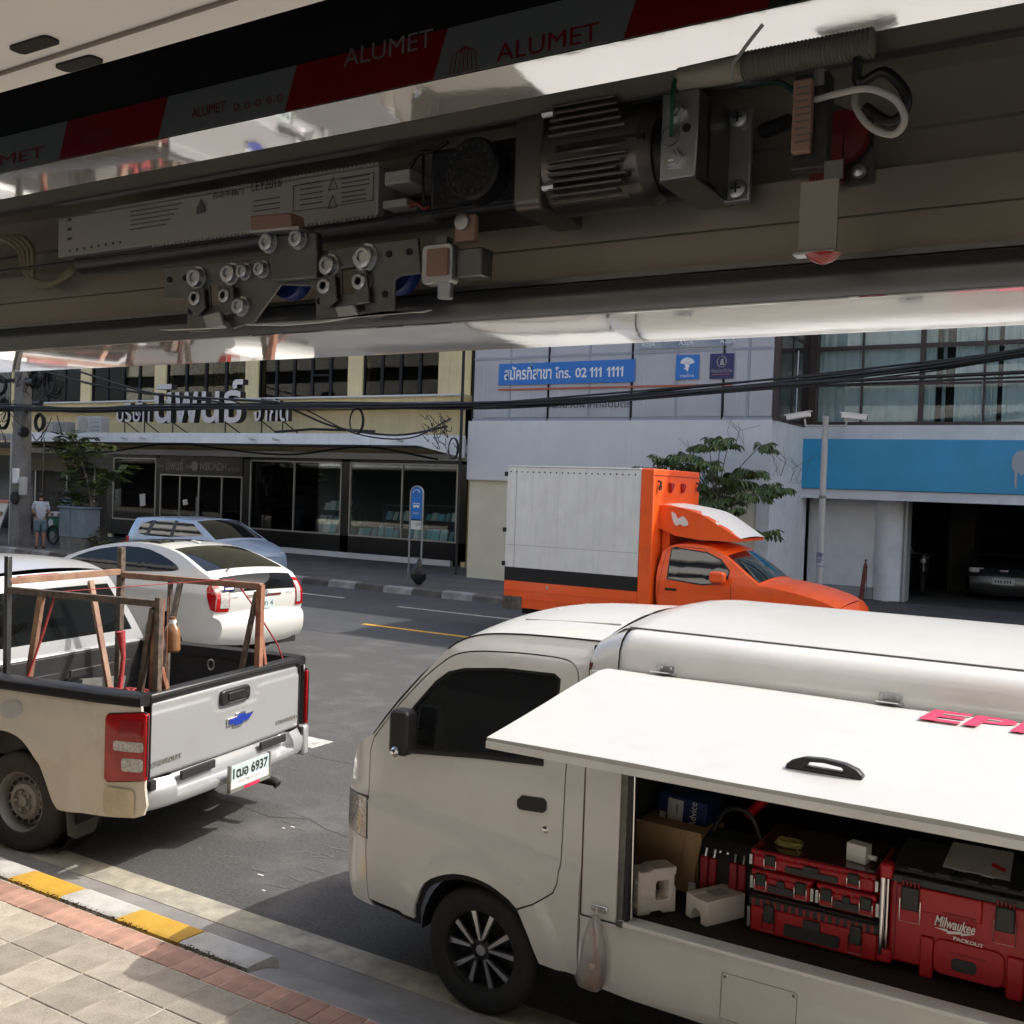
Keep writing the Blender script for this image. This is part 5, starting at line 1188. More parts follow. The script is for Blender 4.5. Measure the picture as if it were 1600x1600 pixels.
books(-20.0, -18.3, .84, 24.25, 12, .20, .34, 'book along the bottom of the pane left of the bus stop', 'books low in the pane left of the bus stop')
books(-18.1, -16.35, .84, 24.25, 12, .22, .36, 'book standing along the bottom of the rightmost shop pane', 'books low in the rightmost shop pane')
books(-30.9, -28.95, .88, 24.25, 12, .16, .28, 'book lying low in the leftmost shop window', 'books low in the leftmost shop window')
books(-30.8, -29.0, 1.47, 24.95, 11, .2, .3, 'book on the lower shelf of the leftmost shop window', 'books on shelves in the leftmost shop window')
books(-30.8, -29.0, 2.02, 24.95, 11, .2, .3, 'book on the upper shelf of the leftmost shop window', 'books on the upper shelf of the leftmost shop window')
books(-22.2, -20.8, 1.12, 24.95, 8, .18, .28, 'book on the lower stepped shelf of the second window', 'books on the lower stepped shelf')
books(-22.0, -20.9, 1.52, 24.95, 6, .2, .34, 'book on the upper stepped shelf of the second window', 'books on the upper stepped shelf')
books(-19.5, -18.4, 1.32, 24.95, 7, .2, .3, 'book on the shelf behind the pane left of the bus stop', 'books on the shelf left of the bus stop')
books(-18.0, -16.6, 1.37, 24.95, 8, .18, .26, 'book on the shelf behind the rightmost shop pane', 'books on the shelf in the rightmost pane')
for (x, z, w, h, lab) in ((-29.45, 1.55, .28, .42, 'tilted white notice in the leftmost shop window'), (-27.3, 1.55, .22, .18, 'small pale notice on the shop door'), (-27.35, .85, .35, .14, 'pale sticker low on the left shop door'), (-26.2, .85, .35, .14, 'pale sticker low on the right shop door')):
    tag(MB().obox((0, 0, 0), (w/2, 0, .02), (0, .003, 0), (-.02, 0, h/2)).build('notice', M['lettering_white'] if w < .3 else M['teal_book'][2], loc=(x, 23.93, z), smooth=0), lab, 'notice')
# ------------------------------------------------------------------ bank building
bank = thing('bank_building', 'grey clad bank building with blue sign band and open garage', 'building', (-9, 21.4, 0))
def bb(name, m, x0, x1, y0, y1, z0, z1, p=None, bevel=0): return MB().box(x0+9, x1+9, y0-21.4, y1-21.4, z0, z1).build(name, m, p or bank, bevel)
bl, br = -14.22, -6.53
bb('lower_wall', M['cream_low'], bl+.03, br-.25, 21.46, 21.7, .14, 2.62)
bb('grey_slab', M['grey_slab'], bl, br, 21.36, 21.7, 2.60, 4.06)
bb('corner_wall', M['white_conc'], br-.28, br, 21.42, 24.3, .14, 2.60)
bb('side_wall', M['white_conc'], br-.2, br+.002, 21.7, 24.3, 2.60, 4.06)
bb('left_wall', M['cream_low'], bl, bl+.2, 21.7, 34, .14, 11.2)
bb('upper_wall', M['grey_slab'], bl, br, 21.4, 21.7, 6.6, 11.2)
bb('back_wall', M['grey_slab'], bl, 22, 34, 34.3, 0, 11.2)
bb('roof', M['grey_conc'], bl, 22, 21.4, 34.3, 11.2, 11.4)
bb('penthouse', M['grey_slab'], -.2, 22, 21.4, 30, 11.4, 14.2)
bb('upper_wall', M['grey_slab'], br, 22, 24.0, 24.3, 7.6, 11.2)
bb('upper_wall', M['grey_slab'], br-.2, br, 21.7, 24.3, 6.6, 11.2)
# frosted window band: 4 bays with thin black joints, cross rail near the top
xs = [-14.14, -11.99, -9.82, -7.65, br]
for i in range(4):
    a, b = xs[i]+9, xs[i+1]+9
    mb = MB(); mb.box(a-.012, a+.012, -.03, .02, 4.1, 6.6); wf = mb.build('window', M['blackm'], bank)
    for k in range(2):
        c0 = a+(b-a)*k/2; c1 = a+(b-a)*(k+1)/2
        for (z0, z1) in ((4.14, 5.56), (5.62, 6.6)):
            if i == 3 and k == 1: pass
            MB().box(c0+.03, c1-.03, .0, .01, z0, z1).build('pane', M['film'], wf)
    MB().box(a+.015, b-.015, -.012, .02, 4.06, 4.13).box(a+.015, b-.015, -.012, .02, 5.56, 5.615).box((a+b)/2-.025, (a+b)/2+.025, -.008, .02, 4.13, 5.56).box((a+b)/2-.025, (a+b)/2+.025, -.008, .02, 5.615, 6.6).build('frame', M['grey_frame'], wf)
    if i < 4: MB().box(a+.3, a+.33, -.003, -.001, 4.3, 5.4).box(a+1.6, a+1.62, -.003, -.001, 4.2, 5.5).build('film_streak', mat('film_streak', (.45, .47, .52), .5), wf)
bn = MB().box(-13.38+9, -9.74+9, -.034, -.030, 4.93, 5.45).build('phone_banner', M['sign_blue'], bank)
text('สมัครที่สาขา', 'banner_text', M['lettering_white'], bn, (-13.22+9, -.037, 5.05), Rt, Uz, w=1.32, h=.36, bold=.02)
text('โทร.', 'banner_text', M['lettering_white'], bn, (-11.80+9, -.037, 5.06), Rt, Uz, w=.42, h=.27, bold=.02)
for x_ in (-10.84, -10.73, -10.62, -10.40, -10.29, -10.18, -10.07): MB().prism([(x_+9+a, -.037, 5.065+b) for a, b in ((0, 0), (.042, 0), (.042, .23), (.008, .23), (-.045, .175), (-.045, .14), (0, .165))], (0, .001, 0)).build('banner_digit', M['lettering_white'], bn, smooth=0)
for s_, x_, w_ in (('02', -11.26, .30),): text(s_, 'banner_text', M['lettering_white'], bn, (x_+9, -.037, 5.065), Rt, Uz, w=w_, h=.23, bold=.02)
MB().box(-13.38+9, -7.43+9, -.034, -.031, 4.80, 4.845).build('orange_line', M['orange_line'], bank)
lg = MB().box(-8.75+9, -8.21+9, -.034, -.030, 4.955, 5.50).build('logo_panel', M['sign_blue'], bank)
def crest(cx, cz, s, y, m, parent):   # winged crest: fanned plumes over a small body
    mb = MB()
    for k in range(7):
        a = rad(20+k*23.3); p0 = (cx+s*.25*math.cos(a), cz+s*.1+s*.2*math.sin(a)); p1 = (cx+s*math.cos(a), cz+s*.15+s*.85*math.sin(a))
        n = (-math.sin(a)*s*.16, math.cos(a)*s*.16)
        mb.prism([(p0[0]-n[0]*.5, y, p0[1]-n[1]*.5), (p1[0]-n[0], y, p1[1]-n[1]), (p1[0]+n[0], y, p1[1]+n[1]), (p0[0]+n[0]*.5, y, p0[1]+n[1]*.5)], (0, -.004, 0))
    mb.lathe([(s*.32, 0), (s*.32, .005), (0, .005)], (cx, y, cz-s*.05), (0, -1, 0), 12)
    mb.prism([(cx-s*.55, y, cz-s*.35), (cx-s*.15, y, cz-s*.6), (cx+s*.1, y, cz-s*.85), (cx+s*.2, y, cz-s*.3)], (0, -.004, 0))
    return mb.build('crest', m, parent, smooth=0)
crest(-8.48+9, 5.27, .17, -.035, M['lettering_white'], lg)
text('กรุงไทย', 'logo_text', M['lettering_white'], lg, (-8.64+9, -.037, 4.99), Rt, Uz, w=.32, h=.09)
lg2 = MB().box(-7.96+9, -7.42+9, -.034, -.030, 4.955, 5.50).build('logo_panel', M['sign_navy'], bank)
MB().tube(loop3((-7.69+9, -.037, 5.32), .10, .12, Rt, Uz, 20), .012, 6).build('crest', M['lettering_grey'], lg2)
MB().prism([(-7.69+9+x, -.035, 5.32+z) for x, z in ((-.04, -.07), (.05, -.07), (.03, .07), (-.02, .05))], (0, -.004, 0)).build('crest', M['lettering_grey'], lg2)
text('ทิพยประกันภัย', 'logo_text', M['lettering_grey'], lg2, (-7.92+9, -.037, 5.09), Rt, Uz, w=.46, h=.08)
MB().box(-7.9+9, -7.5+9, -.037, -.035, 5.04, 5.055).build('logo_text', M['orange_line'], lg2)
text('ชมรมรับฝากถอนบัตร', 'banner_text', M['lettering_black'], bank, (-12.0+9, -.036, 4.36), Rt, Uz, w=2.2, h=.16)
hz = MB().box(-9.7+9, -7.5+9, -.030, -.027, 5.66, 6.5).build('poster', mat('faded_poster', (.18, .24, .31), .4, var=.6, vs_=2.5, var2=(.36, .38, .40)), bank)
for x in (-9.6, -8.7, -7.75): text('AวีzA', 'poster_text', M['lettering_white'], hz, (x+9, -.033, 5.72), Rt, Uz, w=.34, h=.12)
# recess with brown mullions
Yr = 24.3
bb('brown_post', M['brown_frame'], br-.02, br+.10, 21.40, 21.52, 4.06, 7.6)
bb('brown_post', M['brown_frame'], br-.05, br+.17, 24.1, Yr+.05, 4.06, 7.6)
gs = bb('side_window', M['brown_frame'], br-.01, br+.01, 21.5, 24.1, 4.06, 4.12)
MB().box(br+9-.004, br+9+.004, .12, 2.7, 4.12, 7.6).build('pane', M['dark_glass'], gs)
for z in (5.95,): MB().box(br+9-.02, br+9+.02, .12, 2.7, z, z+.06).build('rail', M['brown_frame'], gs)
MB().box(br+9-.02, br+9+.02, 1.3, 1.36, 4.12, 7.6).build('rail', M['brown_frame'], gs)
mx_ = [-6.40, -5.37, -4.08, -2.80, -1.55, -.3, 1, 2.3]
for i in range(len(mx_)-1):
    a, b = mx_[i]+9, mx_[i+1]+9; w = .10 if i in (2, 4) else .035
    mb = MB(); mb.box(a-w/2, a+w/2, 2.85, 2.97, 4.16, 7.6); mb.box(a+w/2, b-.05, 2.85, 2.97, 4.10, 4.22)
    mb.box(a+w/2, b-.05, 2.86, 2.96, 5.88, 5.97).box(a+w/2, b-.05, 2.87, 2.95, 5.05, 5.10)
    wf = mb.build('window', M['brown_frame'], bank)
    for z0, z1 in ((4.22, 5.05), (5.10, 5.88), (5.97, 7.6)): MB().box(a+w/2, b-.05, 2.90, 2.908, z0, z1).build('pane', M['shop_glass'], wf)
    mb = MB()
    if i in (0, 1): segs = [(0, 1)]
    elif i == 2: segs = [(0, .22), (.32, .38), (.52, 1)]
    else: segs = [(0, .2), (.28, .85)]
    for s0, s1 in segs:
        k = 16; vs = []
        for j in range(k+1):
            x = a+(b-a)*(s0+(s1-s0)*j/k); vs += [(x, 3.02+.02*math.sin(j*2.4), 4.2), (x, 3.02+.02*math.sin(j*2.4), 7.6)]
        mb.add(vs, [(2*j, 2*j+1, 2*j+3, 2*j+2) for j in range(k)])
    mb.build('blind', M['blind'], wf)
bb('room_back', M['dark_int'], br, 22, 26.6, 26.7, 4, 7.6)
bb('room_floor', M['dark_int'], br, 22, 24.3, 34, 3.85, 4.0)
bb('ledge', M['white_conc'], br-.05, 22, 23.9, 24.35, 3.78, 4.12)
sgn = bb('sign_band', M['bank_blue'], br-.02, 22, 23.80, 23.98, 2.66, 3.80, bevel=.01)
cz = bb('beam', M['white_conc'], br-.05, 22, 23.85, 24.4, 2.44, 2.655)
# big crest at the right end of the sign, cut by the frame
mb = MB(); cx, cz_, y = 7.27, 3.24, 2.395
hd_ = smooth2([(-.42, .02), (-.40, .20), (-.30, .33), (-.16, .34), (-.12, .40), (-.02, .50), (.06, .34), (.30, .30), (.42, .1), (.40, -.15), (.22, .02), (.05, .02), (-.10, -.02), (-.22, -.18), (-.30, -.12), (-.30, -.42), (-.34, -.42), (-.36, -.12)], 3)
mb.prism([(cx+a, y, cz_+b) for a, b in hd_], (0, -.012, 0))
for k in range(3): mb.prism([(cx-.05+.02*k, y, cz_-.10-.09*k), (cx+.28, y, cz_-.05-.09*k), (cx+.26, y, cz_-.10-.09*k), (cx-.02+.02*k, y, cz_-.15-.09*k)], (0, -.012, 0))
mb.tube(loop3((cx-.05, y-.006, cz_-.34), .10, .09, Rt, Uz, 14, 60, 330), .022, 6)
mb.build('bird_crest', mat('crest_grey', (.36, .39, .42), .5), sgn, smooth=0)
bb('garage_side', M['white_conc'], br+.0, -4.98, 24.6, 24.75, .14, 2.45)
bb('garage_side_base', M['grey_conc'], br+.0, -4.98, 24.5, 24.6, .14, .42)
MB().lathe([(.36, 0), (.36, 2.3)], (-4.68+9, 3.35, .14), (0, 0, 1), 32).build('round_column', M['white_conc'], bank)
bb('column_trim', M['post_grey'], -4.34, -4.28, 24.5, 25.0, .14, 2.45)
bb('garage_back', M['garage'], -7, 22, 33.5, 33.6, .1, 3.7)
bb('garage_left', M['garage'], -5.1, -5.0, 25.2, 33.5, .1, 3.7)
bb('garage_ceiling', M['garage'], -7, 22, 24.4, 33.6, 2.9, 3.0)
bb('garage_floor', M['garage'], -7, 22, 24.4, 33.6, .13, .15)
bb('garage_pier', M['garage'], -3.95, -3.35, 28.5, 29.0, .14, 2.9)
box('garage_right', M['garage'], 12, 12.2, 3, 12, .1, 3.7, bank)
# ------------------------------------------------------------------ street furniture
# motorbike half hidden in the garage
mo = thing('motorbike', 'dark motorbike standing in the shade beside the round column', 'motorbike', (-4.35, 27.2, .14), rad(-80))
for x in (-.6, .6): MB().lathe([(.29, -.04), (.30, 0), (.29, .04), (.22, .04), (.22, -.04)], (x, 0, .3), (0, 1, 0), 24, closed=True).build('wheel', M['rubber'], mo)
MB().prism([(-.7, -.11, .75), (-.2, -.13, .70), (.1, -.1, .45), (.35, -.1, .55), (.5, -.08, .95), (.42, -.08, 1.0), (.2, -.1, .70), (-.1, -.12, .86), (-.7, -.1, .88)], (0, .22, 0)).build('fairing', M['darkcar'], mo, bevel=.03)
MB().tube([(.6, 0, .3), (.45, 0, 1.0)], .03, 8).tube([(.43, -.3, 1.02), (.43, .3, 1.02)], .015, 8).build('handlebar', M['steel_dull'], mo)
MB().tube([(.47, -.25, 1.05), (.44, -.32, 1.22)], .008, 6).tube([(.44, -.34, 1.22), (.44, -.38, 1.25)], .05, 8).build('mirror', M['steel'], mo)
MB().lathe([(.07, 0), (.06, .04), (0, .05)], (.55, 0, .85), (1, 0, 0), 12).build('headlight', M['clear_lens'], mo)
# CCTV pole
cc = thing('camera_pole', 'slim grey pole carrying two white security cameras', 'pole', (-4.79, 18.9, .14))
MB().tube([(0, 0, 0), (0, 0, 1.9), (0, 0, 3.8)], [.062, .058, .052], 16).build('shaft', M['post_grey'], cc)
MB().lathe([(.065, 0), (.065, .05)], (0, 0, 2.3), (0, 0, 1), 16).build('collar', M['steel_dull'], cc)
MB().lathe([(.0635, 0), (.0635, .26)], (0, 0, 1.05), (0, 0, 1), 16).build('sticker', mat('sticker', (.45, .46, .47), .6, var=.8, vs_=12, var2=(.03, .05, .15)), cc)
MB().tube([(-.36, 0, 3.62), (.36, 0, 3.62)], .018, 8).tube([(-.36, 0, 3.62), (-.38, 0, 3.75)], .018, 8).tube([(.36, 0, 3.62), (.38, 0, 3.75)], .018, 8).build('arm', M['post_grey'], cc)
for s in (-1, 1):
    o = MB().prism([(-.22, y, z) for y, z in rrect(-.055, .055, -.045, .05, .02)], (.44, 0, 0)).build('camera', M['lettering_white'], cc, bevel=.01)
    o.location = (s*.50, 0, 3.80 if s < 0 else 3.78); o.rotation_euler = (0, rad(6 if s > 0 else -8), rad(8*s))
    sh = MB().prism([(-.25, y, z) for y, z in ((-.07, .045), (-.06, .062), (.06, .062), (.07, .045))], (.5, 0, 0)).build('hood', M['white'], o)
    MB().lathe([(.045, 0), (.045, .01), (0, .012)], (s*.22, 0, 0), (s, 0, 0), 14).build('lens', M['carglass'], o)
# bus stop
bs = thing('bus_stop_sign', 'blue arched bus stop sign on twin grey tubes', 'sign', (-13.85, 18.8, .14))
arc = [(-.155, 0, 0)]+[(-.155, 0, 1.5)]+[(-.155*math.cos(rad(a)), 0, 2.07+.155*math.sin(rad(a))) for a in range(0, 181, 15)]+[(.155, 0, 1.5), (.155, 0, 0)]
arc = [(x*1.12, y, z*1.01) for x, y, z in arc]
MB().tube(arc, .022, 10).tube([(-.17, 0, .62), (.17, 0, .62)], .014, 8).build('tube_frame', M['sign_steel'], bs)
pn = [(-.145, 1.50), (.145, 1.50)]+[(.145*math.cos(rad(a)), 2.09+.145*math.sin(rad(a))) for a in range(0, 181, 15)]
pb = MB().prism([(x, -.012, z) for x, z in pn], (0, .02, 0)).build('sign_panel', M['sign_blue'], bs)
MB().tube(loop3((0, -.02, 2.07), .10, .10, Rt, Uz, 14, 20, 160), .007, 5).build('arc_lettering', M['lettering_white'], pb)
bm_ = MB(); bm_.box(-.085, .085, -.018, -.014, 1.78, 1.87); bm_.lathe([(.018, 0), (.018, .006), (0, .006)], (-.05, -.014, 1.775), (0, -1, 0), 12); bm_.lathe([(.018, 0), (.018, .006), (0, .006)], (.05, -.014, 1.775), (0, -1, 0), 12); bm_.build('bus_symbol', M['lettering_white'], pb)
MB().box(-.07, .02, -.022, -.019, 1.82, 1.855).box(.03, .075, -.022, -.019, 1.82, 1.855).build('bus_windows', M['sign_blue'], pb)
text('ป้ายรถ', 'sign_text', M['lettering_white'], pb, (-.08, -.02, 1.62), Rt, Uz, w=.16, h=.05)
MB().box(-.14, .145, -.014, .004, 1.27, 1.47).build('route_panel', M['paper'], bs)
text('15 47', 'sign_text', M['sign_navy'], bs, (0, -.018, 1.36), Rt, Uz, w=.12, h=.06)
mb = MB(); prb = [(0.02, .60), (.07, .52), (.14, .40), (.225, .22), (.16, .10), (.06, .0), (.0, .0)]
vs = []; nn_ = 14
for r, z in [(.015, .62), (.05, .54), (.10, .44), (.20, .27), (.17, .14), (.07, .03), (.0, .01)]:
    for j in range(nn_): a = 2*math.pi*j/nn_; q = r*(1+.18*math.sin(3*a+z*9)+.1*math.sin(7*a)); vs.append((q*math.cos(a), .6*q*math.sin(a), z))
mb.add(vs, [(i*nn_+j, i*nn_+(j+1) % nn_, (i+1)*nn_+(j+1) % nn_, (i+1)*nn_+j) for i in range(6) for j in range(nn_)])
tag(mb.build('rubbish_bag', M['bag_black'], loc=(-13.68, 18.72, .15), smooth=25), 'black rubbish bag tied to the foot of the bus stop', 'bag')
# leaning barrier arm
ba = thing('barrier_post', 'rusty red barrier post leaning in front of the garage', 'barrier', (-4.62, 21.5, .14))
MB().prism([(-.04, -.03, 0), (.05, -.03, 0), (.13, -.03, .95), (.09, -.03, 1.06), (.05, -.03, .95)], (0, .06, 0)).build('arm', M['rust_red'], ba, bevel=.008)
MB().lathe([(.03, 0), (.015, .04), (0, .05)], (.09, 0, 1.05), (0, 0, 1), 10).build('finial', M['rust_red'], ba)
MB().tube([(.12, .0, .9), (.13, 0, .3)], .008, 6).build('chain', M['steel_dull'], ba)
# concrete pole with its load
po = thing('utility_pole', 'square concrete pole loaded with cables at the left edge', 'pole', (-29.05, 19.1, .14))
mb = MB(); mb.prism([(-.24, -.2, 0), (.22, -.2, 0), (.22, .2, 0), (-.24, .2, 0)], (0, 0, 1)); mb.v = []; mb.f = []; mb.mi = []
mb.add([(-.26, -.2, 0), (.22, -.2, 0), (.22, .2, 0), (-.26, .2, 0), (-.19, -.14, 8), (.13, -.14, 8), (.13, .14, 8), (-.19, .14, 8)], [(0, 1, 2, 3), (4, 5, 6, 7), (0, 1, 5, 4), (1, 2, 6, 5), (2, 3, 7, 6), (3, 0, 4, 7)])
mb.build('shaft', M['pole_conc'], po)
MB().tube([(-.36, -.1, 0), (-.36, -.1, 3.4)], .05, 10).build('conduit', M['post_grey'], po)
MB().box(-.02, .2, -.30, -.2, 1.9, 2.35).build('meter_box', M['grey_slab'], po, bevel=.01)
MB().box(.25, .45, -.25, -.1, 1.55, 2.1).build('meter_box', M['post_grey'], po, bevel=.01)
MB().lathe([(.2, 0), (.19, .06), (0, .08)], (.02, -.2, 1.45), (0, -1, 0), 16).build('meter_dial', M['blackm'], po)
tag(MB().tube([(0, 0, 0), (0, .0, 1.5), (.02, 0, 3.3)], .018, 6).build('service_pipe', M['steel_dull'], loc=(-28.3, 19.3, .14)), 'thin service pipe rising beside the concrete pole', 'pipe')
bar_ = MB().box(-1.8, 1.5, -.08, .08, 4.1, 4.22).box(-1.8, 1.5, -.08, .08, 5.0, 5.1).build('crossarm', M['blackm'], po)
for (x, z, r) in ((-.85, 3.95, .34), (.75, 5.05, .26), (-1.0, 4.9, .28), (1.45, 4.9, .35), (1.0, 3.75, .22), (1.7, 4.95, .40)):
    mb = MB()
    for k in range(4): mb.tube(loop3((x, -.16+.03*k, z), r*random.uniform(.8, 1), r*random.uniform(.9, 1.25), Rt, Uz, 20), .022, 6)
    mb.build('cable_coil', M['cable'], po, smooth=60)
for (x, z, w, h) in ((.68, 4.95, .32, .24), (1.0, 4.32, .36, .16), (-.9, 4.35, .5, .3), (.35, 3.45, .14, .3)): 
    MB().tube([(x-w/2, -.2, z), (x+w/2, -.2, z)], h/2, 12).build('splice_box', M['black'], po)
mb = MB()
for i in range(46):
    a = Vector((random.uniform(-1.8, 1.6), random.uniform(-.3, .1), random.uniform(3.6, 5.6))); b = a+Vector((random.uniform(-.9, .9), 0, random.uniform(-.7, .7))); c = (a+b)/2+Vector((random.uniform(-.4, .4), 0, -random.uniform(.1, .6)))
    mb.tube(crs([a, c, b], 5), random.choice((.008, .012, .016)), 5)
mb.build('cable_tangle', M['cable'], po, smooth=60)['kind'] = 'stuff'
# overhead bundle along the street
base = [(-45, 18.6, 4.75), (-36, 18.6, 4.55), (-29, 18.6, 4.32), (-25.8, 18.6, 4.22), (-22.3, 18.6, 4.25), (-17, 18.6, 4.22), (-12.6, 18.6, 4.20), (-9.8, 18.6, 4.27), (-6.4, 18.6, 4.46), (-3.5, 18.6, 4.70), (-1.5, 18.6, 4.95), (3, 18.6, 5.6), (9, 18.6, 6.6)]
labs = ['thickest black cable of the bundle crossing the bank windows', 'cable at the top of the overhead bundle', 'cable at the bottom of the overhead bundle']
for i in range(14):
    oy = random.uniform(-.07, .07); oz = random.uniform(-.06, .06)+(.0 if i > 2 else .03*(i-1)); r = random.choice((.016, .022, .028)) if i else .045
    pts = [Vector((x, y+oy*(1+.3*math.sin(x*.7+i)), z+oz*(1+.7*math.sin(x*.5+i*2)))) for x, y, z in base]
    o = MB().tube(crs(pts, 5), r, 6).build('overhead_cable', M['cable'], smooth=60)
    tag(o, labs[i] if i < 3 else 'black cable within the overhead bundle', 'cable', None if i < 3 else 'cables of the overhead bundle')
def cab_(pts, r, lab): return tag(MB().tube(crs(pts, 6), r, 6).build('overhead_cable', M['cable'], smooth=60), lab, 'cable')
cab_([(-29, 18.8, 6.0), (-26, 18.7, 5.35), (-23, 18.6, 4.7), (-20, 18.6, 4.35)], .03, 'black cable sloping down from the pole top towards the bundle')
cab_([(-29, 18.8, 5.7), (-25.6, 18.7, 5.0), (-22.5, 18.6, 4.6), (-18, 18.6, 4.33)], .035, 'lower sloping cable running from the pole to the bundle')
cab_([(-9, 18.55, 4.25), (-5.5, 18.5, 4.48), (-3, 18.5, 4.56), (1, 18.5, 4.66)], .035, 'single cable diverging below the bundle before the dark windows')
cab_([(-9, 18.55, 4.22), (-5.5, 18.5, 4.42), (-3, 18.5, 4.49), (1, 18.5, 4.56)], .022, 'thin cable just below the diverging one at right')
cab_([(-25, 21.9, 3.42), (-21, 21.9, 3.15), (-18, 21.9, 3.40), (-15.5, 21.9, 3.1)], .03, 'black cable sagging under the white canopy at right')
cab_([(-33, 21.9, 3.4), (-29.5, 21.9, 3.1), (-26.5, 21.9, 3.38), (-25, 21.9, 3.42)], .03, 'black cable sagging under the white canopy at left')
cab_([(-17.6, 18.7, 4.15), (-16.6, 19.2, 3.75), (-15.4, 20, 3.62), (-14.6, 21, 3.9)], .03, 'black cable looping from the bundle to the canopy corner')
cab_([(-17.2, 18.7, 4.15), (-16.0, 19.2, 3.6), (-15.0, 20, 3.55), (-14.5, 21, 4.1)], .02, 'thin cable looping to the canopy corner below the thicker one')
o = MB()
for k in range(3): o.tube(loop3((-15.55, 18.62+.02*k, 3.86), .19+.01*k, .30, Rt, Uz, 20), .013, 5)
tag(o.build('hanging_coil', M['cable'], smooth=60), 'oval coil of black cable hanging from the bundle above the canopy', 'cable coil')
o = MB()
for k in range(3): o.tube(loop3((-14.35, 20.9+.02*k, 3.35), .13+.01*k, .26, Rt, Uz, 20), .013, 5)
tag(o.build('hanging_coil', M['cable'], smooth=60), 'small cable coil against the white canopy corner', 'cable coil')
o = MB().tube([(-14.37, 21.25, 0.2), (-14.37, 21.25, 6.6)], .028, 8).tube([(-14.30, 21.2, 2.7), (-14.30, 21.2, 6.6)], .018, 6).build('riser_cable', M['cable'])
tag(o, 'black riser cables at the joint between the two buildings', 'cable')
mb = MB()
for i in range(30):
    a = Vector((-14.6+random.uniform(-.5, .2), 20.9+random.uniform(-.3, .2), 3.7+random.uniform(-.3, .5))); b = a+Vector((random.uniform(-.3, .3), 0, random.uniform(-.5, .3))); mb.tube(crs([a, (a+b)/2+Vector((.1, 0, -.12)), b], 4), .010, 4)
tag(mb.build('cable_tangle', M['cable'], smooth=60), 'tangle of thin cables at the right canopy corner', 'cables')
sk_ = MB().tube([(-20.9, 21.5, 3.78), (-19.5, 21.5, 3.86), (-18, 21.5, 3.83), (-17.3, 21.5, 3.80)], .04, 6).build('old_tube_light', M['blackm']); tag(sk_, 'black rail lying on the canopy right of the Thai letters', 'rail')
# cabinet, cart, people
cb = thing('roadside_cabinet', 'blue grey steel cabinet on a brown plinth beside the left tree', 'cabinet', (-26.85, 19.55, .14))
MB().box(-.55, .55, -.3, .3, .36, 1.22).build('casing', M['cabinet'], cb, bevel=.015)
MB().box(-.60, .60, -.34, .34, 1.22, 1.27).build('lid', M['cabinet'], cb, bevel=.01)
MB().box(-.5, .5, -.28, .28, 0, .36).build('plinth', M['pole_conc'], cb)
MB().box(-.02, -.01, -.305, -.3, .4, 1.2).build('door_gap', M['blackm'], cb)
ct = thing('food_cart', 'green food cart with pale tray and big wheel on the pavement', 'cart', (-28.6, 20.4, .14))
MB().prism([(-.55, -.3, .35), (.5, -.3, .30), (.55, -.3, .86), (-.6, -.3, .86)], (0, .6, 0)).build('body', M['green_cart'], ct, bevel=.02)
MB().box(-.62, .60, -.34, .34, .88, 1.02).build('tray', M['paper'], ct, bevel=.01)
for k in range(6): MB().box(-.52+.17*k, -.42+.17*k, -.345, -.335, .90, .99).build('jar', M['rust_red'] if k % 2 else M['lettering_white'], ct)
MB().lathe([(.12, 0), (.12, .01), (0, .01)], (-.40, -.305, .68), (0, -1, 0), 16).build('round_mark', M['lettering_white'], ct)
MB().lathe([(.29, -.03), (.31, 0), (.29, .03), (.25, .02), (.25, -.02)], (-.2, -.36, .31), (0, 1, 0), 24, closed=True).build('wheel', M['rubber'], ct)
MB().lathe([(.12, -.02), (.12, .02), (0, .02)], (-.2, -.36, .31), (0, -1, 0), 16).build('hub', M['lettering_grey'], ct)
MB().box(.15, .55, -.28, .1, .9, 1.0).build('blue_tub', M['sign_blue'], ct)
def skinned(name, chains, m, parent, sub=2, root=0):
    vs = []; es = []; rs = []; idx = {}
    for ch in chains:
        prev = None
        for (x, y, z, r) in ch:
            k = (round(x, 4), round(y, 4), round(z, 4))
            if k not in idx: idx[k] = len(vs); vs.append((x, y, z)); rs.append(r)
            if prev is not None and prev != idx[k]: es.append((prev, idx[k]))
            prev = idx[k]
    me = bpy.data.meshes.new(name); me.from_pydata(vs, es, []); o = bpy.data.objects.new(name, me); COL.objects.link(o)
    md = o.modifiers.new('skin', 'SKIN'); md.use_smooth_shade = True
    for i, r in enumerate(rs): me.skin_vertices[0].data[i].radius = (r, r) if not isinstance(r, tuple) else r
    me.skin_vertices[0].data[root].use_root = True
    o.modifiers.new('sub', 'SUBSURF').levels = sub; o.modifiers['sub'].render_levels = sub
    bpy.context.view_layer.update(); dg = bpy.context.evaluated_depsgraph_get()
    me2 = bpy.data.meshes.new_from_object(o.evaluated_get(dg)); bpy.data.objects.remove(o); bpy.data.meshes.remove(me)
    me2.materials.clear(); me2.materials.append(m); me2.polygons.foreach_set('use_smooth', [True]*len(me2.polygons))
    o2 = bpy.data.objects.new(name, me2); COL.objects.link(o2); o2.parent = parent; return o2
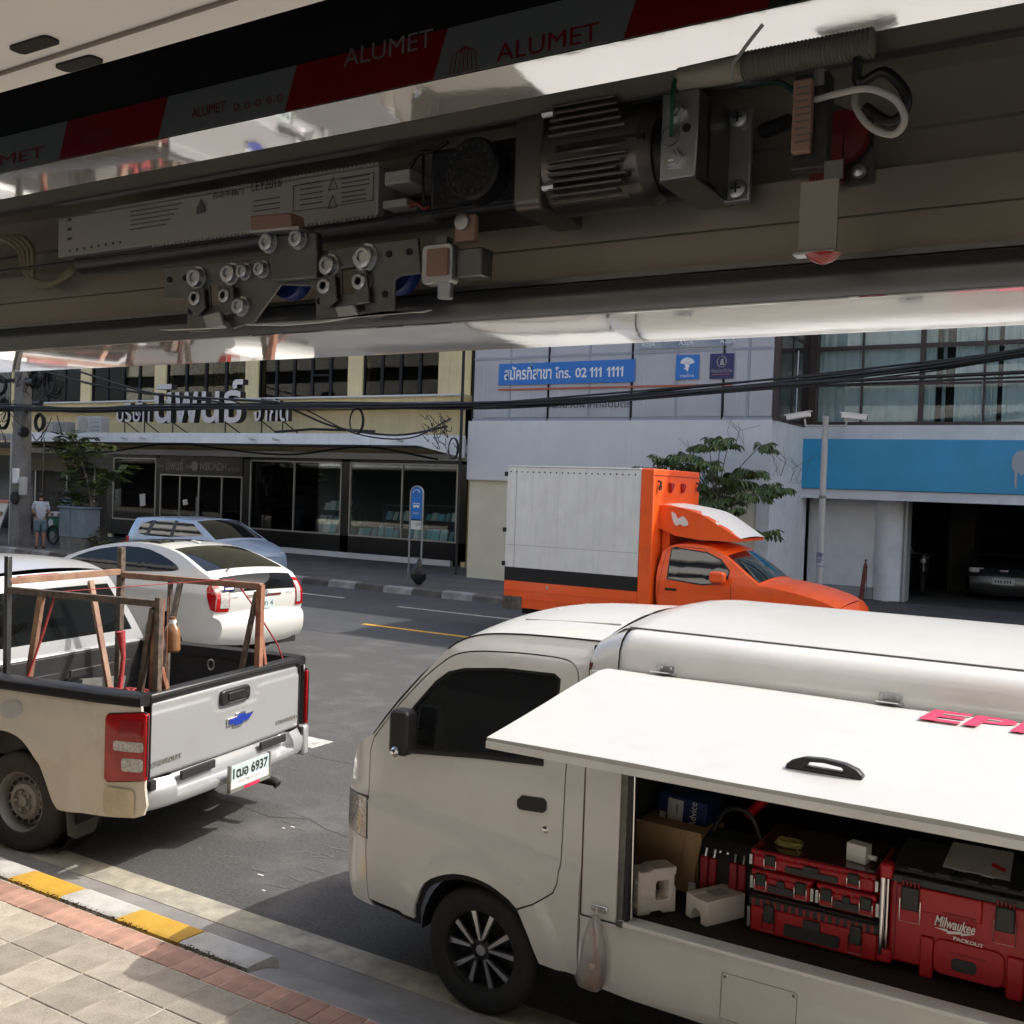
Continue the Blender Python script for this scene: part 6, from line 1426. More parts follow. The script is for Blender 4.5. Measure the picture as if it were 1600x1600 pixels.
def person(lab, loc, rz, shirt, lower, armpose, h=1.64):
    t = thing('person', lab, 'person', loc, rz); k = h/1.64
    L = []
    for s in (-1, 1):
        L.append([(0, 0, .86*k, .12), (s*.085, 0, .82*k, .085), (s*.09, .01, .48*k, .055), (s*.095, -.02, .09*k, .035), (s*.10, .06, .04*k, .035), (s*.105, .15, .025*k, .025)])
    L.append([(0, 0, .86*k, .12), (0, .0, 1.05*k, .125), (0, -.01, 1.25*k, .14), (0, -.01, 1.36*k, .10), (0, .0, 1.42*k, .05), (0, .015, 1.47*k, .05), (0, .02, 1.54*k, .082), (0, .02, 1.60*k, .072)])
    for s in (-1, 1):
        ex, ey, ez, hx, hy, hz_ = armpose[0 if s < 0 else 1]
        L.append([(0, -.01, 1.25*k, .14), (s*.17, -.01, 1.33*k, .055), (s*ex, ey, ez*k, .040), (s*hx, hy, hz_*k, .027), (s*hx*.97, hy+.05, (hz_-.02)*k, .028)])
    skinned('body', L, M['skin'], t)
    for s in (-1, 1):
        ex, ey, ez, hx, hy, hz_ = armpose[0 if s < 0 else 1]
        for f in range(5):
            dx = (f-2)*.016; b0 = Vector((s*hx*.97+dx, hy+.06, (hz_-.02)*k)); l = (.05, .075, .08, .075, .06)[f]
            MB().tube([b0, b0+Vector((dx*.3, l*.6, -.01)), b0+Vector((dx*.3, l*.85, -.035))], [.009, .008, .006], 6).build('finger', M['skin'], t)
    # clothes follow the body
    T_ = [[(0, 0, .80*k, .135), (0, 0, 1.0*k, .148), (0, -.01, 1.25*k, .165), (0, -.01, 1.35*k, .10), (0, 0, 1.40*k, .065)]]
    for s in (-1, 1):
        ex, ey, ez, *_ = armpose[0 if s < 0 else 1]
        T_.append([(0, -.01, 1.25*k, .165), (s*.17, -.01, 1.335*k, .072), (s*(.17+(ex-.17)*.8), ey*.8, (1.33+(ez-1.33)*.8)*k, .062)])
    skinned('shirt', T_, shirt, t)
    P_ = [[(0, 0, .90*k, .135), (0, 0, .84*k, .14)]]
    for s in (-1, 1): P_.append([(0, 0, .84*k, .14), (s*.09, 0, .76*k, .105), (s*.095, .01, .46*k, .085)])
    skinned('shorts', P_, lower, t)
    hm = MB(); hm.lathe([(.0, .088), (.05, .078), (.078, .05), (.088, .01), (.084, -.03), (.07, -.05)], (0, .008, 1.565*k), (0, 0, 1), 20); hm.build('hair', M['hair'], t, smooth=60)
    for s in (-1, 1):
        MB().lathe([(.02, -.006), (.02, .006), (0, .008)], (s*.082, .02, 1.53*k), (s, 0, 0), 8).build('ear', M['skin'], t)
        MB().lathe([(.008, 0), (.0, .004)], (s*.03, .098, 1.545*k), (0, 1, 0), 8).build('eye', M['blackm'], t)
        MB().prism([(s*.10-.04, -.06, .0), (s*.10+.04, -.06, .0), (s*.105+.045, .19, .0), (s*.105-.04, .19, .0)], (0, 0, .03)).build('sandal', M['blackm'], t, bevel=.01)
    MB().prism([(-.012, .095, 1.51*k), (.012, .095, 1.51*k), (0, .095, 1.55*k)], (0, .022, -.005)).build('nose', M['skin'], t)
    MB().box(-.022, .022, .094, .099, 1.483*k, 1.49*k).build('mouth', M['red_deep'], t)
    return t
person('man in pale grey shirt and blue shorts walking by the pole', (-27.55, 18.75, .145), rad(60), M['shirt_grey'], M['denim'], ((.22, -.02, 1.08, .16, .14, .96), (.22, -.03, 1.06, .14, .16, .95)))
person('person in blue shirt bending over the green food cart', (-29.75, 21.2, .145), rad(20), M['shirt_blue'], M['denim'], ((.24, .02, 1.08, .16, .20, .98), (.26, -.02, 1.10, .30, .02, .90)), 1.68)
# left tree, potted shrubs, props on the far pavement
def leaf_cluster(mb, c, r, n, size, flat=.6, droop=.0):
    for i in range(n):
        d = Vector((random.gauss(0, 1), random.gauss(0, 1), random.gauss(0, 1)*flat)).normalized()*r*random.random()**.5
        p = c+d; a = random.uniform(0, 6.28); s = size*random.uniform(.6, 1.25); t = Vector((math.cos(a), math.sin(a), random.uniform(-.5, .3)-droop)).normalized()
        u_ = t.cross(Vector((random.uniform(-.4, .4), random.uniform(-.4, .4), 1))).normalized()*s*.26
        q = p+t*s*.5+Vector((0, 0, s*.06)); mb.m = 0 if random.random() < .6 else 1
        mb.add([p, q+u_, p+t*s, q-u_], [(0, 1, 2, 3)])
tr1 = thing('street_tree', 'slender street tree with feathery leaves beside the grey cabinet', 'tree', (-26.35, 19.75, .14))
MB().tube(crs([(0, 0, 0), (-.08, 0, .8), (-.25, 0, 1.5), (-.45, 0, 2.1), (-.9, 0, 2.9), (-1.2, 0, 3.3)], 4), [.07]*5+[.055]*5+[.04]*5+[.025]*6, 8).build('trunk', M['bark'], tr1, smooth=60)
for (a, b) in (((-.25, 0, 1.5), (.6, .1, 2.1)), ((-.45, 0, 2.1), (-1.3, .1, 2.3)), ((-.3, 0, 1.7), (.9, -.1, 2.35)), ((-.7, 0, 2.6), (.1, 0, 3.1)), ((-.2, 0, 1.3), (-1.0, 0, 1.4))): MB().tube([a, b], [.025, .008], 6).build('branch', M['bark'], tr1)
mb = MB()
for (x, z, r, n) in ((-1.9, 3.20, .30, 130), (-1.3, 3.35, .35, 180), (-.6, 3.15, .36, 170), (.0, 3.0, .3, 120), (-1.0, 2.75, .35, 170), (-1.2, 2.25, .36, 170), (-.5, 2.45, .28, 100), (-.3, 2.05, .28, 130), (.3, 2.15, .3, 150), (.9, 2.3, .30, 140), (1.35, 2.45, .2, 60), (-1.0, 1.8, .35, 180), (-1.45, 1.55, .22, 110), (-1.3, 1.3, .2, 90), (-.6, 1.55, .3, 130), (.15, 1.75, .25, 90), (-1.6, 2.9, .22, 60)):
    for k in range(n//5):
        c = Vector((x+random.uniform(-r, r)*1.25, random.uniform(-.3, .3), z+random.uniform(-r, r)*.6))
        a = random.uniform(0, 6.28); L2 = random.uniform(.18, .34); dirv = Vector((math.cos(a), math.sin(a)*.5, random.uniform(-.5, .15)))
        for j in range(8):
            for s in (-1, 1):
                p = c+dirv*(L2*j/8); sd = dirv.cross(Vector((0, 0, 1))).normalized()*s; mb.m = (0 if (int(x*7+z*5)) % 3 else 1) if random.random() < .7 else 1
                w_ = dirv.normalized()*.022; mb.add([p, p+sd*.07+w_*1.5, p+sd*.125, p+sd*.06-w_], [(0, 1, 2, 3)])
mb.build('crown', [M['leaf'], M['leaf2']], tr1, smooth=0)
mb = MB()
sh1 = thing('shrub', 'low weedy shrub at the foot of the left tree', 'shrub', (-26.0, 19.7, .14))
for i in range(14): leaf_cluster(mb, Vector((random.uniform(-.4, .4), random.uniform(-.2, .2), random.uniform(.1, .6))), .14, 22, .12)
mb.build('foliage', [M['leaf2'], M['weed']], sh1, smooth=0)
tag(MB().box(-.25, .25, -.2, .2, 0, .3).build('red_crate', M['rust_red'], loc=(-25.5, 20.3, .14), bevel=.02), 'red crate standing between the left tree and the blue poster', 'crate')
tag(MB().lathe([(.2, 0), (.26, .25), (.2, .5), (.1, .6), (0, .6)], (0, 0, 0), (0, 0, 1), 12).build('jute_sack', M['cardboard'], loc=(-25.75, 20.9, .14)), 'tan sack behind the red crate by the tree', 'sack')
tag(MB().obox((0, 0, .5), (.36, 0, 0), (0, .02, 0), (.12, .1, .5)).build('poster_board', mat('poster_blue', (.10, .16, .25), .5, var=.7, vs_=6, var2=(.3, .33, .36)), loc=(-24.9, 20.6, .14)), 'leaning blue grey poster board left of the pale blue car', 'board')
mn = thing('menu_board', 'orange edged menu board leaning at the far left edge', 'board', (-29.95, 18.9, .14))
MB().obox((0, 0, .75), (.3, 0, 0), (0, .02, 0), (.18, .1, .62)).build('board', M['paper'], mn); MB().obox((.17, .08, 1.32), (.32, 0, 0), (0, .03, 0), (.03, .02, .05)).build('top_strip', M['orange_line'], mn)
MB().obox((.05, -.03, .95), (.24, 0, 0), (0, .01, 0), (.02, .01, .05)).build('menu_photo', M['rust'], mn)
# middle tree behind the truck: long-stalked compound leaves
tr2 = thing('street_tree', 'broad leaved tree behind the orange truck cab', 'tree', (-7.4, 20.3, .14))
MB().tube(crs([(0, 0, 0), (.05, 0, 1.0), (-.05, 0, 2.0), (.1, 0, 2.6)], 4), [.07]*5+[.05]*4+[.03]*4, 8).build('trunk', M['bark'], tr2, smooth=60)
mb = MB(); wood = MB()
def leaf2(mb, p, d, L2, W2):
    d = d.normalized(); sd = d.cross(Vector((0, 0, 1))); sd = sd.normalized() if sd.length > .1 else Vector((1, 0, 0)); up = sd.cross(d)
    mb.m = 0 if random.random() < .75 else 1
    pts = [p, p+d*L2*.3+sd*W2*.42+up*.01, p+d*L2*.7+sd*W2*.45, p+d*L2-up*.03, p+d*L2*.7-sd*W2*.45, p+d*L2*.3-sd*W2*.42+up*.01]
    m_ = p+d*L2*.5-up*.015
    mb.add(pts+[m_], [(0, 1, 6), (1, 2, 6), (2, 3, 6), (3, 4, 6), (4, 5, 6), (5, 0, 6)])
tips = [(-1.25, 2.95), (-1.0, 3.15), (-.7, 2.9), (-.5, 3.25), (-.3, 3.0), (-.1, 3.45), (.05, 3.1), (.2, 3.55), (.45, 3.45), (.85, 3.48), (.3, 2.9), (.6, 2.75), (.9, 2.65), (1.2, 2.55), (1.45, 2.6), (.1, 2.6), (.35, 2.4), (-.1, 2.25), (.5, 2.15), (.2, 2.0), (.75, 1.75), (1.05, 1.7), (.0, 2.8), (-.4, 2.7), (.9, 2.95), (.15, 2.35), (-.15, 2.5), (1.1, 2.45), (-.85, 2.7)]
for (x, z) in tips:
    tip = Vector((x, random.uniform(-.45, .45), z-.14)); o_ = Vector((.05+x*.15, 0, 1.7+(z-1.7)*.35)); wood.tube(crs([o_, (o_+tip)/2+Vector((0, 0, .06)), tip], 4), [.018, .016, .014, .012, .011, .010, .009, .008, .006], 5)
    for q in range(7):
        a = random.uniform(0, 6.28); st_ = Vector((math.cos(a), math.sin(a)*.7, random.uniform(-.25, .3))).normalized(); Ls = random.uniform(.16, .36)
        wood.tube([tip, tip+st_*Ls], .004, 4)
        for j in range(4):
            for s in (-1, 1):
                p = tip+st_*(Ls*(j+1)/4); sd = st_.cross(Vector((0, 0, 1))).normalized()*s
                leaf2(mb, p, sd*.8+st_*.5+Vector((0, 0, -.75-random.random()*.5)), random.uniform(.13, .21), .075)
        leaf2(mb, tip+st_*Ls, st_+Vector((0, 0, -.6)), .18, .08)
mb.build('crown', [M['leaf'], M['leaf2']], tr2, smooth=0); wood.build('branches', M['bark'], tr2)
mb = MB()
for (cx, cz) in ((-8.1+.4, 3.3), (-6.9, 3.75), (-6.0, 3.15), (-5.75, 3.0)):
    for i in range(6):
        p = Vector((cx+random.uniform(-.2, .2), 20.2, cz-.3)); mb.tube([p, p+Vector((random.uniform(-.15, .15), 0, .3)), p+Vector((random.uniform(-.35, .35), 0, random.uniform(.4, .6)))], .004, 4)
mb.M = None
o = mb.build('bare_twigs', M['bark'], smooth=0); tag(o, 'fine bare twigs sticking up above the broad leaved tree', 'twigs')
# ================================================================== THINGS IN THE VAN'S CARGO BAY
FZ = .604
def wbox(name, m, x0, x1, y0, y1, z0, z1, parent, bevel=.004): return MB().box(x0, x1, y0, y1, z0, z1).build(name, m, parent, bevel)
def foam(lab, loc, rz, w, d, h, up):
    t = thing('foam_packing', lab, 'foam packing', loc, rz)
    mb = MB()
    if up:   # standing on edge, square hole through it
        pr = [(-d/2, 0), (-d*.18, .0), (-d*.12, .012), (d*.12, .012), (d*.18, 0), (d/2, 0), (d/2, h*.55), (d/2-.008, h*.6), (d/2-.008, h*.8), (d/2, h*.85), (d/2, h), (-d*.1, h), (-d*.16, h-.010), (-d*.4, h-.010), (-d/2, h)]
        hole_ = rrect(-d*.02, d*.32, h*.30, h*.72, .01, 2)
    else:
        pr = [(-d/2, 0), (-d*.22, 0), (-d*.20, h*.35), (-d*.1, h*.5), (d*.1, h*.5), (d*.20, h*.35), (d*.22, 0), (d/2, 0), (d/2, h), (d*.25, h), (d*.22, h-.004), (-d*.22, h-.004), (-d*.25, h), (-d/2, h)]
        hole_ = None
    bm = bmesh.new(); E_ = []
    for lp in ([pr, hole_] if hole_ else [pr]):
        v2 = [bm.verts.new((0, p[0], p[1])) for p in lp]; E_ += [bm.edges.new((v2[i], v2[(i+1) % len(v2)])) for i in range(len(v2))]
    bmesh.ops.triangle_fill(bm, use_beauty=True, edges=E_)
    r = bmesh.ops.extrude_face_region(bm, geom=bm.faces[:]); bmesh.ops.translate(bm, verts=[g for g in r['geom'] if isinstance(g, bmesh.types.BMVert)], vec=(w, 0, 0))
    for v in bm.verts: v.co.x -= w/2
    me = bpy.data.meshes.new('foam_block'); bm.to_mesh(me); bm.free(); me.materials.append(M['foam'])
    o = finish(me, 'foam_block', t, .006)
    return t
f1 = foam('white foam packing block standing on edge by the bay\'s left side', (-1.735, 4.19, FZ), rad(-38), .10, .19, .20, True)
for z in (.05, .12): MB().box(-.056, -.050, -.09, .09, z, z+.012).build('moulded_rib', M['foam'], f1, bevel=.002)
for z in (.035, .085, .135): MB().box(-.04, .04, -.100, -.094, z, z+.02).build('moulded_rib', M['foam'], f1, bevel=.003)
f2 = foam('white foam packing block lying flat with a notch, before the tool bag', (-1.475, 4.29, FZ), rad(-118), .22, .135, .105, False)
for x in (-.09, -.045, .0, .045): MB().box(x-.01, x+.01, -.072, -.066, .0, .10).build('moulded_rib', M['foam'], f2, bevel=.002)
MB().box(-.05, .03, -.03, .03, .1045, .107).build('moulded_recess', mat('foam_shade', (.5, .46, .43), .8), f2)
cbx = thing('cardboard_box', 'open brown cardboard box with a folded flap in the van', 'box', (-1.775, 4.60, FZ), rad(-3))
wbox('carton', M['cardboard'], -.175, .175, -.13, .13, 0, .275, cbx, .003)
MB().obox((.01, -.137, .19), (.165, 0, 0), (0, .002, 0), (0, -.012, .105)).build('flap', M['cardboard'], cbx)
MB().prism([(.10, -.150, .275), (.178, -.146, .27), (.15, -.165, .05), (.09, -.16, .06)], (0, .003, 0)).build('torn_flap', M['cardboard'], cbx)
wbox('tag', M['paper'], .13, .165, -.168, -.165, .02, .07, cbx, 0)
nv = thing('navy_box', 'navy box with white label tilted on the cardboard box', 'box', (-1.765, 4.70, FZ+.255), rad(-4))
nv.rotation_euler.y = rad(3)
wbox('carton', M['blue_box'], -.125, .125, -.09, .09, 0, .135, nv, .003)
wbox('label', M['paper'], -.075, .005, -.093, -.091, .015, .12, nv, 0); wbox('barcode', M['lettering_grey'], -.03, -.022, -.0945, -.093, .05, .10, nv, 0)
wbox('label', M['paper'], -.115, -.085, -.093, -.091, .005, .045, nv, 0)
text('Advice', 'lettering', M['lettering_white'], nv, (.075, -.094, .01), (0, 0, 1), (-1, 0, 0), w=.12, h=.035)
tbg = thing('tool_bag', 'black tool bag with red pockets and tool handles', 'tool bag', (-1.47, 4.52, FZ), 0)
MB().prism([(-.14, y, z) for y, z in ((-.10, .0), (.10, 0), (.12, .20), (.07, .30), (-.07, .28), (-.12, .18))], (.28, 0, 0)).build('bag_body', M['blackm'], tbg, bevel=.02)
for x in (-.10, -.06, .035, .075): 
    MB().box(x-.018, x+.018, -.135, -.10, .06, .215).build('pocket', M['toolred2'], tbg, bevel=.006)
    MB().tube([(x, -.12, .20), (x+.004, -.11, .25)], .008, 8).build('tool_handle', M['steel'] if x < -.05 else M['steel_dull'], tbg)
MB().tube(crs([(-.12, 0, .27), (-.05, 0, .40), (.06, 0, .40), (.13, 0, .27)], 5), .012, 8).build('bag_handle', M['black'], tbg)
for x in (-.03, .005): MB().lathe([(.008, 0), (.006, .004), (0, .006)], (x, -.125, .25), (0, -1, 0), 10).build('stud', M['chrome'], tbg)
tag(MB().tube([(-1.45, 4.62, .97), (-1.37, 4.60, 1.06)], .022, 14).build('red_torch', M['toolred']), 'red cylindrical handle lying above the tool bag', 'handle')
def latch(parent, x, y, z, w=.05, h=.06):
    a = MB().box(x-w*.45, x+w*.45, y-.014, y, z-.01, z+h*.75).build('latch', M['toolgrey'], parent, bevel=.006)
    MB().tube([(x-w*.5, y-.012, z+h*.3), (x-w*.5, y-.012, z-h*.5), (x+w*.5, y-.012, z-h*.5), (x+w*.5, y-.012, z+h*.3)], .0022, 6).build('latch_wire', M['chrome'], a)
def organiser(lab, x0, x1, y0, z0, z1, depth, clear):
    t = thing('tool_organiser', lab, 'tool box', ((x0+x1)/2, y0, z0), 0); w = (x1-x0)/2; h = z1-z0
    body = [(-w, 0), (-w+.006, 0), (w-.006, 0), (w, 0)]
    MB().box(-w+.008, w-.008, .008, depth, 0, h*.70).build('case_body', M['toolred'], t, bevel=.01)
    MB().box(-w, w, 0, depth+.004, h*.70, h*.95).build('rim', M['toolred'] if clear else M['toolgrey'], t, bevel=.008)
    MB().box(-w+.012, w-.012, .012, depth-.012, h*.95, h).build('lid', mat('smoky_lid', (.09, .012, .012), .12, coat=.6, var=.5, vs_=14) if clear else M['toolgrey'], t, bevel=.006)
    n = int(w*2/.03)
    for i in range(n): MB().box(-w+.02+i*.03, -w+.032+i*.03, -.003, .002, h*.72, h*.92).build('rim_rib', M['toolred2'], t)
    MB().prism([(x, -.004, z) for x, z in rrect(-w*.42, w*.42, h*.12, h*.42, .008)], (0, .01, 0)).build('hand_recess', M['toolgrey'], t)
    MB().prism([(x, -.006, z) for x, z in rrect(-w*.13, w*.13, h*.40, h*.66, .008)], (0, .01, 0)).build('badge', M['toolgrey'], t, bevel=.002)
    for s in (-1, 1): latch(t, s*w*.66, .0, h*.42, .05, h*.55)
    for s in (-1, 1): MB().box(s*w-.006, s*w+.006, .01, .03, h*.1, h*.62).build('corner_rod', M['steel'], t)
    return t
organiser('lowest and widest red tool case of the stack on the bay floor', -1.31, -.775, 4.225, FZ+.004, .768, .40, False)
organiser('small red organiser with clear lid, left one of the pair on the wide case', -1.31, -1.055, 4.25, .770, .872, .38, True)
organiser('small red organiser with clear lid, right one of the pair on the wide case', -1.035, -.795, 4.25, .770, .872, .38, True)
organiser('broad shallow red organiser with smoky lid, topmost of the stack', -1.315, -.80, 4.245, .874, .955, .40, True)
wb = thing('white_socket', 'small white socket box on the smoky organiser lid', 'box', (-.895, 4.36, .956), rad(-12))
MB().box(-.042, .042, -.03, .03, 0, .075).build('casing', M['lettering_white'], wb, bevel=.004); MB().tube([(.042, 0, .03), (.075, 0, .028)], .010, 10).build('plug', M['lettering_white'], wb)
mb = MB()
for i in range(7):
    c = Vector((-1.18+random.uniform(-.006, .006), 4.36+random.uniform(-.01, .01), .962+.003*i))
    mb.tube(loop3(c, random.uniform(.045, .06), random.uniform(.022, .03), (1, 0, 0), (0, 1, .1), 18, random.uniform(0, 60), 340), .0022, 5)
mb.tube(crs([(-1.24, 4.35, .965), (-1.22, 4.38, .985), (-1.17, 4.34, .98)], 5), .002, 5).tube(crs([(-1.15, 4.33, .97), (-1.13, 4.30, .965), (-1.12, 4.29, .955)], 5), .002, 5)
tag(mb.build('wire_coil', mat('yellow_wire', (.42, .36, .10), .5), smooth=60), 'small coil of yellow wire on the smoky organiser lid', 'wire')
big = thing('rolling_tool_box', 'large red rolling tool box with white lettering in the van', 'tool box', (-.39, 4.225, FZ), 0)
x0, x1 = -.385, .37
MB().box(x0+.03, x1, .01, .42, .03, .345).build('case_body', M['toolred'], big, bevel=.012)
for a, b, z in ((x0+.15, x0+.20, 0), (.02+.05, .13, 0)): MB().box(a, b, -.004, .03, z, .16).build('foot', M['toolred'], big, bevel=.006)
MB().prism([(x, -.002, z) for x, z in rrect(x0+.20, .065, .03, .165, .035)], (0, .014, 0)).build('lower_bulge', M['toolred'], big, bevel=.004)
MB().prism([(x, -.004, z) for x, z in rrect(-.12, -.03, .055, .105, .018)], (0, .01, 0)).build('dark_badge', M['toolgrey'], big, bevel=.002)
MB().box(-.13, -.0, -.005, .0, .118, .124).build('raised_line', M['toolred2'], big)
MB().box(x0+.08, -.02, -.006, .012, .255, .345).build('upper_band', M['toolred'], big, bevel=.006)
MB().box(-.16, -.04, -.010, -.004, .262, .272).build('band_shadow_recess', M['toolred2'], big)
MB().box(x0+.03, x1, .0, .43, .345, .378).build('seal', M['toolgrey'], big, bevel=.006)
MB().box(x0+.02, x1, .03, .43, .376, .400).build('lid', M['toolgrey'], big, bevel=.01)
for i in range(6): MB().box(x0+.09+i*.10, x0+.15+i*.10, .012, .10, .398, .412).build('lid_block', M['toolgrey'], big, bevel=.006)
MB().tube([(x0+.005, -.005, .05), (x0+.005, -.005, .365)], .011, 12).tube([(x0+.024, -.002, .05), (x0+.024, -.002, .365)], .006, 10).build('pull_rod', M['chrome'], big)
MB().box(x0-.008, x0+.042, -.02, .04, .355, .415).build('rod_cap', M['toolred'], big, bevel=.01)
MB().box(x0-.008, x0+.05, -.012, .40, .02, .075).build('wheel_housing', M['toolred'], big, bevel=.01)
MB().box(x0+.045, x0+.056, -.0, .02, .06, .35).build('rod_channel', M['toolred2'], big)
for xx in (x0+.11, .06):
    latch(big, xx, -.008, .262, .075, .11)
    for i in range(5): MB().box(xx-.03+i*.014, xx-.025+i*.014, -.012, -.004, .345, .365).build('rib', M['toolred2'], big)
text('Milwaukee', 'lettering', M['lettering_white'], big, (-.185, -.0075, .215), (1, 0, -.03), (0, 0, 1), w=.145, h=.042, bold=.02, shear=.35)
MB().prism([(-.185, -.007, .207), (-.14, -.007, .211), (-.135, -.007, .205), (-.085, -.007, .213), (-.088, -.007, .208), (-.04, -.007, .214), (-.09, -.007, .196), (-.088, -.007, .202), (-.14, -.007, .193), (-.137, -.007, .200)], (0, -.001, 0)).build('bolt_mark', M['lettering_white'], big, smooth=0)
text('PACKOUT', 'lettering', M['lettering_white'], big, (-.115, -.0075, .175), (1, 0, -.05), (0, 0, 1), w=.105, h=.015, bold=.035)
nb_ = thing('notepad', 'white notepad lying on the black lid of the large tool box', 'notepad', (-.455, 4.50, 1.012), rad(2))
for k in range(3): MB().prism([(-.12, -.17+.003*k, 0), (.12, -.19, 0), (.115, .17, 0), (-.115, .16+.002*k, 0)], (0, 0, .0018)).build('sheet', M['paper'], nb_, smooth=0).location.z = .0022*k
tag(MB().tube([(-.40, 4.44, 1.026), (-.355, 4.40, 1.026)], .008, 8).build('knife_handle', M['toolred']), 'red handled cutter lying on the notepad', 'cutter')
tag(MB().tube([(-.60, 4.78, 1.03), (-.56, 4.79, 1.04), (-.53, 4.78, 1.03)], .012, 8).build('pliers', M['toolred2']), 'dull red pliers behind the notepad', 'pliers')
# clear bag with a drink hanging at the bay corner
bgm = glass_mat('thin_plastic', (.93, .92, .91), .04)
_n = bgm.node_tree; _o = _n.nodes['Material Output']; _s = _o.inputs[0].links[0].from_socket; _d = _n.nodes.new('ShaderNodeBsdfTranslucent'); _d.inputs[0].default_value = (.85, .83, .80, 1)
_f = _n.nodes.new('ShaderNodeBsdfDiffuse'); _f.inputs[0].default_value = (.85, .83, .80, 1); _a = _n.nodes.new('ShaderNodeMixShader'); _n.links.new(_d.outputs[0], _a.inputs[1]); _n.links.new(_f.outputs[0], _a.inputs[2])
_m = _n.nodes.new('ShaderNodeMixShader'); _m.inputs[0].default_value = .28; _n.links.new(_s, _m.inputs[1]); _n.links.new(_a.outputs[0], _m.inputs[2]); _n.links.new(_m.outputs[0], _o.inputs[0])
dr_ = thing('drink_bag', 'clear plastic bag holding an iced drink cup, hung on the latch', 'bag', (-1.872, 3.915, .60), 0)
vs = []; n_ = 18
for r, z, fx in ((.012, .04, 0), (.03, .0, .0), (.055, -.08, .0), (.062, -.18, -.01), (.066, -.25, -.015), (.055, -.275, -.015), (.02, -.28, -.01)):
    for j in range(n_): a = 2*math.pi*j/n_; q = r*(1+.12*math.sin(3*a+z*30)+.06*math.sin(5*a)); vs.append((fx+q*math.cos(a), .55*q*math.sin(a), z))
mb = MB(); mb.add(vs, [(i*n_+j, i*n_+(j+1) % n_, (i+1)*n_+(j+1) % n_, (i+1)*n_+j) for i in range(6) for j in range(n_)]); mb.build('bag_film', bgm, dr_, smooth=60)
MB().lathe([(.0, 0), (.026, 0), (.034, .10), (.036, .105), (.034, .108), (.0, .11)], (.0, 0, -.265), (0, 0, 1), 20).build('cup', mat('cup_film', (.55, .42, .38), .25, coat=.5, var=.3, vs_=20), dr_, smooth=50)
MB().lathe([(.0, 0), (.0275, .001), (.030, .045), (.0, .046)], (.0, 0, -.266), (0, 0, 1), 20).build('drink', mat('amber_drink', (.34, .13, .035), .2), dr_)
MB().tube([(.005, 0, -.16), (-.002, -.004, -.02)], .004, 8).build('straw', mat('pink_straw', (.65, .16, .2), .4), dr_)
MB().tube([(.0, .0, .04), (.004, .005, .075), (.008, .03, .06)], .004, 6).build('bag_handle', bgm, dr_)
# ================================================================== DOOR OPERATOR HEADER above the doorway
Z0 = EYE; YM = .50
def P(px, py, Y): return at(px, py, Y=Y)
XL, XR = -1.7, .75
hdr = thing('door_header', 'polished metal door header running across the top of the doorway', 'door header', (0, .5, Z0))
def hb(name, m, x0, x1, y0, y1, z0, z1, p=None, bevel=0): return MB().box(x0, x1, y0-.5, y1-.5, z0, z1).build(name, m, p or hdr, bevel)
# lower bar and its polished underside
def extr(name, m, prof, p=None, smooth=30): return MB().prism([(XL, y-.5, z) for y, z in prof], (XR-XL, 0, 0)).build(name, m, p or hdr, smooth=smooth)
extr('lower_bar', M['alu_bar'], [(.501, .0965), (.499, .105), (.5, .1085), (.503, .113), (.512, .116), (.53, .1165), (.53, .0965)])
extr('lower_trim', M['mirror_alu'], [(.500, .0952), (.500, .0960), (.592, .0960), (.5935, .0945), (.592, .0932), (.54, .0941)])
extr('outer_lip', mat('cream_lip', (.55, .47, .34), .5), [(.594, .0946), (.594, .120), (.60, .120), (.60, .0946)])
extr('bar_gap_strip', M['alu_bar'], [(.512, .1165), (.512, .1195), (.54, .1195), (.54, .1165)])  # filler strip of plain bar metal above the lower bar
# back profile with stepped ribs
extr('back_plate', M['alu_beige'], [(.545, .118), (.545, .1245), (.542, .125), (.542, .144), (.545, .1445), (.545, .1455), (.543, .146), (.543, .168), (.575, .170), (.575, .196), (.572, .197), (.572, .1985), (.575, .199), (.575, .228), (.60, .230), (.60, .118)])
# beam above the operator: film covered face towards the room, polished soffit reflecting the street
hb('beam_core', M['blackm'], XL-.5, XR+.5, .63, .70, .3345, 1.0)
hb('cavity_top', M['blackm'], XL-.5, XR+.5, .0, .70, .62, .64)
hb('cavity_inner', M['blackm'], XL-.5, XR+.5, .0, .02, .23, .62)
extr('operator_roof', M['alu_beige'], [(.500, .2085), (.500, .2195), (.503, .2205), (.607, .2350), (.607, .2315), (.503, .2175), (.503, .2085)])
extr('operator_roof_edge', M['alu_bar'], [(.4985, .2070), (.4985, .2086), (.505, .2086), (.505, .2070)])
hb('operator_back', M['blackm'], XL, XR, .601, .606, .118, .2300)
extr('upper_profile', M['alu_bar'], [(.6205, .2992), (.6205, .3345), (.63, .3345), (.63, .31), (.80, .31), (.80, .2992)])
extr('upper_trim', M['mirror_alu'], [(.6200, .2980), (.6200, .2991), (.7995, .2991), (.7995, .2978), (.71, .2974)])
YF = .6195
film = thing('protective_film', 'red and grey protective film strip on the upper profile', 'film', (0, YF, Z0))
def fq(nm, m, x0, x1, sh, par=film, z0=.2993, z1=.3343, y=0): return MB().prism([(x0, y, z0), (x1, y, z0), (x1+sh, y, z1), (x0+sh, y, z1)], (0, .0005, 0)).build(nm, m, par, smooth=0)
fx = lambda px, py: P(px, py, YF).x
e = [fx(-60, 270), fx(92, 250), fx(247, 213), fx(445, 168), fx(677, 115), fx(975, 42), fx(1200, -10)]
cols_ = [M['film_grey'], M['film_red'], M['film_grey'], M['film_red'], M['film_grey'], M['film_red']]
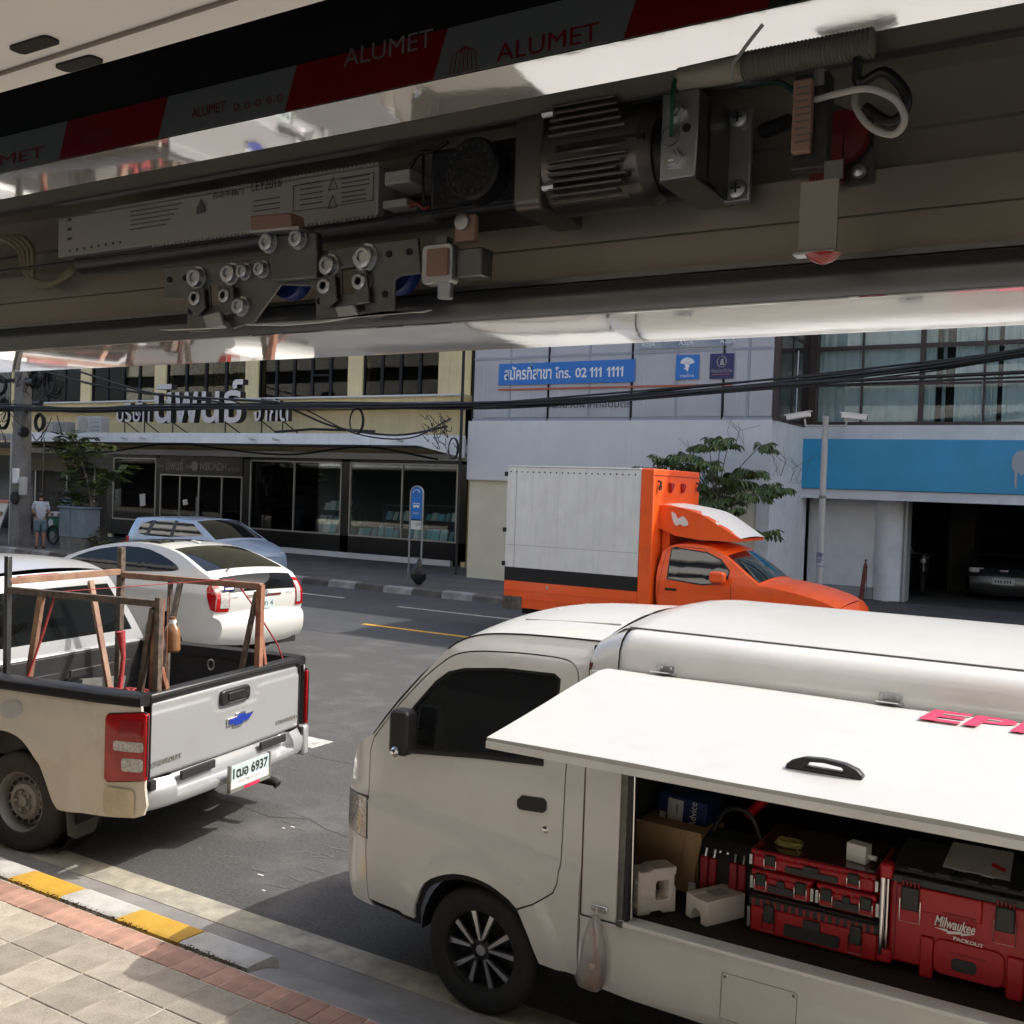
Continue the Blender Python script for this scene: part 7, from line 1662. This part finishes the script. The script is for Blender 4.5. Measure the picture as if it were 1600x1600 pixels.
for i in range(6): fq('film_panel', cols_[i], e[i], e[i+1], .012)
def ftxt(s, px0, py0, px1, h, m): 
    h *= 1.55; a = P(px0, py0, YF); b = P(px1, py0, YF); return text(s, 'film_text', m, film, (a.x, -.0008, a.z-Z0), (1, 0, 0), (0, 0, 1), w=b.x-a.x, h=h)
pale = mat('film_pale_print', (.30, .27, .26), .5)
ftxt('ALUMET', 131, 225, 177, .0050, mat('film_dim_print', (.30, .08, .07), .5)); ftxt('ALUMET', 300, 186, 353, .0056, M['film_red']); ftxt('ALUMET', 538, 106, 676, .0088, pale)
ftxt('ALUMET', 776, 98, 935, .0080, M['film_red']); ftxt('ALUMET', -70, 276, 70, .0070, M['film_red'])
fm_ = MB()
for k in range(5):
    c = P(370+k*17, 168-k*3.6, YF); fm_.tube(loop3((c.x, -.0006, c.z-Z0), .0028, .003, (1, 0, 0), (0, 0, 1), 10), .0005, 4)
fm_.build('film_icons', M['film_red'], film)
fm_ = MB()
for k in range(7):
    a = P(703+k*7, 110, YF); top = P(727, 73, YF); fm_.tube([(a.x, -.0006, .300), ((a.x+top.x)/2+(k-3)*.0012, -.0006, top.z-Z0-.004), (top.x, -.0006, top.z-Z0)], .00035, 4)
fm_.build('film_tower', M['film_red'], film)
# white board overhead with slots and groove
brd = thing('cover_board', 'white cover board with two slots swung up above the header', 'board', (0, .33, Z0+.20))
def gp(px, py): p = at(px, py, Z=Z0+.20); return (p.x, p.y-.33)
MB().prism([(-2.2, -.31, 0), (-2.2, .0018, 0), (.4, -.0062, 0), (.4, -.31, 0)], (0, 0, .02)).build('board', M['ceil_white'], brd)
a = gp(0, 113); b = gp(350, 0)
MB().bar((a[0]-.5*(b[0]-a[0]), a[1]-.5*(b[1]-a[1]), -.0005), (b[0]+(b[0]-a[0]), b[1]+(b[1]-a[1]), -.0005), .0016, .002).build('groove', mat('groove_shade', (.22, .19, .17), .8), brd)
for (x0, y0, x1, y1) in ((20, 76, 88, 60), (90, 104, 158, 91)):
    a = Vector(gp(x0, y0)); b = Vector(gp(x1, y1)); c = (a+b)/2; L_ = (b-a).length
    MB().prism([(c.x+x, c.y+y, -.0012) for x, y in rrect(-L_/2, L_/2, -.0042, .0042, .003)], (0, 0, .003)).build('slot', M['blackm'], brd)
tag(MB().box(-1.25, -.66, .165, .172, Z0+.188, Z0+.199).build('timber_strip', mat('terracotta_strip', (.42, .16, .07), .7)), 'terracotta coloured strip at the very top left corner', 'strip')
# ---------------- controller unit
cn = thing('door_controller', 'long white door controller case with serrated edges', 'controller', (0, .52, Z0))
def L3(px, py, Y, dy=0): p = P(px, py, Y); return (p.x, dy, p.z-Z0)
tl, trr, br_, bl_ = L3(95, 348, .52), L3(590, 250, .52), L3(590, 335, .52), L3(90, 402, .52)
zt_, zb_ = (tl[2]+trr[2])/2, (br_[2]+bl_[2])/2
x0c, x1c = bl_[0], br_[0]
MB().box(x0c, x1c, 0, .03, zb_, zt_).build('case', M['label_beige'], cn, bevel=.0008)
mb = MB(); n = 90
for i in range(n):
    x = x0c+(x1c-x0c)*i/n; w = (x1c-x0c)/n
    if i > 12: mb.add([(x, -.0006, zt_), (x+w, -.0006, zt_), (x+w*.8, -.0006, zt_+.0022), (x+w*.3, -.0006, zt_+.0022)], [(0, 1, 2, 3)])
    if i > 30: mb.add([(x, -.0006, zb_), (x+w, -.0006, zb_), (x+w*.8, -.0006, zb_-.0020), (x+w*.3, -.0006, zb_-.0020)], [(0, 1, 2, 3)])
mb.build('serrated_edge', M['label_beige'], cn, smooth=0)['kind'] = 'stuff'
ct_ = lambda s, px, py, px1, h: text(s, 'label_text', M['lettering_black'], cn, (P(px, py, .52).x, -.0012, P(px, py, .52).z-Z0), (1, 0, 0), (0, 0, 1), w=P(px1, py, .52).x-P(px, py, .52).x, h=h)
ct_('LEY2016', 395, 300, 442, .0062); ct_('自动平移门', 335, 312, 382, .0045)
gl = mat('label_print', (.13, .125, .115), .6)
mb = MB()
def line(px, py, px1, hh=.0008): a = P(px, py, .52); b = P(px1, py, .52); mb.box(a.x, b.x, -.0012, -.0008, a.z-Z0, a.z-Z0+hh)
for i in range(5): line(205, 332+7*i, 285-6*i, .0007)
for i in range(3): line(397, 316+8*i, 438, .0007)
for i in range(5): line(470, 290+8*i, 505, .0007)
for i in range(3): line(535, 281+7*i, 578, .0007)
for i in range(3): line(535, 303+7*i, 572, .0007)
for i in range(8): p = P(110+i*11.2, 392-i*1.9, .52); mb.lathe([(.0011, 0), (.0011, .0005), (0, .0005)], (p.x, -.0004, p.z-Z0), (0, -1, 0), 8)
for py in (346, 361, 376): p = P(107, py, .52); mb.box(p.x, p.x+.004, -.0012, -.0006, p.z-Z0, p.z-Z0+.002)
p = P(315, 325, .52); mb.box(p.x-.004, p.x+.004, -.0012, -.0006, p.z-Z0-.004, p.z-Z0+.001); mb.prism([(p.x-.003, -.001, p.z-Z0+.001), (p.x+.003, -.001, p.z-Z0+.001), (p.x, -.001, p.z-Z0+.006)], (0, -.0003, 0))
mb.build('printed_marks', gl, cn, smooth=0)['kind'] = 'stuff'
mb = MB(); p = P(459, 332, .52); q = P(586, 266, .52)
for (a, b, c, d) in ((p.x, q.x, p.z, p.z+.0004), (p.x, q.x, q.z-.002, q.z-.0016), (p.x, p.x+.0004, p.z, q.z-.002), (q.x-.0004, q.x, p.z, q.z-.002)): mb.box(a, b, -.0012, -.0008, c-Z0, d-Z0)
p2 = P(521, 318, .52)
for dz in (0, .012): mb.tube([(p2.x-.004, -.001, p2.z-Z0-.003+dz), (p2.x+.004, -.001, p2.z-Z0-.003+dz), (p2.x, -.001, p2.z-Z0+.005+dz), (p2.x-.004, -.001, p2.z-Z0-.003+dz)], .0004, 4)
mb.build('warning_panel', gl, cn, smooth=0)['kind'] = 'stuff'
for (a, b, c, d) in ((600, 262, 640, 290), (597, 308, 635, 326)):
    p = P(a, d, .515); q = P(c, b, .515)
    MB().box(p.x, q.x, -.005, .02, p.z-Z0, q.z-Z0).build('connector', M['cable_white'], cn, bevel=.001)
# dark belt and rounded cover under the controller
tag(MB().tube([P(-60, 431, .505), P(300, 386, .505), P(700, 327, .505), P(1040, 276, .505)], .0011, 6).build('drive_belt', M['black']), 'black toothed drive belt running below the controller', 'belt')
p0, p1 = P(130, 425, .535), P(760, 330, .535)
tag(MB().tube([(p0.x, .535, Z0+.170), (p1.x+.02, .535, Z0+.172)], .009, 20).build('cable_duct', mat('dark_duct', (.10, .10, .105), .35, metal=.5), smooth=60), 'round dark duct behind the door hangers', 'duct')
cc_ = MB()
for k in range(4): cc_.tube(crs([P(-60+5*k, 420, .54), P(-20+12*k, 372, .535), P(25+8*k, 385, .53), P(40+4*k, 425+4*k, .53), P(75, 443+2*k, .53), P(115-3*k, 425, .535), P(120, 400, .55)], 5), .0022, 6)
tag(cc_.build('cable_loop', M['cable_cream'], smooth=60), 'cream cables looped at the left end of the header', 'cables')
p = P(30, 380, .548)
# ---------------- gearbox and motor
gm = thing('drive_motor', 'ribbed metal drive motor with black gear wheel housing', 'motor', (0, .51, Z0))
c = P(735, 262, .49); c = Vector((c.x, -.02, c.z-Z0))
MB().lathe([(.0, 0), (.0165, 0), (.018, .002), (.018, .03)], c, (0, 1, 0), 32).build('gear_cover', M['black'], gm)
mb = MB()
for k in range(18): a = 2*math.pi*k/18; mb.box(c.x+.0135*math.cos(a)-.0007, c.x+.0135*math.cos(a)+.0007, -.0208, -.0195, c.z+.0135*math.sin(a)-.0007, c.z+.0135*math.sin(a)+.0007)
mb.build('cover_dots', M['steel_dull'], gm)
g0 = P(663, 300, .50); MB().box(g0.x, c.x+.035, -.005, .04, c.z-.022, c.z+.020).build('gearbox', M['black'], gm, bevel=.003)
pp = P(663, 240, .495); qq = P(663, 315, .495); MB().bar((pp.x, -.016, pp.z-Z0), (qq.x, -.016, qq.z-Z0), .0012, .001).build('bright_pin', M['chrome'], gm)
m0 = P(808, 240, .495).x; m1 = P(850, 240, .495).x; m2 = P(1015, 230, .495).x
zt2 = P(900, 165, .495).z-Z0; zb2 = P(900, 320, .495).z-Z0; zc = (zt2+zb2)/2; rm = (zt2-zb2)/2
MB().prism([(m0, y, z) for y, z in rrect(-.018, .04, zb2, zt2, .006)], (m1-m0, 0, 0)).build('flange', M['motor'], gm, bevel=.0015)
mb = MB(); k = 24; vs = []
for ix, x in enumerate([m1, m1+.003]+[m1+(m2-m1)*t for t in (.2, .5, .75, .9, 1.0)]):
    for j in range(k+1):
        a = rad(95+200*j/k); rr_ = rm*(.97 if ix < 6 else .8); g = .0012*(1 if (j % 3 == 1 and 1 < ix < 5 and 2 < j < k-3) else 0)
        vs.append((x, .006+(rr_-g)*math.cos(a)*.95, zc+(rr_-g)*math.sin(a)))
mb.add(vs, [(i*(k+1)+j, i*(k+1)+j+1, (i+1)*(k+1)+j+1, (i+1)*(k+1)+j) for i in range(6) for j in range(k)]); mb.build('ribbed_body', M['motor'], gm, smooth=25)
MB().lathe([(rm*.82, 0), (rm*.80, .008), (rm*.5, .014), (0, .014)], (m2, .01, zc), (1, 0, 0), 28).build('end_cap', M['black'], gm)
a = P(852, 233, .48); b = P(990, 213, .48)
MB().box(a.x, b.x, -.0185, -.0165, zc+.002, zc+.0055).build('name_strip', M['black'], gm)
for px, py in ((850, 178), (850, 292)):
    p = P(px, py, .49); MB().tube([(p.x-.001, -.019, p.z-Z0), (p.x+.006, -.019, p.z-Z0)], .0022, 10).build('bolt', M['steel'], gm)
for i in range(5): MB().box(m1+.006, m2-.012-.002*i, -.0215+.0006*i*i*.3, -.014, zc+rm*.36+i*.0042, zc+rm*.36+i*.0042+.0016).build('fin', M['motor'], gm, bevel=.0004)
for i in range(7): MB().box(m1+.006, m2-.010-.003*(i % 3), -.0225+.0004*i*i*.35, -.012, zc-rm*.18-i*.0035, zc-rm*.18-i*.0035+.0014).build('fin', M['motor'], gm, bevel=.0004)
for k, (m_, pts) in enumerate(((M['black'], [(1085, 128), (1110, 112), (1150, 128), (1200, 108), (1262, 112)]), (mat('green_loom', (.012, .06, .045), .5), [(1095, 140), (1120, 122), (1160, 135), (1215, 128), (1250, 150)]), (M['black'], [(640, 262), (655, 240), (675, 236), (700, 222)]), (M['red_deep'], [(640, 322), (652, 318), (662, 326), (672, 322)]))):
    tag(MB().tube(crs([P(a_, b_, .515) for a_, b_ in pts], 5), .0014, 6).build('loose_wire', m_, smooth=60), ['black wire drooping above the bright folded bracket', 'green wire loom running from the folded bracket to the sensor', 'short black wire above the connector blocks', 'short red wire between controller and gear wheel housing'][k], 'wire')
# steel brackets right of the motor
bk = thing('steel_bracket', 'bright folded steel bracket with two nuts and a green wire', 'bracket', (0, .49, Z0))
q = [L3(1032, 148, .485), L3(1092, 138, .485), L3(1090, 275, .485), L3(1030, 283, .485)]
xb0, xb1, zb0, zb1 = q[3][0], q[1][0], (q[2][2]+q[3][2])/2, (q[0][2]+q[1][2])/2
MB().box(xb0, xb1, -.005, -.003, zb0, zb1).build('front_plate', M['steel'], bk, bevel=.0008)
MB().prism([(xb1, -.005, zb0), (xb1, -.003, zb1), (xb1+.002, .05, zb1), (xb1+.002, .05, zb0+.004)], (-.0015, 0, 0)).build('side_plate', M['steel_dull'], bk)
MB().box(xb0, xb1, -.005, .05, zb0-.001, zb0).build('bottom_plate', M['steel_dull'], bk)
for px, py in ((1056, 175), (1054, 247)):
    p = P(px, py, .485); nut = MB().lathe([(.0058, 0), (.0058, .001), (.0045, .001), (.0045, .0045), (.0032, .0045), (.0026, .0055), (0, .0055)], (p.x, -.005, p.z-Z0), (0, -1, 0), 6).build('nut', M['steel'], bk)
MB().lathe([(.0022, 0), (.0022, .0006), (0, .0006)], (P(1073, 200, .485).x, -.0052, P(1073, 200, .485).z-Z0), (0, -1, 0), 12).build('hole', M['blackm'], bk)
MB().tube(crs([L3(1085, 128, .50, .0), L3(1066, 132, .49, -.008), L3(1060, 150, .485, -.012), L3(1058, 185, .485, -.012), L3(1050, 215, .485, -.007)], 5), .0012, 6).build('earth_wire', mat('green_wire', (.01, .07, .045), .5), bk)
MB().lathe([(.0048, 0), (.0050, .0005), (.0048, .0010)], (P(1048, 213, .485).x, -.0050, P(1048, 213, .485).z-Z0), (0, -1, 0), 20).build('earth_mark', M['steel_dull'], bk)
b2 = thing('mounting_plate', 'flat steel mounting plate with two cross head screws', 'bracket', (0, .53, Z0))
q0 = L3(1132, 316, .53); q1 = L3(1178, 168, .53)
MB().box(q0[0], q1[0], -.002, .002, q0[2]-.001, q1[2]).build('plate', M['steel'], b2, bevel=.0006)
MB().prism([(xb1+.001, -.03, q0[2]+.004), (q0[0]+.002, -.001, q0[2]), (q0[0]+.002, -.001, q1[2]), (xb1+.001, -.03, q1[2]-.002)], (0, .001, 0)).build('web', M['steel_dull'], b2)
for px, py in ((1153, 183), (1150, 294)):
    p = P(px, py, .525); sc = MB().lathe([(.0052, 0), (.0048, .002), (.002, .003), (0, .003)], (p.x, -.003, p.z-Z0), (0, -1, 0), 16).build('screw', M['steel'], b2)
    MB().box(p.x-.0026, p.x+.0026, -.0062, -.0058, p.z-Z0-.0005, p.z-Z0+.0005).box(p.x-.0005, p.x+.0005, -.0062, -.0058, p.z-Z0-.0026, p.z-Z0+.0026).build('cross_slot', M['blackm'], sc)
# sensor with bracket, red lens and cable loop
sn = thing('door_sensor', 'brown faced sensor block hanging on a steel strip with red lens', 'sensor', (0, .45, Z0))
q0 = L3(1236, 240, .45); q1 = L3(1270, 122, .45)
MB().box(q0[0], q1[0], -.001, .004, q0[2], q1[2]).build('front_face', M['copper'], sn, bevel=.0006)
MB().box(q0[0]-.001, q1[0]+.006, .004, .014, q0[2]-.006, q1[2]+.004).build('block', M['black'], sn, bevel=.0008)
mb = MB()
for i in range(9): z = q0[2]+.004+(q1[2]-q0[2]-.008)*i/8; mb.box(q0[0]+.0015, q0[0]+.0015+random.uniform(.004, .008), -.0014, -.0010, z, z+.0007)
mb.build('printed_marks', gl, sn, smooth=0)['kind'] = 'stuff'
h0 = L3(1245, 396, .45); h1 = L3(1316, 246, .45)
MB().box(h0[0], h1[0]-.0015, .002, .0035, h0[2], h1[2]-.008).build('hanger_strip', mat('brushed_strip', (.28, .27, .25), .3, metal=.8), sn)
MB().box(h1[0]-.008, h1[0], .002, .0035, h1[2]-.008, h1[2]).build('hanger_ear', M['steel_dull'], sn)
MB().box(h0[0]-.0008, h1[0]-.001, -.004, .0035, h0[2]-.0018, h0[2]).build('foot_flange', M['steel'], sn, bevel=.0005)
p = P(1285, 402, .448); MB().lathe([(.0075, 0), (.0050, .0026), (.0014, .0040), (0, .0043)], (p.x, -.001, h0[2]-.0018), (0, 0, -1), 20).build('red_lens', M['red_lens'], sn, smooth=60)
MB().tube([L3(1281, 110, .455, .006), L3(1281, 135, .455, .006)], .003, 8).build('top_screw', M['steel'], sn)
MB().tube(crs([L3(1272, 152, .45, .003), L3(1310, 140, .44, -.006), L3(1355, 136, .44, -.008), L3(1395, 150, .44, -.006), L3(1413, 185, .445, -.004), L3(1398, 212, .45, -.002), L3(1365, 205, .455, .0), L3(1342, 175, .46, .005), L3(1340, 150, .465, .01)], 6), .0015, 8).build('white_cable', M['cable_white'], sn, smooth=60)
MB().tube(crs([L3(1340, 90, .46, .01), L3(1342, 130, .46, .01), L3(1380, 112, .46, .01), L3(1412, 140, .46, .01), L3(1415, 170, .46, .01), L3(1390, 190, .46, .01), L3(1350, 165, .46, .012)], 5), .0022, 8).build('black_cable', M['black'], sn, smooth=60)
b3 = thing('lock_plate', 'grey steel plate holding a dark red solenoid behind the sensor', 'bracket', (0, .54, Z0))
MB().prism([(L3(x, y, .54)[0], 0, L3(x, y, .54)[2]) for x, y in ((1300, 160), (1328, 172), (1345, 190), (1365, 170), (1365, 285), (1325, 292), (1320, 240), (1300, 230))], (0, .002, 0)).build('plate', M['steel_dull'], b3)
p = P(1312, 210, .53); MB().lathe([(.014, 0), (.013, .004), (.008, .005), (0, .006)], (p.x, -.004, p.z-Z0), (0, -1, 0), 24).box(p.x-.014, p.x+.002, -.012, -.002, p.z-Z0-.024, p.z-Z0).build('solenoid', mat('dark_red_coil', (.13, .006, .006), .5), b3)
p = P(1340, 265, .535); MB().lathe([(.004, 0), (.003, .002), (0, .003)], (p.x, -.002, p.z-Z0), (0, -1, 0), 12).build('screw', M['steel'], b3)
tag(MB().tube([P(1193, 205, .53), P(1232, 190, .52)], .004, 10).build('black_plunger', M['black'], smooth=60), 'black plunger left of the sensor block', 'plunger')
# beige conduit taped under the upper profile
cd = thing('flex_conduit', 'beige ribbed conduit taped along the lower edge of the polished strip', 'conduit', (0, .49, Z0))
pa, pb_, pc = L3(1055, 112, .48), L3(1150, 88, .48), L3(1362, 50, .48)
zc1 = .2085; n = 34; vs = []
mb = MB(); pts = []; rs = []
for i in range(n*2+1):
    x = pb_[0]+(pc[0]-pb_[0])*i/(n*2); pts.append((x, -.004, zc1)); rs.append(.0070 if i % 2 else .0060)
mb.tube(pts, rs, 14); mb.build('ribbed_tube', M['conduit'], cd, smooth=60)
MB().tube([(pa[0], -.004, zc1-.0006), (pb_[0]+.002, -.004, zc1-.0004)], [.0058, .0066], 14).build('tape_wrap', mat('beige_tape', (.33, .30, .23), .45), cd, smooth=60)
MB().tube([L3(1143, 126, .475, -.015), L3(1145, 100, .475, -.015), L3(1170, 66, .475, -.015), L3(1192, 38, .475, -.015)], .0009, 6).build('cable_tie', M['cable_white'], cd)
# ---------------- door hanger trolley
YT = .47
th = thing('door_hanger', 'cut steel door hanger plate with rollers, nuts and bolts', 'hanger', (0, YT, Z0))
s6 = lambda *q: [(lambda p: (p.x, p.z-Z0))(P(240+x/2.7586, 300+y/2.7586, YT)) for x, y in q]
pl = s6((45, 325), (520, 280), (735, 250), (1140, 195), (1150, 350), (1060, 362), (1040, 375), (1035, 520), (960, 540), (930, 545), (905, 480), (815, 490), (820, 555), (700, 565), (695, 420), (680, 405), (545, 400), (430, 560), (340, 590), (300, 520), (245, 530), (245, 600), (150, 600), (135, 460), (45, 460))
h1_ = s6((240, 400), (295, 390), (300, 490), (245, 490)); h2_ = s6((808, 330), (870, 320), (872, 435), (812, 440))
bm = bmesh.new(); E_ = []
for lp in (pl, h1_, h2_):
    v2 = [bm.verts.new((a, 0, b)) for a, b in lp]; E_ += [bm.edges.new((v2[i], v2[(i+1) % len(v2)])) for i in range(len(v2))]
bmesh.ops.triangle_fill(bm, use_beauty=True, edges=E_)
r = bmesh.ops.extrude_face_region(bm, geom=bm.faces[:]); bmesh.ops.translate(bm, verts=[g for g in r['geom'] if isinstance(g, bmesh.types.BMVert)], vec=(0, .002, 0))
me = bpy.data.meshes.new('hanger_plate'); bm.to_mesh(me); bm.free(); me.materials.append(M['steel_dull']); finish(me, 'hanger_plate', th, .0005)
def bolt(px, py, r, nm='bolt', hexn=6, y=-.0, k=2.7586, par=th):
    p = P(240+px/k, 300+py/k, YT); b = MB().lathe([(r*1.25, 0), (r*1.25, .0012), (r, .0012), (r, .005), (r*.75, .0056), (r*.5, .0056), (r*.45, .004), (0, .004)], (p.x, y, p.z-Z0), (0, -1, 0), hexn*2 if hexn == 6 else hexn); return b.build(nm, M['steel'], par, smooth=20)
for x, y, r in ((195, 372, .0062), (340, 355, .0060), (400, 345, .0045), (475, 335, .0045), (200, 460, .0052), (325, 450, .0048), (385, 495, .0052), (765, 320, .0058), (920, 285, .0068), (755, 410, .0050), (905, 390, .0050)): bolt(x, y, r)
for x, y in ((70, 378), (138, 370), (1015, 268), (1103, 258), (998, 440), (715, 470), (160, 515)):
    p = P(240+x/2.7586, 300+y/2.7586, YT); MB().lathe([(.0020, 0), (.0020, .0004), (0, .0004)], (p.x, -.0004, p.z-Z0), (0, -1, 0), 12).build('hole', M['blackm'], th)
def lug(pts, y=-.004, nm='adjuster_lug', m=None): return MB().prism([(a, y, b) for a, b in s6(*pts)], (0, .0025, 0)).build(nm, m or M['steel_dull'], th, bevel=.0006)
lug(((160, 425), (235, 415), (240, 500), (205, 540), (165, 500))); lug(((293, 412), (360, 405), (362, 525), (320, 530), (300, 490)))
lug(((730, 370), (800, 362), (805, 470), (770, 500), (735, 490))); lug(((875, 348), (935, 340), (945, 480), (890, 485)))
for pts in (((245, 540), (320, 520), (335, 585), (262, 592)), ((812, 505), (895, 490), (918, 545), (832, 556))): lug(pts, -.007, 'bent_tab', M['steel'])
for pts in (((70, 602), (360, 590), (350, 596), (110, 606)), ((440, 578), (760, 560), (1240, 520), (1200, 532), (1050, 530), (760, 575), (600, 586), (450, 584))): lug(pts, -.010, 'foot_flange', M['steel'])
# belt clamp block on the hanger
MB().prism([(a, -.006, b) for a, b in s6((525, 200), (730, 180), (730, 375), (535, 390))], (0, .006, 0)).build('clamp_block', M['steel_dull'], th, bevel=.001)
MB().prism([(a, -.014, b) for a, b in s6((485, 125), (660, 112), (665, 175), (490, 190))], (0, .012, 0)).build('clamp_top', M['copper'], th, bevel=.001)
MB().prism([(a, -.015, b) for a, b in s6((485, 190), (700, 172), (700, 182), (490, 200))], (0, .014, 0)).build('clamp_edge', M['steel'], th)
bolt(535, 232, .0052, y=-.006); bolt(662, 215, .0052, y=-.006)
for x, y in ((640, 400), (1095, 375)):
    p = P(240+x/2.7586, 300+y/2.7586, .50); MB().lathe([(.0, 0), (.014, 0), (.015, .004), (.014, .010), (0, .010)], (p.x, .015, p.z-Z0+.003), (0, 1, 0), 24).build('roller', mat('blue_roller', (.01, .03, .16), .4), th)
# stop block
sp = thing('door_stop', 'square steel door stop with a brown rubber face', 'door stop', (0, YT, Z0))
q = s6((1165, 225), (1305, 222), (1300, 405), (1170, 405)); xa, xb_, za, zb3 = q[3][0], q[1][0], q[3][1], q[1][1]
MB().prism([(x, -.004, z) for x, z in rrect(xa, xb_, za, zb3, .003)], (0, .008, 0)).build('frame', M['steel'], sp, bevel=.0006)
MB().prism([(x, -.0055, z) for x, z in rrect(xa+.0045, xb_-.002, za+.004, zb3-.003, .001)], (0, .003, 0)).build('rubber_face', M['copper'], sp)
MB().box(xb_, xb_+.017, .0, .012, za+.003, zb3-.003).build('side_block', M['steel_dull'], sp, bevel=.001)
MB().tube([((xa+xb_)/2+.004, 0, za), ((xa+xb_)/2+.004, 0, za-.008)], .0045, 12).build('lower_screw', M['steel'], sp)
MB().box((xa+xb_)/2-.002, (xa+xb_)/2+.005, -.002, .004, zb3, zb3+.004).build('top_tab', M['steel_dull'], sp)
p = P(728, 355, .47); o = thing('small_clip', 'small steel clip with a bolt above the door stop', 'clip', (p.x, .47, p.z))
MB().box(-.006, .007, -.002, .002, -.008, .006).build('clip', M['copper'], o, bevel=.0005); MB().lathe([(.0045, 0), (.0045, .003), (.003, .0035), (0, .0035)], (0, -.002, .002), (0, -1, 0), 12).build('bolt', M['steel'], o)
